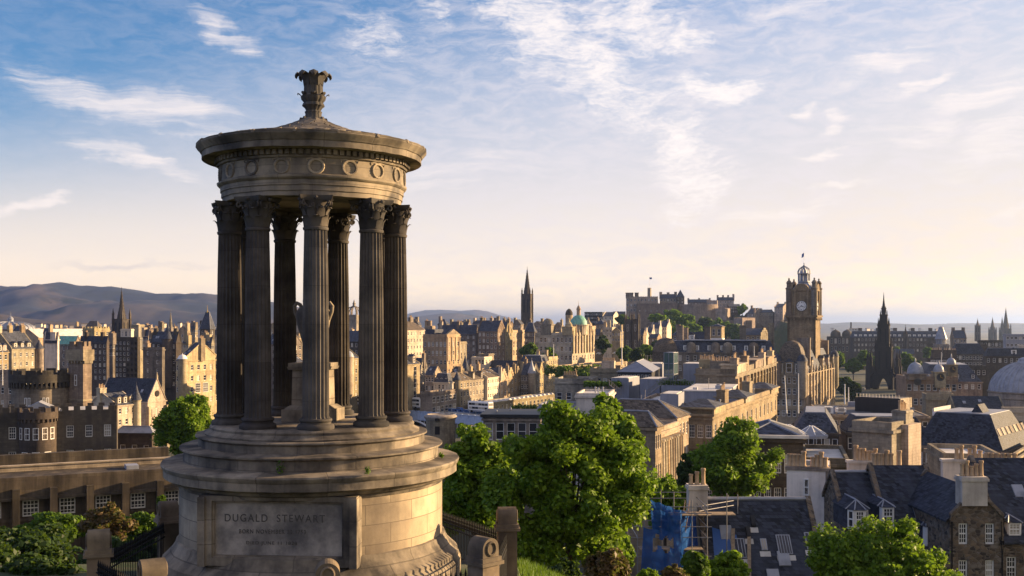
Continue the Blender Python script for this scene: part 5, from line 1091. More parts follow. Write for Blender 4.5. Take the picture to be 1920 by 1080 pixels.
# ------------------------------------------------------------------ station hotel with its clock tower
NY = 26
b = house('grand_hotel', 'grand brown stone hotel block carrying the tall clock tower', 'hotel', 1454, 1505, 1566, 404, 702, yaw=NY, mat='sand', roof=('mansard', 8.5, 3.2), f=(5, 4, (1.3, 2.3)), s=(10, 4, (1.3, 2.3)), dz=4.2, gap=1.2, courses=(5, 9.3, 13.5), dorm=[('f', .18, 2.4, 4.2, 'sand', .1, .0), ('f', .5, 3.2, 4.6, 'sand', .1, .0), ('f', .82, 2.4, 4.2, 'sand', .1, .0)]+[('s', q, 3.0, 4.8, 'sand', .1, -.1) for q in (.1, .27, .6, .77, .93)])
HB = b
for x, y in ((b.x0+.5, .3), (b.x1-.3, .3), (b.x1-.3, b.d-.5)): turret(b, x, y, 1.9, b.h-8, b.h+5, ('dome', 2.6), 'sand', 'slate')
m = MB(); cx = b.x0+b.w*.48
m.box(b.x0+1.2, .4, b.h, b.x0+9.6, 9, b.h+6.2); m.lathe([(6.1, b.h+6.2), (5.9, b.h+8.0), (5.0, b.h+10.2), (3.2, b.h+12.0), (1.2, b.h+12.7), (.1, b.h+12.9)], 4, b.x0+5.4, 4.7, rot=math.pi/4); m.build('domed_pavilion', 'slatebr', b.root, smooth=60)
for k in range(11): m = MB(); y = b.d*(k+.02)/11; m.box(b.x1, y, b.h-13, b.x1+.6, y+1.1, b.h-.3); pinnacle_mb(m, b.x1+.2, y+.6, b.h, .5, 3.2); m.build('pilaster', 'sand', b.root)
for fx, fy, top in ((.86, .14, 13.8), (.3, .55, 12.5), (.6, .9, 12)): chimney(b.root, b.x0+b.w*fx-2.4, b.d*fy-.9, b.x0+b.w*fx+2.4, b.d*fy+.9, b.h+3, b.h+top, 'sand2', 0)
# the clock tower: a part of the hotel with faces, turrets and crown
Yt = 446; ct = at(1507.5, 700, Yt); a = -R(NY)
loc = Matrix.Rotation(R(NY), 3, 'Z') @ (Vector((ct.x, ct.y, 0))-Vector((HB.root.location.x, HB.root.location.y, 0)))
zr = lambda py: pZ(py, Yt)-HB.root.location.z
hw = 5.7
m = MB(); zc = zr(592)
m.box(-hw, -hw, 0, hw, hw, zc); m.box(-hw-.5, -hw-.5, zc-1.1, hw+.5, hw+.5, zc-.6); m.box(-hw-.9, -hw-.9, zc-.6, hw+.9, hw+.9, zc+.1)
for k in range(9):
    q = -hw+(2*hw)*k/8
    m.box(q-.22, -hw-.75, zc-1.9, q+.22, -hw, zc-1.1); m.box(hw, q-.22, zc-1.9, hw+.75, q+.22, zc-1.1)
for z in (zr(640), zr(615)): m.box(-hw-.25, -hw-.25, z-.3, hw+.25, hw+.25, z)
for sx_ in (-1, 1):
    for sy_ in (-1, 1): m.box(sx_*hw-.9*(sx_ > 0)-.0, sy_*hw-.9*(sy_ > 0), 0, sx_*hw+.9*(sx_ < 0), sy_*hw+.9*(sy_ < 0), zc-1.1)
zk = zr(543); hk = hw-.35
m.box(-hk, -hk, zc+.1, hk, hk, zk); m.box(-hk-.5, -hk-.5, zk-.7, hk+.5, hk+.5, zk)
for rz in (0, 90, 180, 270):      # arched gable over each dial
    m.T = Matrix.Rotation(R(rz), 4, 'Z'); m.box(-2.9, -hk-.55, zc+.2, -2.3, -hk, zk+.6); m.box(2.3, -hk-.55, zc+.2, 2.9, -hk, zk+.6)
    n_ = 10; arc = [(2.9*math.cos(math.pi*k/n_), zk+2.4*math.sin(math.pi*k/n_)) for k in range(n_+1)]
    m.add([(x, -hk-.5, z) for x, z in arc]+[(x, -hk+1.2, z) for x, z in arc], [tuple(range(n_+1))[::-1]]+[(k, k+1, n_+2+k, n_+1+k) for k in range(n_)])
m.T = None
tw = m.build('clock_tower', 'sand', HB.root, (loc.x, loc.y, 0))
for sx_ in (-1, 1):
    for sy_ in (-1, 1):
        m = MB(); x, y = sx_*(hk-.2), sy_*(hk-.2); m.lathe([(1.25, zc+.1), (1.25, zk), (1.5, zk+.1), (1.5, zk+.5), (1.0, zk+.9), (1.0, zk+2.4), (1.25, zk+2.6), (.9, zk+3.3), (.25, zk+3.9), (.4, zk+4.3), (.1, zk+4.8)], 12, x, y); m.build('corner_turret', 'sand2', tw, smooth=30)
for k in range(4):
    z0 = zr(640)
for rz, in ((0,), (90,), (180,), (270,)):
    T_ = Matrix.Rotation(R(rz), 4, 'Z'); zd = zr(574)
    m = MB(); m.T = T_ @ Matrix.Translation((0, -hk-.12, zd)) @ Matrix.Rotation(R(90), 4, 'X')
    m.lathe([(0, 0.02), (1.95, .02), (2.0, .0), (2.0, -.1)], 36, mi=0); m.lathe([(1.98, -.1), (1.98, .08), (2.25, .08), (2.25, -.1)], 36, mi=1)
    for h_ in range(12):
        an = h_*math.pi/6; m.T = T_ @ Matrix.Translation((0, -hk-.12, zd)) @ Matrix.Rotation(R(90), 4, 'X') @ Matrix.Rotation(an, 4, 'Z')
        m.box(-.09, 1.25, .03, .09, 1.75, .06, 1)
        if h_ % 3 == 0: m.box(.14, 1.25, .03, .26, 1.75, .06, 1)
    m.T = T_ @ Matrix.Translation((0, -hk-.12, zd)) @ Matrix.Rotation(R(90), 4, 'X')
    df = m.build('clock_face', ['white', 'letter'], tw)
    m = MB(); m.T = T_ @ Matrix.Translation((0, -hk-.20, zd)) @ Matrix.Rotation(R(90), 4, 'X')
    for an, L, w_ in ((-118, 1.05, .13), (-235, 1.6, .09)):
        m2 = m.T; m.T = m2 @ Matrix.Rotation(R(an), 4, 'Z'); m.box(-w_, -.3, 0, w_, L, .05, 0); m.T = m2
    m.build('clock_hands', 'letter', tw)
m = MB(); z1, z2, z3, z4 = zr(529), zr(513), zr(500), zr(493)
m.lathe([(hk*1.05, zk), (hk*.95, zk+.6), (2.9, z1-.4), (3.1, z1), (2.6, z1+.1)], 4, rot=math.pi/4); m.build('lead_roof', 'lead', tw)
m = MB(); m.lathe([(2.5, z1), (2.5, z1+.5)], 8); m.lathe([(2.7, z2-.3), (2.8, z2), (2.4, z2+.1)], 8)
for i in range(8):
    an = i*math.pi/4; x, y = 2.3*math.cos(an), 2.3*math.sin(an); m.lathe([(.24, z1+.4), (.24, z2-.2)], 6, x, y)
    m.tube([(2.5*math.cos(an)*k_, 2.5*math.sin(an)*k_, z2+(z3-z2)*h_) for k_, h_ in ((1, 0), (1.03, .3), (.85, .65), (.4, .95), (.12, 1.05))], .2, 5)
m.lathe([(1.6, z1+.3), (1.6, z2), (1.2, z2+1.2), (.2, z3)], 10)
m.lathe([(.35, z3-.3), (.55, z3+.3), (.3, z3+.7), (.12, z3+.9), (.3, z4-.3), (.1, z4)], 8); m.tube([(0, 0, z4), (0, 0, zr(471))], .06, 5)
m.build('crown_lantern', 'lead', tw, smooth=30)
m = MB(); z = zr(474); m.add([(0, .02, z), (-.9, .25, z-.5), (-1.0, .0, z-2.2), (-.1, .02, z-1.6), (0, -.02, z), (-.9, .2, z-.5), (-1.0, -.05, z-2.2), (-.1, -.02, z-1.6)], [(0, 1, 2, 3), (7, 6, 5, 4), (0, 4, 5, 1), (1, 5, 6, 2), (2, 6, 7, 3), (3, 7, 4, 0)]); m.build('flag', 'bluev', tw)
# long mansard wing behind
b = house('hotel_wing', 'long blue grey mansard roofed hotel wing with chimneys and white dormers', 'hotel', 1226, 1455, 1462, 432, 661, yaw=14, mat='sand2', roof=('mansard', 4.6, 2.2), roofm='slate', f=(16, 2, (1.2, 2.2)), dz=4.2, gap=1.4, d=16,
      ch=[(.21, .3, 2.6, 2.0, 11, 0), (.44, .3, 2.4, 2.0, 10.5, 0), (.73, .3, 2.6, 2.0, 11, 0), (.96, .5, 2.6, 2.0, 12, 0), (.24, .7, 2.6, 2, 10, 0)], dorm=[('f', q, 1.5, 2.4, 'white', .4, .5) for q in (.26, .36, .46, .565, .66, .76, .90)])
for q in (.31, .51, .61, .82): m = MB(); x = b.x0+b.w*q; m.lathe([(2.0, b.h-.4), (2.1, b.h+2.4), (1.5, b.h+3.6), (.3, b.h+4.2)], 16, x, .9); m.build('round_gablet', 'sand2', b.root)
m = MB(); x = b.x0+4.6; m.box(x-5.2, -.5, b.h-12, x+5.2, 9, b.h); m.lathe([(7.3, b.h), (7.0, b.h+1.6), (5.6, b.h+3.9), (3.4, b.h+5.3), (.2, b.h+5.9)], 4, x, 4.2, rot=math.pi/4); m.build('domed_pavilion', ['slatebr'], b.root, smooth=60)
m = MB(); m.box(x+8, .8, b.h+4.7, b.x1-4, 8, b.h+5.1); m.build('roof_lights', 'lead', b.root)
b = house('bell_tower', 'square stone belvedere with arched openings on a white base', 'tower', 1333, 1353, 1358.5, 560, 612, yaw=22, mat='sandp', roof=('hip', 1.2), f=(2, 1, (1.5, 3.4)), s=(2, 1, (.8, 3.4)), gap=1.4, kind='far')
m = MB(); m.box(b.x0-.06, -.06, b.h-14, b.x1+.06, b.d, b.h-6.2); m.build('white_base', 'white', b.root)
house(tn, 'slate roofed house between tall chimneys left of the belvedere', tn, 1284, 1328, 1334, 500, 639, yaw=12, mat='sand2', roof=('gx', 4), roofm='slated', f=(5, 2), dorm=[('f', .3, 2.4, 2.6, 'white')])
house(tn, 'dark hip roofed house left of the white belvedere base', tn, 1262, 1284, 1290, 520, 628, yaw=20, mat='sand2', roof=('hip', 3), f=(3, 3), ch=[(.3, .5, 1.8, 2, 5, 0)])
house(tn, 'stone house with stepped gable right of the belvedere', tn, 1388, 1426, 1440, 540, 628, yaw=22, mat='sand2', roof=('gx', 3.2), f=(4, 3), s=(2, 2), crow=True)
# ------------------------------------------------------------------ right centre: waterloo terraces and modern roofs
WY = 22
b = house('stone_terrace', 'colonnaded stone terrace block with pot topped chimneys below the clock tower', 'terrace', 1304, 1379, 1456, 215, 701, yaw=20, mat='sand', roof=('flat', 1.0), roofm='leadd', f=(4, 1, (1.1, 1.9)), s=(12, 2, (1.4, 3.0)), gap=2.6, dz=5.0, courses=(2.2, 6.4), kind='sash',
          ch=[(.12, .10, 3.0, 1.6, 2.6, 7), (.55, .06, 4.2, 1.6, 2.4, 9), (.95, .02, 1.4, 3.0, 3.2, 4), (.95, .22, 1.4, 3.0, 3.2, 4), (.95, .62, 1.4, 3.4, 3.2, 5), (.95, .86, 1.4, 3.4, 3.2, 5)])
for k in range(13): m = MB(); y = b.d*k/13+.3; m.box(b.x1, y, b.h-11.5, b.x1+.5, y+.9, b.h-1.0); m.build('pilaster', 'sand', b.root)
for k in (0, 5, 9): m = MB(); y = b.d*k/13; m.box(b.x1-3, y, b.h, b.x1+.35, y+b.d*2.4/13, b.h+1.6); m.box(b.x1-3.3, y-.3, b.h+1.6, b.x1+.6, y+b.d*2.4/13+.3, b.h+1.9); m.build('roof_pavilion', 'sand', b.root)
b = house('stone_terrace', 'lit stone terrace with hipped corner pavilion and balustrade behind the middle tree', 'terrace', 1290, 1336, 1457, 160, 776, yaw=23, mat='sand', roof=('flat', .7), roofm='leadd', f=(3, 3, (1.15, 2.0)), s=(14, 3, (1.15, 2.1)), gap=1.7, dz=4.4, courses=(5.4, 1.0), kind='sash', ch=[(.4, .3, 1.4, 3, 2.6, 4), (.3, .7, 1.4, 3, 2.8, 4)])
for fy in (.0, .42, .86):
    m = MB(); y = b.d*fy; L = b.d*.14; m.box(b.x1-5, y, b.h-.2, b.x1+.25, y+L, b.h+.7); m.box(b.x1-5.3, y-.3, b.h+.7, b.x1+.55, y+L+.3, b.h+.95)
    q = [(b.x1-5.3, y-.3, b.h+.95), (b.x1+.55, y-.3, b.h+.95), (b.x1+.55, y+L+.3, b.h+.95), (b.x1-5.3, y+L+.3, b.h+.95), (b.x1-3.0, y+L*.5, b.h+1.95), (b.x1-1.8, y+L*.5, b.h+1.95)]
    m.add(q, [(0, 1, 5, 4), (1, 2, 5), (2, 3, 4, 5), (3, 0, 4)], 1); m.build('roof_pavilion', ['sand', 'slate'], b.root)
for k in range(8): m = MB(); y = b.d*(.17+k*.03); m.lathe([(.42, b.h-11), (.36, b.h-5.4)], 10, b.x1+.6, y); m.build('column', 'sand', b.root)
b = house('porticoed_hall', 'stone hall with a long lit colonnade and hipped slate roof behind the big tree', 'hall', 1170, 1226, 1272, 130, 812, yaw=24, mat='sand', roof=('flat', .5), s=(9, 1, (1.1, 5.2)), gap=1.8, f=(3, 2), kind='sash', courses=(1.2,))
for k in range(10): m = MB(); y = b.d*(k+.02)/10+.5; m.lathe([(.46, b.h-9.5), (.44, b.h-5), (.38, b.h-1.2), (.52, b.h-1.15), (.52, b.h-.9)], 14, b.x1+.5, y); m.build('column', 'sand', b.root, smooth=35)
house('hall_pavilion', 'hip roofed end pavilion of the colonnaded hall, the farther one', 'pavilion', 1176, 1267, 1291, 152, 784, yaw=24, mat='sand', roof=('hip', 2.2), roofm='slatebr', s=(4, 2, (1.0, 1.8)), f=(5, 1), gap=1.0, kind='sash', w=13)
house('hall_pavilion', 'brown hip roofed pavilion of the colonnaded hall nearest the big tree', 'pavilion', 1150, 1229, 1240, 126, 801, yaw=24, mat='sand', roof=('hip', 1.7), roofm='slatebr', s=(3, 2, (.9, 1.7)), gap=1.0, kind='sash', w=8)
b = house('plant_room', 'long grey rooftop plant room with bright pale roof', 'plant room', 1282, 1364, 1381, 190, 735, yaw=16, mat='zinc', roof=('flat', .0), roofm='roofw', drop=8, cornice=False)
m = MB(); m.box(b.x0-.2, -.2, b.h+.02, b.x1+.2, b.d+.2, b.h+.22); m.build('roof_edge', 'roofw', b.root)
house('plant_room', 'small grey rooftop box left of the long pale roof', 'plant room', 1238, 1272, 1283, 180, 739, yaw=16, mat='zinc', roof=('flat', .0), roofm='roofw', drop=9, cornice=False)
house('office_block', 'flat roofed office carrying the long grey plant room', 'office', 1190, 1360, 1392, 187, 764, yaw=16, mat='sand2', roof=('flat', .6), roofm='roofw', f=(10, 1), d=26)
b = house('zinc_roofed_pavilion', 'rooftop restaurant with blue grey hipped zinc roof', 'restaurant', 1158, 1222, 1238, 262, 698, yaw=12, mat='blk', roof=('hip', 2.4), roofm='zinc', f=(9, 1, (1.3, 2.2)), gap=.6, kind='far', cornice=False)
house('zinc_shed', 'ribbed grey rooftop shed behind the hipped zinc roof', 'shed', 1183, 1242, 1247, 288, 682, yaw=10, mat='zinc', roof=('flat', .0), roofm='roofw', cornice=False)
house('zinc_shed', 'ribbed grey rooftop shed right of the glass lift tower', 'shed', 1281, 1312, 1330, 275, 682, yaw=14, mat='zinc', roof=('flat', .0), roofm='roofw', cornice=False)
for lab, a, c_, e, Y, yt in (('left grey ribbed box with pale roof and steel stair', 1146, 1179, 1199, 236, 709), ('right grey ribbed box with pale roof and steel stair', 1200, 1237, 1254, 230, 711)):
    b = house('zinc_shed', lab, 'shed', a, c_, e, Y, yt, yaw=20, mat='zinc', roof=('flat', .0), roofm='roofw', cornice=False)
    m = MB()
    for k in range(int(b.w/.5)): m.box(b.x0+k*.5, -.06, b.h-12, b.x0+k*.5+.09, 0, b.h-.05)
    m.build('ribbed_cladding', 'zinc', b.root)
b = house('zinc_shed', 'curved grey terrace wall with planted railing below the lift tower', 'terrace', 1240, 1298, 1313, 224, 724, yaw=18, mat='zinc', roof=('flat', .1), roofm='roofw', cornice=False)
for k in range(12): m = MB(); x = b.x0+b.w*(k+.5)/12; m.tube([(x, .2, b.h), (x, .2, b.h+1.1)], .04, 5); m.build('railing_post', 'steel', b.root)
m = MB(); m.tube([(b.x0, .2, b.h+1.1), (b.x1, .2, b.h+1.1)], .05, 5); m.build('rail', 'steel', b.root)
link('planting', leaf_mesh('planting', [(b.x0+b.w*q, 1.2, b.h+.5) for q in (.1, .25, .45, .6, .8)], [(1.6, .8, .7)]*5, 900, .35, 'leaf_mid'), b.root)
b = house('lift_tower', 'tall glazed lift tower standing among grey rooftop sheds', 'tower', 1245, 1263, 1271, 256, 661, yaw=22, mat='liftglass', roof=('flat', .0), roofm='zinc', cornice=False)
m = MB()
for z in (b.h, b.h-2.6, b.h-5.2, b.h-7.8):
    m.box(b.x0-.08, -.08, z-.12, b.x1+.08, .0, z+.02); m.box(b.x1, -.08, z-.12, b.x1+.08, b.d, z+.02)
for x, y in ((b.x0, -.05), (b.x1, -.05), (b.x1, b.d), ((b.x0+b.x1)/2, -.05)): m.box(x-.07, y-.07, b.h-12, x+.07, y+.07, b.h)
m.build('steel_frame', 'zinc', b.root)
def stair(lab, pa, pb, Y):
    A, Bq = at(*pa, Y), at(*pb, Y); r = thing('steel_stair', lab, 'stair', Bq, 0, 'outdoor steel stairs'); d_ = A-Bq
    for oy in (0, 1.0):
        m = MB(); m.tube([(0, oy, 0), (d_.x, oy, d_.z)], .10, 5); m.build('stringer', 'steel', r)
        m = MB(); m.tube([(0, oy, 1.0), (d_.x, oy, d_.z+1.0), (d_.x*1.25, oy, d_.z+1.0)], .05, 5)
        for k in range(6): t_ = k/5; m.tube([(d_.x*t_, oy, d_.z*t_), (d_.x*t_, oy, d_.z*t_+1)], .035, 5)
        m.build('handrail', 'steel', r)
    for k in range(9): t_ = (k+.5)/9; m = MB(); m.box(d_.x*t_-.16, 0, d_.z*t_, d_.x*t_+.16, 1.0, d_.z*t_+.05); m.build('tread', 'steel', r)
stair('steel stair descending right beside the left grey box', (1143, 722), (1165, 741), 226)
stair('steel stair descending left beside the right grey box', (1240, 722), (1215, 741), 220)
house('stone_block', 'low stone block with broad pot topped chimney left of the zinc roof', 'block', 1106, 1163, 1173, 300, 696, yaw=14, mat='sand', roof=('flat', .8), roofm='roofw', f=(5, 1, (1.2, 1.6)), gap=2.0, ch=[(.52, .5, 3.6, 2.4, 2.7, 8), (.9, .2, 1.4, 1.6, 1.6, 0)])
b = house('stone_block', 'stone parapet block with wide chimney in front of the bank terrace', 'block', 1040, 1110, 1122, 262, 717, yaw=12, mat='sand2', roof=('flat', .9), roofm='roofw', f=(4, 1, (1.3, 1.8)), gap=2.6, ch=[(.36, .3, 3.4, 1.6, 1.6, 8)])
house('flat_roofed_block', 'plain pinkish flat roofed block peeking above the big tree', 'block', 1080, 1142, 1180, 188, 742, yaw=10, mat='harl', roof=('flat', .4), roofm='roofw')
house('flat_roofed_block', 'dark low roof with white rails left of the plain pinkish block', 'block', 1010, 1090, 1100, 215, 764, yaw=10, mat='zinc', roof=('flat', .5), roofm='leadd')
house('flat_roofed_block', 'lower flat pale roof behind the big tree tops', 'block', 1130, 1226, 1260, 168, 772, yaw=16, mat='sand2', roof=('flat', .4), roofm='roofw')
for px, py, w_, h_, lab in ((1010, 768, 90, .9, 'leafy roof garden strip below the terraced street row'), (1130, 723, 60, .8, 'row of shrubs on the roof terrace left of the grey boxes'), (1075, 700, 95, 3.0, 'orange green shrub bank below the bank terrace wall')):
    Y = 236 if h_ < 2 else 480
    o = link('shrub_row', leaf_mesh('shrub_row', [(pX(px+w_*(q/9-.5), Y)-pX(px, Y), 0, h_*.5) for q in range(10)], [(w_/F*Y*.08, 1.2, h_*.7)]*10, 1500, .4 if h_ < 2 else .9, 'leaf_mid'), None, at(px, py, Y)); tag(o, lab, 'shrubs', kind='stuff')

# ------------------------------------------------------------------ north bridge with its buses
A_, B_ = at(912, 794, 372), at(640, 749, 425); dirv = (B_-A_); Lb = math.hypot(dirv.x, dirv.y); ang = math.atan2(dirv.y, dirv.x)
br = thing('road_bridge', 'long pale blue iron road bridge carrying buses behind the monument', 'bridge', (A_.x, A_.y, -44), ang); Zd = -33.6+44
m = MB(); m.box(-14, -17, Zd-1.6, Lb+30, 0, Zd, 0); m.build('deck', 'asphalt', br)
m = MB(); m.box(-14, -3.4, Zd+.004, Lb+30, -.35, Zd+.15); m.box(-14, -16.6, Zd+.004, Lb+30, -13.8, Zd+.15); m.build('pavement', 'roofw', br)
for y in (0, -17.35):
    m = MB(); m.box(-14, y, Zd-1.9, Lb+30, y+.35, Zd+.35); m.box(-14, y-.08, Zd+1.3, Lb+30, y+.43, Zd+1.5); n_ = int((Lb+44)/3.2)
    for k in range(n_):
        x = -14+k*3.2; m.box(x, y-.06, Zd+.35, x+.5, y+.41, Zd+1.62); m.box(x+.5, y+.12, Zd+.35, x+3.2, y+.23, Zd+1.3, 1)
    m.build('parapet', ['bluep', 'bluev' if y < -1 else 'bluep'], br)
for k in range(3):
    x0 = -14+k*34.0; m = MB(); n_ = 16; pts = []
    for i in range(n_+1): t_ = i/n_; pts.append((x0+2+30*t_, Zd-8.4+6.2*math.sin(math.pi*t_)))
    for y in (.1, .0-8.5, -17.2):
        m.tube([(x, y, z) for x, z in pts], .35, 6)
        for i in range(1, n_): m.tube([(pts[i][0], y, pts[i][1]), (pts[i][0], y, Zd-1.7)], .14, 5)
    m.build('arch_span', 'white', br)
    m = MB(); m.box(x0-2, -17.5, -4, x0+2, .4, Zd-1.6); m.build('stone_pier', 'sandp', br)
bus_n = [0]
def bus(px, py, Y, rz, lab, col='white'):
    r = thing('double_decker_bus', lab, 'bus', at(px, py, Y), rz, 'buses on the bridge')
    L, w, h = 10.6, 2.5, 4.25
    m = MB(); m.box(-L/2, -w/2, .45, L/2, w/2, h-.25); m.box(-L/2+.05, -w/2+.05, h-.25, L/2-.05, w/2-.05, h, 0, topx=.985, topy=.9); m.box(-L/2, -w/2-.01, .45, L/2, w/2+.01, 1.0, 1); m.build('body', [col, 'zinc'], r)
    for y, s_ in ((-w/2-.03, 1), (w/2+.03, -1)):
        for z0, z1 in ((1.45, 2.25), (2.85, 3.65)):
            for k in range(6):
                x = -L/2+.5+k*1.62; m = MB(); m.box(x, y-.02, z0, x+1.5, y+.02, z1); m.build('side_window', 'glass', r)
    for x in (-L/2-.03, L/2+.03):
        for z0, z1 in ((1.25, 2.3), (2.8, 3.75)): m = MB(); m.box(x-.02, -w/2+.2, z0, x+.02, w/2-.2, z1); m.build('windscreen', 'glass', r)
    for x in (-3.0, 3.3):
        for y in (-w/2, w/2): m = MB(); m.lathe([(.0, -.14), (.48, -.14), (.48, .14), (0, .14)], 16); o = m.build('wheel', 'iron', r, (x, y, .48)); o.rotation_euler = (R(90), 0, 0)
bus(901, 774, 396, ang, 'white double decker bus on the bridge left of the tree tops')
bus(773, 766, 402, ang+.04, 'white double decker bus on the bridge partly behind the right column')
bus(662, 760, 420, ang+.02, 'double decker bus on the bridge glimpsed between two columns')
def car(px, py, Y, rz, lab, col):
    r = thing('parked_car', lab, 'car', at(px, py, Y), rz)
    m = MB(); m.box(-2.1, -.85, .3, 2.1, .85, .85, topx=.97, topy=.95); m.box(-1.2, -.8, .85, 1.3, .8, 1.42, topx=.66, topy=.82); m.build('body', col, r)
    m = MB(); m.box(-1.08, -.82, .9, 1.18, .82, 1.32, topx=.70, topy=.86); m.build('window', 'glass', r)
    for x in (-1.3, 1.3):
        for y in (-.8, .8): m = MB(); m.lathe([(0, -.1), (.32, -.1), (.32, .1), (0, .1)], 12); o = m.build('wheel', 'iron', r, (x, y, .32)); o.rotation_euler = (R(90), 0, 0)
car(862, 771, 398, ang, 'blue car on the bridge left of the right hand bus', 'bluev')
car(1124, 665, 640, .2, 'silver car parked under the tree right of the bank', 'silver'); car(1155, 664, 640, .1, 'white car parked left of the tall mast below the gothic towers', 'white')
def lamp_post(px, py, Y, h, lab):
    r = thing('street_lamp', lab, 'street lamp', at(px, py, Y)); m = MB(); m.tube([(0, 0, 0), (0, 0, h*.5), (0, 0, h)], [.12, .09, .06], 6); m.build('post', 'iron', r)
    m = MB(); m.lathe([(.05, h), (.25, h+.1), (.32, h+.6), (.05, h+.9)], 8); m.build('lantern', 'cream', r)
lamp_post(793, 760, 405, 8, 'tall street lamp on the bridge before the panelled block'); lamp_post(866, 768, 398, 7, 'street lamp on the bridge between car and bus')
lamp_post(1690, 764, 500, 9, 'street lamp right of the dark memorial base'); lamp_post(1622, 768, 490, 9, 'street lamp left of the dark memorial base')
def mast(px, pt, pb, Y, lab, lean=0.0, r0=.14, cat='flagpole', mat='white'):
    a = at(px, pb, Y); h = (pb-pt)/F*Y; m = MB(); m.tube([(0, 0, 0), (lean*h, 0, h)], [r0, r0*.5], 7); m.lathe([(.02, h), (r0*1.2, h+.15), (.02, h+.3)], 8, lean*h, 0); o = m.build('flagpole', mat, None, a); tag(o, lab, cat)
mast(1475, 706, 775, 330, 'leaning white flagpole left of the upright one before the hotel', -.055, .20); mast(1497, 702, 775, 330, 'upright white flagpole before the sunlit hotel side', 0, .20)
mast(1166, 620, 684, 560, 'tall bare mast before the twin gothic towers', 0, .3); mast(1038, 646, 672, 520, 'short flagpole on the last tenement of the street row', 0, .2)
mast(1414, 650, 682, 330, 'thin mast before the long mansard roof', 0, .12); mast(1765, 662, 712, 372, 'thin mast above the domed turrets at the right', 0, .12); mast(1584, 722, 758, 330, 'pale lamp mast beside the dark gothic monument', 0, .25); mast(1591, 728, 758, 330, 'second pale mast beside the dark gothic monument', 0, .2)

# ------------------------------------------------------------------ blackened gothic memorial, far terraces, spires
c = at(1657, 768, 650); Ys = 650; rt = thing('gothic_memorial', 'blackened openwork gothic memorial spire with pinnacles and a tall arch', 'monument', c, R(-24)); zz = lambda py: pZ(py, Ys)-c.z
def gtier(m, h0, z0, z1, h1=None):
    h1 = h1 or h0*.86; m.box(-h0, -h0, z0, h0, h0, z1, top=h1/h0); m.box(-h1-.35, -h1-.35, z1-.5, h1+.35, h1+.35, z1)
zs = [0, zz(705), zz(650), zz(609), zz(590), zz(578), zz(548)]
m = MB()
for sx_ in (-1, 1):
    for sy_ in (-1, 1): m.box(sx_*4.4-1.5, sy_*4.4-1.5, -6, sx_*4.4+1.5, sy_*4.4+1.5, zs[1]+1, top=.95)
n_ = 12
for rz in range(4):
    m.T = Matrix.Rotation(R(90*rz), 4, 'Z'); 
    arc = [(-2.95+5.9*i/n_, zs[1]-7.5+6.2*math.sin(math.pi*i/n_)**.75) for i in range(n_+1)]
    vs_ = [(x, -5.4, z) for x, z in arc]+[(2.95, -5.4, zs[1]+1), (-2.95, -5.4, zs[1]+1)]; k = len(vs_)
    m.add(vs_+[(x, -3.6, z) for x, y, z in vs_], [tuple(range(k)), tuple(range(k, 2*k))[::-1]]+[(i, i+1, k+i+1, k+i) for i in range(n_)])
m.T = None; m.box(-5.9, -5.9, zs[1]+.8, 5.9, 5.9, zs[1]+2); m.build('arched_base', 'black', rt)
m = MB(); gtier(m, 5.0, zs[1]+2, zs[2], 4.6); m.build('lower_stage', 'black', rt)
m = MB(); gtier(m, 3.5, zs[2], zs[3], 3.25); m.build('middle_stage', 'black', rt)
m = MB(); gtier(m, 2.35, zs[3], zs[4], 2.05); m.build('upper_stage', 'black', rt)
m = MB(); m.box(-1.2, -1.2, zs[4], 1.2, 1.2, zs[5], top=.85); m.box(-1.5, -1.5, zs[5]-.5, 1.5, 1.5, zs[5]); m.lathe([(1.0, zs[5]), (.42, zs[5]+(zs[6]-zs[5])*.5), (.06, zs[6])], 8); m.build('spire', 'black', rt)
for hgt, rad_, n2, hp, rp in ((zs[2]-1, 4.5, 4, 8.5, .75), (zs[3]-1, 3.0, 4, 6.0, .6), (zs[4]-.5, 1.9, 4, 4.0, .42), (zs[5]-.3, 1.15, 4, 2.2, .24), (zs[1]+2, 5.6, 4, 9, .8)):
    for k in range(n2): a = math.pi/4+k*math.pi/2; m = MB(); pinnacle_mb(m, rad_*1.38*math.cos(a), rad_*1.38*math.sin(a), hgt-2.5, rp, hp+2); m.build('pinnacle', 'black', rt)
for k in range(4):
    a = math.pi/4+k*math.pi/2; m = MB(); x, y = 11.8*math.cos(a), 11.8*math.sin(a)
    m.box(x-1.6, y-1.6, -6, x+1.6, y+1.6, zs[1]-4, top=.85); m.box(x-1.4, y-1.4, zs[1]-4, x+1.4, y+1.4, zs[1]+6, top=.85); pinnacle_mb(m, x, y, zs[1]+5.5, 1.35, 11)
    for q in (0, 1, 2, 3): pinnacle_mb(m, x+1.3*math.cos(q*math.pi/2+.78), y+1.3*math.sin(q*math.pi/2+.78), zs[1]-2, .45, 7)
    m.tube([(x, y, zs[1]-1), (x*.75, y*.75, zs[1]+1), (x*.45, y*.45, zs[1]+4)], .7, 5); m.build('corner_buttress', 'black', rt)
for k in range(4):
    for zc, hgt, q, ww in (((zs[1]+2+zs[2])/2, (zs[2]-zs[1])*.6, 4.85, 1.1), ((zs[2]+zs[3])/2, (zs[3]-zs[2])*.6, 3.45, .8)):
        for off in (-.42, .42): m = MB(); m.box(-ww/2, -.1, -hgt/2, ww/2, .1, hgt/2, topx=.9); a = R(90*k); o = m.build('lancet', 'iron', rt, (q*math.sin(a)+off*q*math.cos(a), -q*math.cos(a)+off*q*math.sin(a), zc), a)
m = MB(); m.box(-1.4, -1.4, -1, 1.4, 1.4, 2.0); m.lathe([(1.1, 2), (1.2, 3), (.8, 4.4), (.35, 4.8), (.45, 5.3), (.2, 5.8)], 10); m.build('statue', 'cream', rt)
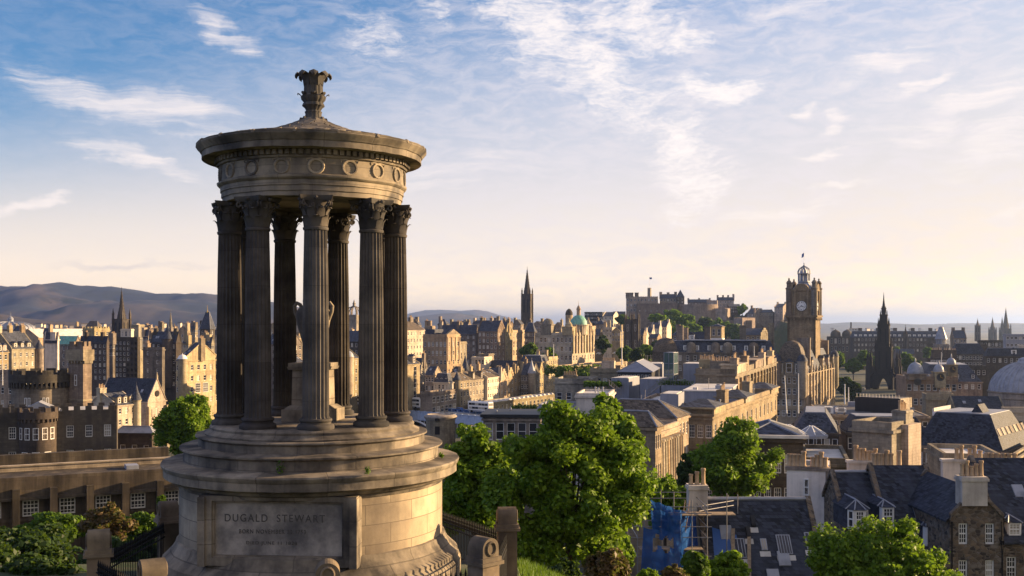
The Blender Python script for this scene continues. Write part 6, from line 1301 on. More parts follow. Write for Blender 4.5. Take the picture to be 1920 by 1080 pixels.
b = house('long_terrace', 'long shaded terrace with a row of roof dormers behind the dark memorial', 'terrace', 1600, 1766, 1772, 1000, 633, yaw=8, mat='dark', roof=('mansard', 6, 2), f=(24, 3, (1.5, 2.2)), dz=5, ch=[(q, .5, 3, 3, 9, 0) for q in (.1, .3, .5, .7, .9)], dorm=[('f', (k+.5)/18, 2.4, 2.8, 'white') for k in range(18)], d=20)
b = house('domed_store', 'far columned block with two dark domes left of the memorial', 'store', 1556, 1628, 1634, 1060, 633, yaw=8, mat='dark', roof=('flat', 1), f=(10, 2, (2.0, 5.0)), dz=8, d=20)
for q in (.17, .47): m = MB(); x = b.x0+b.w*q; m.lathe([(5, b.h), (5, b.h+2.6), (5.4, b.h+2.8)]+[(5*math.cos(k*math.pi/14), b.h+2.8+4.8*math.sin(k*math.pi/14)) for k in range(7)]+[(.1, b.h+8.4)], 20, x, 5); m.build('dome', 'dark', b.root, smooth=40)
house('far_block', 'pale far block with a dark chimney stack above the two domes', 'block', 1592, 1612, 1626, 1500, 616, mat='cream', roof=('flat', .5), f=(4, 2, (2, 2)), ch=[(.15, .5, 2, 2, 9, 0, 'dark')])
house('far_block', 'small grey terrace with domed roof in front of the long shaded terrace', 'block', 1680, 1716, 1722, 880, 664, yaw=10, mat='sand2', roof=('gx', 4), f=(4, 2), group=None)
spire('church_spire', 'thin dark spirelet rising in front of the long shaded terrace', 1698, 960, 672, 626, 612, 9, stages=1, pin=.6)
cath = thing('cathedral', 'far cathedral with three dark spires on the right skyline', 'cathedral', at(1876, 640, 2100))
for px, ysh, yt, w_ in ((1861, 618, 595, 13), (1879, 618, 594, 10), (1886, 616, 577, 17)):
    s_ = spire('spire', None, px, 2100, 640, ysh, yt, w_, cat=None, stages=1, pin=.8, crock=False, spm='dark', yaw=10, neck=.5); L_ = s_.location-cath.location; s_.parent = cath; s_.location = L_
spire('church_tower', 'small far church tower with pale cap left of the three spires', 1833, 1500, 640, 611, 598, 11, stages=2, pin=.8, cat='church tower', crock=False, spm='sand2')
b = house('turreted_house', 'dark house with conical cap and open colonnade above the hotel sign', 'house', 1756, 1780, 1788, 620, 648, yaw=16, mat='sand2', roof=('flat', .8), f=(3, 2), s=(1, 2))
x, y = b.x0+b.w/2, b.d/2
m = MB()
for i in range(8): a = i*math.pi/4; m.lathe([(.3, b.h), (.3, b.h+3.6)], 6, x+2.6*math.cos(a), y+2.6*math.sin(a))
m.lathe([(1.8, b.h), (1.8, b.h+3.6)], 12, x, y); m.lathe([(3.6, b.h+3.6), (3.4, b.h+4.2), (1.7, b.h+9.2), (1.5, b.h+9.4), (1.3, b.h+10.6), (.2, b.h+11.2)], 8, x, y); m.build('lantern_tower', 'lead', b.root)
house('office_block', 'dark mansard roofed block right of the conical cap', 'office', 1784, 1850, 1858, 560, 664, yaw=12, mat='dark', roof=('mansard', 5.5, 3), roofm='slated', f=(10, 2, (1.3, 2)), ch=[(.97, .5, 3, 2, 5, 0)])
house('townhouse', 'gabled dark house between conical cap and cathedral', 'house', 1788, 1812, 1820, 700, 634, yaw=18, mat='sand2', roof=('gx', 5), f=(4, 3), s=(2, 3), ch=[(.1, .5, 2, 2, 7, 0), (.9, .5, 2, 2, 7, 0)])
house('office_block', 'grey flat box at the right edge below the cathedral', 'office', 1886, 1940, 1946, 520, 628, yaw=8, mat='zinc', roof=('flat', .4), f=(7, 2, (1.6, 1.4)))
house('office_block', 'dark slab roofed block below the cathedral spires', 'office', 1838, 1892, 1898, 600, 640, yaw=10, mat='dark', roof=('flat', .6), f=(8, 3))
house('office_block', 'dark roofed block with white rooftop box at the right edge', 'office', 1848, 1935, 1942, 470, 668, yaw=8, mat='dark', roof=('mansard', 3.5, 1.5), roofm='slated', f=(8, 1), dorm=[('f', .62, 2.2, 2.6, 'white')])
house('rooftop_box', 'white rooftop box at the right edge below the grey flat box', 'rooftop box', 1911, 1936, 1940, 490, 648, mat='cream', roof=('flat', .2), drop=5)
b = house('hotel', 'dark hotel with white roof lettering and a row of chimney pots', 'hotel', 1742, 1797, 1802, 450, 674, yaw=6, mat='dark', roof=('flat', .5), f=(7, 1, (1.3, 1.8)), gap=3.2, ch=[(.3, .5, 4, 2, 4.0, 6), (.75, .5, 5, 2, 4.0, 6)])
Tm = Matrix.Identity(4); lettering('roof_lettering', 'ROYAL BRITISH HOTEL', 10.8, 1.15, (b.x0+b.x1)/2, b.h-.75, b.root, Tm, -.42, 'white', .1)
house('stone_block', 'plain stone block with grey gable end right of the hotel lettering', 'block', 1800, 1850, 1858, 430, 690, yaw=10, mat='dark', roof=('flat', .8), f=(5, 1))
# register house: clock turrets, mansard and the big ribbed dome
b = house('domed_public_building', 'stone building with small lead domes and clock turrets at the right', 'public building', 1699, 1795, 1801, 370, 711, yaw=8, mat='sand', roof=('flat', .9), f=(8, 3, (1.4, 2.3)), dz=5, gap=1.8, courses=(5, 9.5), d=16)
for px_, r_, z0, zt_, clock in ((.20, 2.7, 1.5, 3.4, 0), (.66, 1.7, 2.2, 2.0, 1), (.97, 1.5, 4.6, 1.8, 1)):
    m = MB(); x = b.x0+b.w*px_; y = 1.6 if px_ < .9 else 6
    m.box(x-r_*1.1, y-r_*1.1-.6, b.h-(3 if clock else .2), x+r_*1.1, y+r_*1.1, b.h+z0); m.box(x-r_*1.25, y-r_*1.25-.6, b.h+z0, x+r_*1.25, y+r_*1.25, b.h+z0+.35)
    q = m.build('turret', 'sand', b.root)
    m = MB(); m.lathe([(r_*1.02, b.h+z0+.35), (r_*1.05, b.h+z0+.9)]+[(r_*math.cos(k*math.pi/14), b.h+z0+.9+zt_*math.sin(k*math.pi/14)) for k in range(7)]+[(.2, b.h+z0+.9+zt_), (.3, b.h+z0+1.4+zt_), (.05, b.h+z0+2.4+zt_)], 18, x, y); m.build('dome', 'lead', q, smooth=40)
    m = MB(); q_ = 1.0 if clock else .6; m.lathe([(0, 0), (r_*.62*q_, 0), (r_*.62*q_, .12), (r_*.78*q_, .14), (r_*.78*q_, 0)], 20); o = m.build('clock_face' if clock else 'round_window', 'letter', q, (x, y-r_*1.1-.62, b.h+z0-r_*.9)); o.rotation_euler = (R(90), 0, 0)
    if clock:
        m = MB(); m.box(-.08, 0, .0, .08, r_*.5, .08); m.T = Matrix.Rotation(R(-110), 4, 'Z'); m.box(-.08, 0, .0, .08, r_*.55, .08); m.T = None; o2 = m.build('clock_hands', 'gold', q, (x, y-r_*1.1-.78, b.h+z0-r_*.9)); o2.rotation_euler = (R(90), 0, 0)
house('public_building_wing', 'long blue grey mansard roof behind the clock turrets', 'wing', 1722, 1842, 1868, 402, 716, yaw=16, mat='sand2', roof=('mansard', 6.2, 4.5), roofm='slate', f=(10, 1), dorm=[('f', .3, 1.6, 1.8, 'slate', 1.0, .9), ('f', .62, 1.6, 1.8, 'slate', 1.0, .9), ('f', .86, 1.6, 1.8, 'slate', 1.0, .9)])
c = at(1936, 800, 345); rt = thing('great_dome', 'broad ribbed lead dome on a stone drum at the right edge', 'dome', c); zb = pZ(733, 345)-c.z; zt = pZ(676, 345)-c.z; r0 = 12.9
m = MB(); m.lathe([(r0*.99, -12), (r0*.99, zb-2.4), (r0*1.02, zb-2.2), (r0*1.02, zb-.6), (r0*1.05, zb-.3), (r0*1.05, zb)], 64); m.build('drum', 'sand', rt)
pr = [(r0*math.cos(k*math.pi/24), zb+(zt-zb)*math.sin(k*math.pi/24)) for k in range(0, 10)]+[(4.2, zt-.1), (4.2, zt+.4), (3, zt+1.0), (.2, zt+1.3)]
m = MB(); m.lathe(pr, 64)
for i in range(48): a = 2*math.pi*i/48; m.tube([(r_*math.cos(a)*1.003, r_*math.sin(a)*1.003, z+.04) for r_, z in pr[:10]], .2, 4)
m.build('dome', 'lead', rt, smooth=40)
house('stone_block', 'stone parapet wall below the broad ribbed dome', 'block', 1790, 1883, 1890, 290, 768, yaw=8, mat='sand', roof=('gx', 3.2), roofm='slated', d=9)
b = house('stone_block', 'plain stone corner block with high parapet below the clock turrets', 'block', 1736, 1790, 1799, 305, 748, yaw=10, mat='sand', roof=('flat', 1.4), roofm='roofw', ch=[(.75, .4, 3, 1.4, 2.0, 7)])
b = house('stone_block', 'long stone wing with pediment at the right edge below the dome', 'block', 1882, 1960, 1966, 270, 772, yaw=8, mat='sand', roof=('flat', 1.0), f=(4, 1, (1.6, 3.0)), gap=2.4)
# ------------------------------------------------------------------ shaded roofs in the right foreground
b = house('black_plant_box', 'large black louvred rooftop plant box with one sunlit end', 'plant box', 1603, 1688, 1709, 196, 748, yaw=40, mat='blk', roof=('flat', .0), roofm='leadd', drop=3.1, cornice=False)
m = MB()
for k in range(14): x = b.x0+b.w*(k+.5)/14; m.box(x-.04, .1, b.h+.05, x+.04, .2, b.h+.75); 
m.tube([(b.x0, .15, b.h+.75), (b.x1, .15, b.h+.75)], .04, 5); m.build('rail', 'steel', b.root)
m = MB(); m.box(b.x1, 0, 0, b.x1+.06, b.d, b.h); m.build('sunlit_end_sheet', 'sandp', b.root)  # pale sheet puts sunlight into the colour of the black end
house('office_block', 'flat dark felt roof carrying the black plant box', 'office', 1545, 1742, 1790, 190, 781, yaw=10, mat='sand2', roof=('flat', .15), roofm='leadd', f=(14, 1), d=24)
b = house('mansard_block', 'dark slate mansard with five blue rooflights', 'block', 1588, 1742, 1752, 172, 812, yaw=8, mat='dark', roof=('mansard', 2.4, 1.6), roofm='slated', f=(10, 1), d=9)
for k in range(5): m = MB(); x = b.x0+b.w*(.16+.115*k); m.box(-.55, -.06, -.62, .55, .06, .62); o = m.build('rooflight', 'silver', b.root, (x, .88, b.h+1.35)); o.rotation_euler = (R(-35), 0, 0)
b = house('mansard_block', 'slate mansard roof with a sunlit corner left of the stair tower', 'block', 1484, 1573, 1592, 160, 812, yaw=16, mat='dark', roof=('mansard', 2.8, 1.8), roofm='slate', f=(6, 1), d=16)
def ac_unit(px, py, Y, w, lab):
    r = thing('air_conditioner', lab, 'air conditioner', at(px, py, Y), -.15, 'rooftop air conditioners'); m = MB(); m.box(-w/2, -.9, .25, w/2, .9, w*.55); m.build('casing', 'white', r)
    m = MB()
    for k in range(6): m.box(-w*.3, -.96, .45+k*.16, w*.3, -.89, .53+k*.16)
    m.build('grille', 'leadd', r); m = MB(); [m.box(x-.06, -.7, -.3, x+.06, .7, .25) for x in (-w*.4, w*.4)]; m.build('foot', 'steel', r)
ac_unit(1766, 783, 183, 2.7, 'white air conditioner on the dark roof right of the black plant box'); ac_unit(1548, 777, 186, 2.4, 'white air conditioner on the roof left of the black plant box'); ac_unit(1576, 775, 190, 1.7, 'small pale air conditioner nearest the black plant box')
b = house('dark_hall', 'dark sash windowed hall with pale roof edge behind the middle tree', 'hall', 1392, 1506, 1560, 105, 822, yaw=10, mat='dark', roof=('hip', 1.2), roofm='slate', f=(6, 3, (1.15, 1.9)), gap=1.6, dz=3.3, d=9)
m = MB(); m.box(b.x0-.5, -.5, b.h, b.x1+.5, -.1, b.h+.3); m.build('roof_edge', 'roofw', b.root)
for px, py, Y, r_, lab in ((1477, 818, 120, 1.9, 'pale pyramid rooflight left of its twin on the dark hall'), (1521, 820, 122, 1.7, 'darker pyramid rooflight right of its twin on the dark hall')):
    m = MB(); m.lathe([(r_*1.15, 0), (r_*1.15, .3), (r_, .35), (.25, 1.25), (.1, 1.35)], 8)
    for i in range(8): a = i*math.pi/4; m.tube([(r_*math.cos(a), r_*math.sin(a), .4), (.2*math.cos(a), .2*math.sin(a), 1.32)], .06, 4, 1)
    o = m.build('pyramid_rooflight', ['lead', 'white'], None, at(px, py, Y)); tag(o, lab, 'rooflight', 'pyramid rooflights')
b = house('stair_tower', 'square stone stair tower with sunlit side and pot topped stack', 'tower', 1597, 1672, 1714, 118, 806, yaw=42, mat='sand2', roof=('flat', .8), roofm='leadd', s=(1, 1, (.8, 2.2)), gap=1.2, ch=[(.86, .72, 1.6, 2.0, 1.9, 5)])
m = MB(); m.box(b.x1-1.0, b.d*.42, b.h-9, b.x1+.8, b.d, b.h+.4); m.build('chimney_breast', 'sandp', b.root)
house('flat_roofed_block', 'low block with pale blue flat roof behind the white gable', 'block', 1508, 1592, 1602, 112, 869, yaw=14, mat='sand2', roof=('flat', .5), roofm='roofw', d=13)
b = house('slate_block', 'big black slate mansard with one sunlit glazed end', 'block', 1712, 1882, 1930, 138, 846, yaw=40, mat='sand2', roof=('mansard', 4.4, 2.2), roofm='slated', f=(8, 1), s=(5, 2, (1.3, 2)), d=14)
for k in range(7): m = MB(); y = b.d*(k+.6)/7.6; m.box(-.5, -.5, -.06, .5, .5, .06); o = m.build('rooflight', 'sandp', b.root, (b.x1-.85, y, b.h+2.3)); o.rotation_euler = (0, R(64), 0)
m = MB(); m.box(b.x0+b.w*.55, 4, b.h+4.5, b.x0+b.w*.68, 7, b.h+5.6, topx=.1); m.build('triangular_rooflight', 'slated', b.root)
m = MB(); m.box(b.x0+2, 2, b.h+4.5, b.x0+2.12, 9, b.h+5.0); m.build('roof_rail', 'steel', b.root)
# walls of chimney pots
def chimney_wall(lab, pl, pr_, ptop, pbot, Y, th, pots, mat, yaw=0.0):
    a = at(pl, pbot, Y); w = (pr_-pl)/F*Y/math.cos(R(yaw)); r = thing('chimney_wall', lab, 'chimney', a, -R(yaw)); h = (pbot-ptop)/F*Y
    m = MB(); m.box(0, 0, -3, w, th, h); m.box(-.1, -.1, h, w+.1, th+.1, h+.22); m.build('wall', mat, r)
    rr_ = random.Random(int(pl))
    for x in pots: o = link('chimney_pot', pot_mesh(rr_.choice((0, 0, 1, 2))), r, (w*x, th/2, h+.2), rr_.random()*6); o.scale = (1.25, 1.25, 1.15)
    return r
chimney_wall('harled chimney wall with six buff pots behind the dormer roof', 1636, 1692, 881, 962, 84, 1.2, (.1, .22, .34, .5, .64, .9), 'harl', 8)
chimney_wall('long chimney wall with six pots behind the harled chimney wall', 1592, 1650, 869, 910, 90, 1.0, (.25, .37, .49, .62, .74, .86), 'harl', 6)
chimney_wall('dark chimney wall with five pots left of the rubble house stack', 1768, 1850, 866, 900, 98, 1.0, (.32, .42, .60, .70, .82), 'harl', 10)
chimney_wall('sloping stained chimney wall with five pots at the right edge', 1842, 1910, 880, 960, 84, 1.3, (.16, .27, .42, .58, .72, .86), 'harl', 12)
house('flat_roofed_block', 'flat pale roof with stone edge behind the five pot chimney walls', 'block', 1768, 1880, 1892, 104, 862, yaw=12, mat='sand2', roof=('flat', .5), roofm='roofw', d=9)
house('stone_block', 'tall sunlit stone gable at the right edge', 'block', 1880, 1905, 1975, 120, 872, yaw=34, mat='sand', roof=('flat', .6), s=(3, 2), f=(1, 1))
b = house('white_gable_house', 'white harled gable house topped by two rows of chimney pots', 'house', 1475, 1554, 1572, 86, 886, yaw=17, mat='wash', roof=('flat', .12), roofm='slated', cornice=False, d=7)
m = MB(); m.box(b.x0-.12, -.12, b.h+.1, b.x1+.12, 1.3, b.h+.35); m.build('coping', 'sand2', b.root)
m = MB(); m.box(b.x1-.25, -.06, 0, b.x1+.06, 7.05, b.h+.08); m.build('stone_edge', 'sand2', b.root)
for q in (.06, .15, .24, .33, .40, .62, .72, .82, .92): o = link('chimney_pot', pot_mesh(int(q*100) % 3), b.root, (b.x0+b.w*q, .55, b.h+.34), q*9); o.scale = (1.3, 1.3, 1.1)
put_window(b.root, (b.x0+b.w*.47, -.06, b.h-1.25), 0, .42, 1.35, 'plain')
# slate house with scaffolding
b = house('slate_roofed_house', 'house with long dark slate roof and rooflights beside the blue netting', 'house', 1340, 1563, 1566, 69, 1159, yaw=.01, mat='rubble', roof=('gx', 6.6), roofm='slated', d=12)
def roof_item(b, name, px, py, w, hgt, mats, up=.10, bars=0):
    """lay an item on the front slope under a photo pixel"""
    x0 = b.root.location.x; sl = 6.6/6.0; a = math.atan(sl)
    y = 3.0
    for _ in range(40):
        z = b.root.location.z+b.h+y*sl+.15; Yw = 69+y; y += (pZ(py, Yw)-z)*-.25 if False else (z-pZ(py, Yw))*-.22
    Yw = 69+y; m = MB(); m.box(-w/2, -hgt/2, 0, w/2, hgt/2, up, 0); m.box(-w/2+.07, -hgt/2+.07, up, w/2-.07, hgt/2-.07, up+.015, 1)
    for k in range(bars): xx = -w/2+w*(k+1)/(bars+1); m.box(xx-.02, -hgt/2, up, xx+.02, hgt/2, up+.03, 0)
    o = m.build(name, mats, b.roof, (pX(px, Yw)-x0, y, b.h+y*sl+.12)); o.rotation_euler = (a, 0, 0)
    m = MB(); m.box(-w/2-.15, -hgt/2-.45, 0, w/2+.15, -hgt/2-.05, .03); m.build('flashing', 'roofw', o)
for px, py, w_, h_, n_ in ((1384, 1028, .95, 1.5, 3), (1432, 1021, .42, .9, 1), (1470, 1021, .95, 1.5, 4), (1521, 1014, .8, 1.3, 2)): roof_item(b, 'rooflight', px, py, w_, h_, ['lead', 'glass'], .1, n_)
for px, py in ((1402, 999), (1411, 978)): roof_item(b, 'roof_vent', px, py, .28, .8, ['blk', 'blk'], .28)
m = MB(); m.tube([(b.x0, 6, b.h+6.75), (b.x1, 6, b.h+6.75)], .14, 6); m.build('ridge_tiles', 'lead', b.root)
ck = chimney(b.root, b.x0-.75, 5.4, b.x0+.55, 6.6, b.h+1, b.h+7.75, 'harl', 3, 3)
for q, x in ((0, .2), (1, .62)):
    m = MB(); m.box(-.12, -2.4, 0, .12, 2.4, .06); o = m.build('loose_plank', 'plank', b.root, (b.x0+1.2+x*2.6, 2.6, b.h+3.2)); o.rotation_euler = (math.atan(1.1), 0, R(-12))
m = MB(); m.quad((-1.0, -2.8, 0), (.8, -2.8, 0), (.9, 1.6, 0), (-.7, 2.2, 0)); o = m.build('tarpaulin', 'bluev', b.root, (b.x0+1.35, 2.9, b.h+3.42)); o.rotation_euler = (math.atan(1.1), 0, 0)
sc_ = thing('scaffolding', 'tube scaffolding wrapped in blue netting round the slate house gable', 'scaffolding', (8.3, 70, -26))
X0s, X1s, Y0s, Y1s = .0, 4.6, .5, 6.6
def gz(py, Y): return pZ(py, Y)+26
m = MB(); m.tube([(0, 0, 0), (0, 0, 1)], .035, 6); pole_me = m.mesh('pole', 'steel')
for x, y, top in ((0, .5, gz(985, 70.5)), (1.0, .5, gz(935, 71)-.2), (.45, .5, gz(890, 71)), (2.4, .5, gz(920, 71)), (3.6, .5, gz(935, 71)), (4.6, .5, gz(940, 71)), (0, 6.6, gz(950, 76)), (2.4, 6.6, gz(920, 76)), (4.6, 6.6, gz(938, 76)), (6.2, 2.0, gz(925, 72)), (6.9, 5.0, gz(928, 75)), (5.6, 5.0, gz(935, 75)), (7.4, 4.2, gz(928, 74))): o = link('pole', pole_me, sc_, (x, y, 0)); o.scale = (1, 1, top)
for z in (gz(1040, 71), gz(1005, 71), gz(985, 71), gz(960, 71), gz(948, 71)):
    for p, q in (((-.4, .5, z), (4.9, .5, z)), ((-.2, 6.6, z), (4.9, 6.6, z)), ((0, .2, z), (0, 6.9, z)), ((4.6, .2, z), (4.6, 6.9, z))): m = MB(); m.tube([p, q], .032, 6); m.build('ledger', 'steel', sc_)
for z in (gz(948, 71.5), gz(957, 71.5)):
    for p, q in (((4.2, 1.2, z), (6.9, 3.2, z+.05)),): m = MB(); m.tube([p, q], .034, 6); m.build('ledger', 'steel', sc_)
for x0_, x1_, y0_, z in ((3.9, 6.9, 2.4, gz(966, 72.5)), (2.2, 4.9, .7, gz(966, 71)), (0.2, 4.4, .7, gz(1030, 71))): m = MB(); m.box(x0_, y0_, z, x1_, y0_+1.1, z+.06); m.build('board', 'plank', sc_)
m = MB(); m.tube([(3.0, 1.4, gz(1003, 71)), (3.3, 1.5, gz(940, 71))], .03, 5); m.tube([(3.3, 1.4, gz(1003, 71)), (3.6, 1.5, gz(940, 71))], .03, 5)
for k in range(9): z = gz(1003-7*k, 71); m.tube([(3.0+.033*k, 1.4, z), (3.3+.033*k, 1.4, z)], .02, 5)
m.build('ladder', 'pot', sc_)
def net(pts, nu=30, nv=22, seed=0, hole=None):
    """sagging netting between four corners, photo order: top left, top right, bottom right, bottom left"""
    from mathutils import noise
    P4 = [Vector(p) for p in pts]; m = MB()
    for j in range(nv+1):
        for i in range(nu+1):
            u, v = i/nu, j/nv; p = (P4[0]*(1-u)+P4[1]*u)*(1-v)+(P4[3]*(1-u)+P4[2]*u)*v
            n_ = noise.fractal(Vector((u*3.2+seed, v*3.0, seed*1.7)), 1, 2, 3); s_ = .16*abs(math.sin(u*math.pi*3))*math.sin(v*math.pi)
            m.v.append((p.x, p.y-.12-n_*.30-s_, p.z-.08*math.sin(u*math.pi*3)**2*(1-v)))
    for j in range(nv):
        for i in range(nu):
            if hole and hole[0] < (i+.5)/nu < hole[1] and hole[2]+.06*math.sin(i) < (j+.5)/nv < hole[3]+.08*math.cos(i*.7): continue
            m.f.append((j*(nu+1)+i, j*(nu+1)+i+1, (j+1)*(nu+1)+i+1, (j+1)*(nu+1)+i)); m.m.append(0)
    return m.build('netting', 'net', sc_, smooth=80)
L3 = lambda px, py, Y: (pX(px, Y)-8.3, Y-70, gz(py, Y))
net([L3(1219, 936, 70.4), L3(1274, 955, 70.4), L3(1275, 1008, 70.4), L3(1222, 990, 70.4)], seed=1)
net([L3(1206, 988, 70.2), L3(1276, 1000, 70.2), L3(1279, 1085, 70.0), L3(1200, 1085, 70.0)], seed=2, hole=(.28, .80, .14, .38))
net([L3(1274, 955, 70.4), L3(1304, 962, 74.5), L3(1312, 1085, 74), L3(1279, 1085, 70.0)], 14, 22, seed=3)
# dormer roofs and rubble gable house
b = house('dormer_house', 'slate roofed house with white bay dormer and a smaller dormer', 'house', 1606, 1692, 1696, 78, 1068, yaw=.01, mat='rubble', roof=('gx', 6.2), roofm='slated', d=12, kind='sash')
def bay_dormer(b, x, y, z, w, hgt, L, bay=True):
    m = MB(); k = w*.24 if bay else .02
    m.add([(-w/2, L, 0), (-w/2, .5, 0), (-w/2+k, 0, 0), (w/2-k, 0, 0), (w/2, .5, 0), (w/2, L, 0)]+[(-w/2, L, hgt), (-w/2, .5, hgt), (-w/2+k, 0, hgt), (w/2-k, 0, hgt), (w/2, .5, hgt), (w/2, L, hgt)], [(i, i+1, i+7, i+6) for i in (1, 2, 3)], 1); m.f += [tuple(k_-12+len(m.v) for k_ in (i, i+1, i+7, i+6)) for i in (0, 4)]; m.m += [0, 0]
    o_ = .16; ap = (0, .9, hgt+w*.42); bk = (0, L, hgt+w*.42)
    m.add([(-w/2-o_, L, hgt-.02), (-w/2-o_, .45, hgt-.02), (-w/2+k-.05, -o_, hgt-.02), (w/2-k+.05, -o_, hgt-.02), (w/2+o_, .45, hgt-.02), (w/2+o_, L, hgt-.02), ap, bk], [(1, 2, 6), (2, 3, 6), (3, 4, 6), (4, 5, 7, 6), (0, 1, 6, 7)], 0)
    do = m.build('dormer', ['slated', 'white'], b.root, (x, y, z))
    m = MB()
    for q in ((-w/2+k-.05, -o_), (w/2-k+.05, -o_), (-w/2-o_, .45), (w/2+o_, .45)): m.tube([(q[0], q[1], hgt), ap], .05, 5)
    m.tube([ap, bk], .06, 5); m.build('lead_hips', 'lead', do)
    put_window(do, (0, -.07, hgt*.52), 0, w-2*k-.12, hgt*.86, 'sash')
    if bay:
        for sg in (-1, 1): a = math.atan2(.5, k)*sg; put_window(do, (sg*(w/2-k/2)+sg*.05, .25-.05, hgt*.52), a, math.hypot(.5, k)*.85, hgt*.86, 'plain')
def dorm_px(b, px, py, Y, w, hgt, L, bay): p = at(px, py, Y); bay_dormer(b, p.x-b.root.location.x, Y-b.root.location.y, p.z-b.root.location.z, w, hgt, L, bay)
dorm_px(b, 1612, 994, 79.0, 1.5, 1.5, 4.0, True); dorm_px(b, 1665, 987, 79.2, .95, 1.45, 4.0, False)
m = MB(); m.tube([(b.x0, 6, b.h+6.35), (b.x1, 6, b.h+6.35)], .13, 6); m.build('ridge_tiles', 'lead', b.root)
b = house('slate_house', 'dark slate roof with white bay dormer between chimney wall and rubble gable', 'house', 1688, 1800, 1803, 77, 1085, yaw=.01, mat='rubble', roof=('gx', 7.2), roofm='slated', d=13, kind='sash')
dorm_px(b, 1703, 951, 84.6, 1.15, 1.35, 3.0, True); dorm_px(b, 1746, 1024, 78.0, .85, 1.45, 4.0, False)
b = house('rubble_gable_house', 'brown rubble stone gable with sash windows and a white chimney', 'house', 1781, 1881, 1884, 74, 972, yaw=.01, mat='rubble', roof=('gy', 1.9), roofm='slated', d=9, f=(2, 2, (.62, 1.45)), dz=2.55, gap=.35, kind='sash', cornice=False)
chimney(b.root, b.x0+b.w*.34-.5, -.25, b.x0+b.w*.34+1.25, .9, b.h+.9, b.h+2.9, 'harl', 0)
for k in range(5): o = link('chimney_pot', pot_mesh(k % 3), b.root, (b.x0+b.w*.34-.28+k*.33, .3, b.h+2.9), k); o.scale = (.95, .95, .95)
b2 = house('rubble_house', 'rubble stone house wall with slate roof at the bottom right edge', 'house', 1878, 1990, 1994, 75, 1012, yaw=.01, mat='rubble', roof=('gx', 5.0), roofm='slated', d=10, f=(3, 2, (.7, 1.5)), gap=1.2, dz=2.6, kind='sash', cornice=False)
dorm_px(b2, 1902, 1006, 75.2, 1.0, 1.0, 4.0, False)
house('rubble_house', 'low rubble wall below the small dormer left of the rubble gable', 'house', 1690, 1781, 1783, 73.5, 1062, yaw=.01, mat='rubble', roof=('flat', .2), roofm='slated', d=4, cornice=False)
m = MB(); m.tube([(0, 0, 0), (0, 0, 6)], .05, 6); m.box(-.1, -.1, 4.4, .1, .1, 4.7); o = m.build('drainpipe', 'iron', b.root, (b.x1-.12, -.12, b.h-6.2)); m = MB(); m.tube([(0, 0, 0), (0, 0, 6)], .05, 6); m.build('drainpipe', 'iron', b.root, (b.x0+.1, -.12, b.h-6.2))
# ------------------------------------------------------------------ long office block at the left
C0, C1 = at(-60, 893, 90), at(345, 893, 98); C1.z = C0.z
a_ = math.atan2(C1.y-C0.y, C1.x-C0.x); Lo = math.hypot(C1.x-C0.x, C1.y-C0.y)
of = thing('long_office_block', 'long low stained stone office range with flat roof and metal windows', 'office', (C0.x, C0.y, -27), a_); zt = pZ(893, 92)+27
m = MB(); nb = 6; sp = Lo/nb; rects = []; cts = []
for i in range(nb):
    u0 = sp*i+sp*.42; rects.append((u0, zt-3.5, u0+sp*.44, zt-2.1)); cts.append((u0+sp*.22, zt-2.8, sp*.44, 1.4))
m.wall((0, 0, 0), (1, 0, 0), (0, -1, 0), Lo, zt-1.7, rects, .3); m.box(0, -.5, zt-1.7, Lo, 6, zt, 0); m.box(0, -.75, zt-1.98, Lo, -.0, zt-1.7, 0)
m.box(0, .32, 0, Lo, 12, zt-1.71, 0); m.box(0, -.2, zt-3.85, Lo, 0, zt-3.6, 0)
m.build('wall', 'office', of)
for i in range(nb+1): m = MB(); u = sp*i; m.box(u+sp*.14, -1.15, zt-7, u+sp*.34, 0, zt-1.0); m.build('buttress', 'office', of)
for u, z, w_, h_ in cts: put_window(of, (u, .18, z), 0, w_, h_, 'grid')
m = MB(); m.box(0, 6, zt-1.7, Lo, 12, zt-.3); m.build('roof', 'leadd', of)
m = MB(); m.box(0, 3.4, zt+.01, Lo, 4.0, zt+.45); m.box(0, 3.3, zt+.45, Lo, 4.1, zt+.55); m.build('roof_upstand', 'sandp', of)
m = MB(); m.box(0, 8.5, zt-.3, Lo, 9.2, zt+.95); m.build('rear_parapet', 'office', of)
m = MB(); m.box(Lo*.72, .4, zt+.005, Lo*.78, 2.0, zt+.35); m.build('roof_hatch', 'lead', of)

# ------------------------------------------------------------------ trees
tg = 'trees below the hill'
tree('broadleaf_tree', 'large bright sycamore filling the middle foreground', 1072, 50, 750, 1095, 305, 62000, .18, 'leaf_bright', 1, 60, tg, low=.03, cs=.78, lumps=[(-.15, .88, .30), (.25, .84, .30), (-.72, .50, .34), (.74, .52, .30), (-.55, .72, .3), (.62, .74, .26), (-.5, .2, .4), (.45, .2, .4)])
tree('broadleaf_tree', 'bright tree rising behind the right shoulder of the big sycamore', 1155, 72, 742, 1010, 150, 20000, .29, 'leaf_bright', 2, 36, tg, low=.2, lumps=[(-.2, .9, .35), (.55, .55, .4)])
tree('broadleaf_tree', 'bright tree between the monument and the big sycamore', 896, 58, 803, 1060, 205, 30000, .21, 'leaf_bright', 3, 44, tg, low=.1, lumps=[(-.1, .92, .32), (.45, .8, .3), (-.45, .35, .4)])
tree('broadleaf_tree', 'spreading tree before the lit terrace and dark hall', 1372, 100, 793, 1000, 190, 28000, .31, 'leaf_bright', 4, 44, tg, low=.25, lumps=[(.1, .9, .36), (.75, .66, .3), (-.4, .6, .36)])
tree('broadleaf_tree', 'dark tree close left of the spreading tree', 1292, 108, 836, 1000, 70, 8000, .42, 'leaf_dark', 5, 22, tg, low=.2)
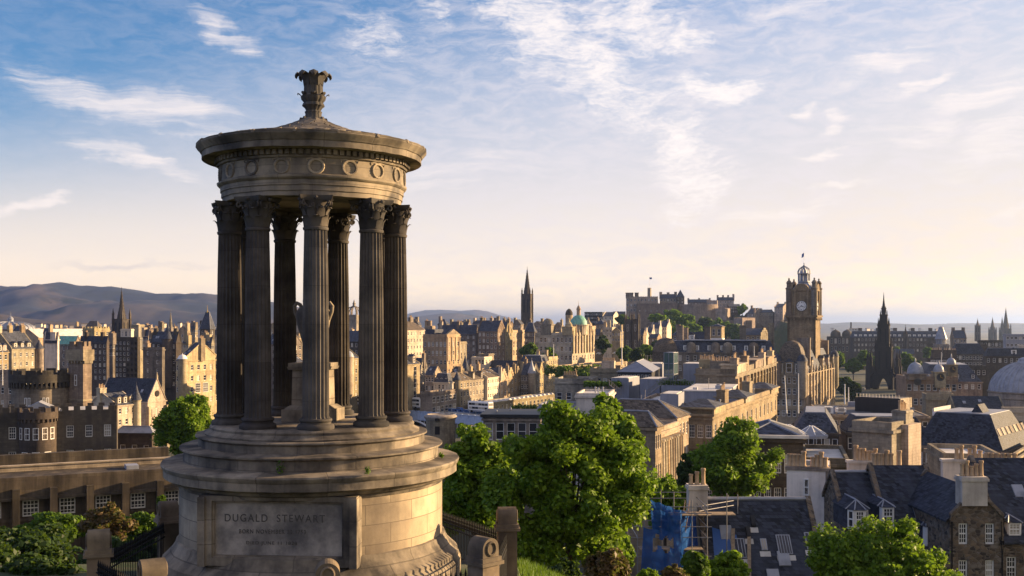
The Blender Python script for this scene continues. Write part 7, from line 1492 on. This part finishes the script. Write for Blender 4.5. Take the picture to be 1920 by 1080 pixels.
tree('broadleaf_tree', 'small yellow green tree above the blue netting', 1247, 84, 886, 1030, 110, 12000, .30, 'leaf_bright', 6, 28, tg, low=.2)
tree('broadleaf_tree', 'round bright tree beside the left edge of the monument columns', 352, 140, 736, 868, 132, 24000, .38, 'leaf_bright', 7, 44, tg, low=.12, lumps=[(-.5, .4, .5), (.1, .75, .5)])
tree('broadleaf_tree', 'bright leafy treetop before the dormer houses at the bottom right', 1636, 60, 982, 1180, 280, 30000, .21, 'leaf_bright', 8, 50, tg, low=.2, lumps=[(-.60, .72, .32), (.40, .90, .22), (-.05, .86, .3), (.75, .62, .25)])
tree('broadleaf_tree', 'treetop edge at the bottom beside the rubble gable', 1772, 62, 1052, 1190, 60, 4000, .28, 'leaf_bright', 9, 20, tg, low=.2)
sg_ = 'shrubs on the hillside'
for k, (px, Y, yt, yb, w_, n_, lf, mt, lab) in enumerate((
        (1368, 58, 1034, 1110, 120, 7000, .22, 'leaf_bright', 'bright green shrub at the bottom below the slate roof'), (1305, 56, 1030, 1100, 70, 3500, .2, 'leaf_mid', 'flowering green shrub left of the bright one at the bottom'),
        (1140, 42, 1018, 1110, 118, 6500, .15, 'leaf_russet', 'russet shrub at the foot of the big sycamore'), (1262, 50, 1056, 1110, 75, 3000, .16, 'leaf_russet', 'small russet shrub below the blue netting'), (1060, 40, 1046, 1100, 70, 2500, .16, 'leaf_dark', 'dark low shrub under the big sycamore'),
        (1215, 47, 1062, 1105, 60, 2000, .15, 'leaf_bright', 'yellow green low shrub between two russet ones'),
        (1175, 60, 1000, 1075, 40, 2200, .22, 'leaf_bright', 'small hanging bright bush between the big sycamore and the blue netting'),
        (95, 74, 955, 1035, 175, 10000, .24, 'leaf_mid', 'bright leafy bush before the left office windows'), (268, 76, 948, 1030, 95, 6500, .23, 'leaf_mid', 'bright leafy bush nearest the drum at the left'), (200, 72, 935, 1040, 110, 7000, .2, 'leaf_russet', 'russet bush before the middle office window'),
        (303, 66, 925, 960, 20, 900, .2, 'leaf_mid', 'small green sprig above the dark pier'),
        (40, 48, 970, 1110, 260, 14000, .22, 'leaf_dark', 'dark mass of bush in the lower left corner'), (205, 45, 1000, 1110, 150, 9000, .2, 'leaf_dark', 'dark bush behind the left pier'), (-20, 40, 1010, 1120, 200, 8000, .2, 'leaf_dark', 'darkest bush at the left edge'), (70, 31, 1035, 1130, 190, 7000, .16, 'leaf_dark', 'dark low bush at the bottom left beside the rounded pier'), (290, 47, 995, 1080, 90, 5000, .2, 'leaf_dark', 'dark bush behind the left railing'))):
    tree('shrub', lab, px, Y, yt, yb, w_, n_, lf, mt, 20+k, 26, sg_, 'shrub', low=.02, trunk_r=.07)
tree('shrub', 'low creeper before the castellated bow front', 75, 160, 852, 874, 95, 1500, .4, 'leaf_mid', 50, 16, sg_, 'shrub', low=.02); tree('shrub', 'small creeper before the dark sash windows', 118, 158, 848, 872, 30, 700, .4, 'leaf_mid', 51, 10, sg_, 'shrub', low=.02)
FT = [(992, 560, 640, 678, 48, 'round tree left of the twin hillside trees below the bank'), (1030, 555, 648, 690, 34, 'tree hiding the lower corner of the bank'), (1130, 640, 629, 664, 36, 'tree right of the lit bank side'), (1172, 620, 648, 682, 40, 'tree beneath the tall bare mast'), (1212, 610, 644, 684, 52, 'broad tree left of the brown domed pavilion'), (1195, 600, 652, 686, 30, 'darker tree below the gothic towers'),
      (1060, 470, 684, 720, 40, 'tree on the bank below the terrace wall'), (1098, 470, 690, 716, 46, 'pale tree at the right end of the terrace wall bank'), (1232, 780, 636, 660, 26, 'small tree under the white gables')]
for k, (px, Y, yt, yb, w_, lab) in enumerate(FT): tree('broadleaf_tree', lab, px, Y, yt, yb, w_, 2600, 1.3, ('leaf_mid', 'leaf_mid', 'leaf_dark')[k % 3], 60+k, 22, 'trees below the old town', low=.12)
CT = [(1262, 1060, 578, 618, 46, 'tall tree directly under the castle battery'), (1285, 1050, 586, 624, 40, 'tree right below the castle battery'), (1248, 1040, 592, 628, 34, 'tree left of the castle slope wood'), (1300, 1030, 600, 640, 38, 'lower tree on the castle slope'), (1275, 1020, 606, 644, 44, 'wide tree low on the castle slope'), (1322, 1060, 588, 640, 40, 'dark tall tree on the castle slope'), (1345, 1050, 594, 640, 32, 'tree behind the belvedere'),
      (1362, 1045, 598, 642, 26, 'narrow tree right of the belvedere'), (1380, 1040, 604, 648, 34, 'rightmost big tree on the castle slope'), (1392, 1150, 568, 592, 16, 'lone tree on the castle skyline'), (1230, 1000, 588, 606, 30, 'tree above the white gables'), (1168, 960, 588, 612, 26, 'tree left of the castle block'), (1414, 1060, 616, 634, 14, 'small tree on the crag face'), (1310, 1000, 620, 650, 36, 'tree at the foot of the slope left of the belvedere'), (1440, 1090, 640, 654, 18, 'small bush at the foot of the crag')]
for k, (px, Y, yt, yb, w_, lab) in enumerate(CT): tree('broadleaf_tree', lab, px, Y, yt, yb, w_*1.25, 3200, 1.9, ('leaf_bright', 'leaf_bright', 'leaf_mid')[k % 3] if k != 5 else 'leaf_dark', 80+k, 20, 'trees on the castle slope', low=.08)
GT = [(1570, 700, 655, 700, 40, 'tree right of the hotel by the gardens'), (1600, 690, 668, 708, 36, 'lighter garden tree left of the memorial'), (1620, 760, 654, 690, 38, 'tree behind the memorial to its left'), (1585, 560, 700, 750, 44, 'dark tree in front of the gardens'), (1598, 540, 712, 756, 40, 'dark tree just left of the memorial base'), (1700, 760, 660, 700, 36, 'tree right behind the memorial'), (1722, 740, 672, 720, 50, 'dark wide tree right of the memorial'), (1752, 700, 676, 712, 34, 'dark tree above the small lead dome'), (1740, 860, 648, 676, 26, 'small far tree right of the memorial'), (1716, 620, 705, 750, 40, 'dark tree right of the memorial base'), (1680, 900, 650, 676, 30, 'far garden tree before the long terrace'), (1556, 600, 690, 740, 30, 'tree just right of the hotel end'), (1640, 800, 664, 700, 34, 'hidden garden tree behind the memorial')]
for k, (px, Y, yt, yb, w_, lab) in enumerate(GT): tree('broadleaf_tree', lab, px, Y, yt, yb, w_, 2600, 1.5, 'leaf_dark' if 'dark' in lab else 'leaf_mid', 110+k, 20, 'trees in the gardens', low=.10)
# grass on the bank beyond the piers
n = 9000; gx_ = _rng.uniform(.2, 7, n); gy_ = _rng.uniform(29, 37, n); hb = .10+.22*_rng.random(n)
gz_ = np.array([ground_z(x, y)+.12*math.sin(x*1.7)*math.cos(y*1.3) for x, y in zip(gx_, gy_)]); an = _rng.random(n)*6.28; lx = _rng.normal(size=n)*.08; ly = _rng.normal(size=n)*.08
v = np.stack([np.stack([gx_-.018*np.cos(an), gy_-.018*np.sin(an), gz_-.03], 1), np.stack([gx_+.018*np.cos(an), gy_+.018*np.sin(an), gz_-.03], 1), np.stack([gx_+lx, gy_+ly, gz_+hb], 1)], 1).reshape(-1, 3)
me = bpy.data.meshes.new('grass'); me.from_pydata(v.tolist(), [], [(3*i, 3*i+1, 3*i+2) for i in range(n)]); me.materials.append(M['grass_blade']); o = link('grass', me); tag(o, 'bright green grass on the bank right of the tall stone pier', 'grass', kind='stuff')

# ------------------------------------------------------------------ evening haze
m = MB(); m.box(-41000, -41000, -66, 41000, 41000, 245)
hm = bpy.data.materials.new('evening_haze'); hm.use_nodes = True; t = NT(hm.node_tree)
pv = t.n('ShaderNodeVolumePrincipled', None, Color=(0.42, 0.59, 1.0, 1), Density=0.00006)
pv.inputs['Anisotropy'].default_value = 0.62
t.n('ShaderNodeOutputMaterial', None, Volume=pv.outputs[0])
o = m.build('haze', hm); o['kind'] = 'stuff'
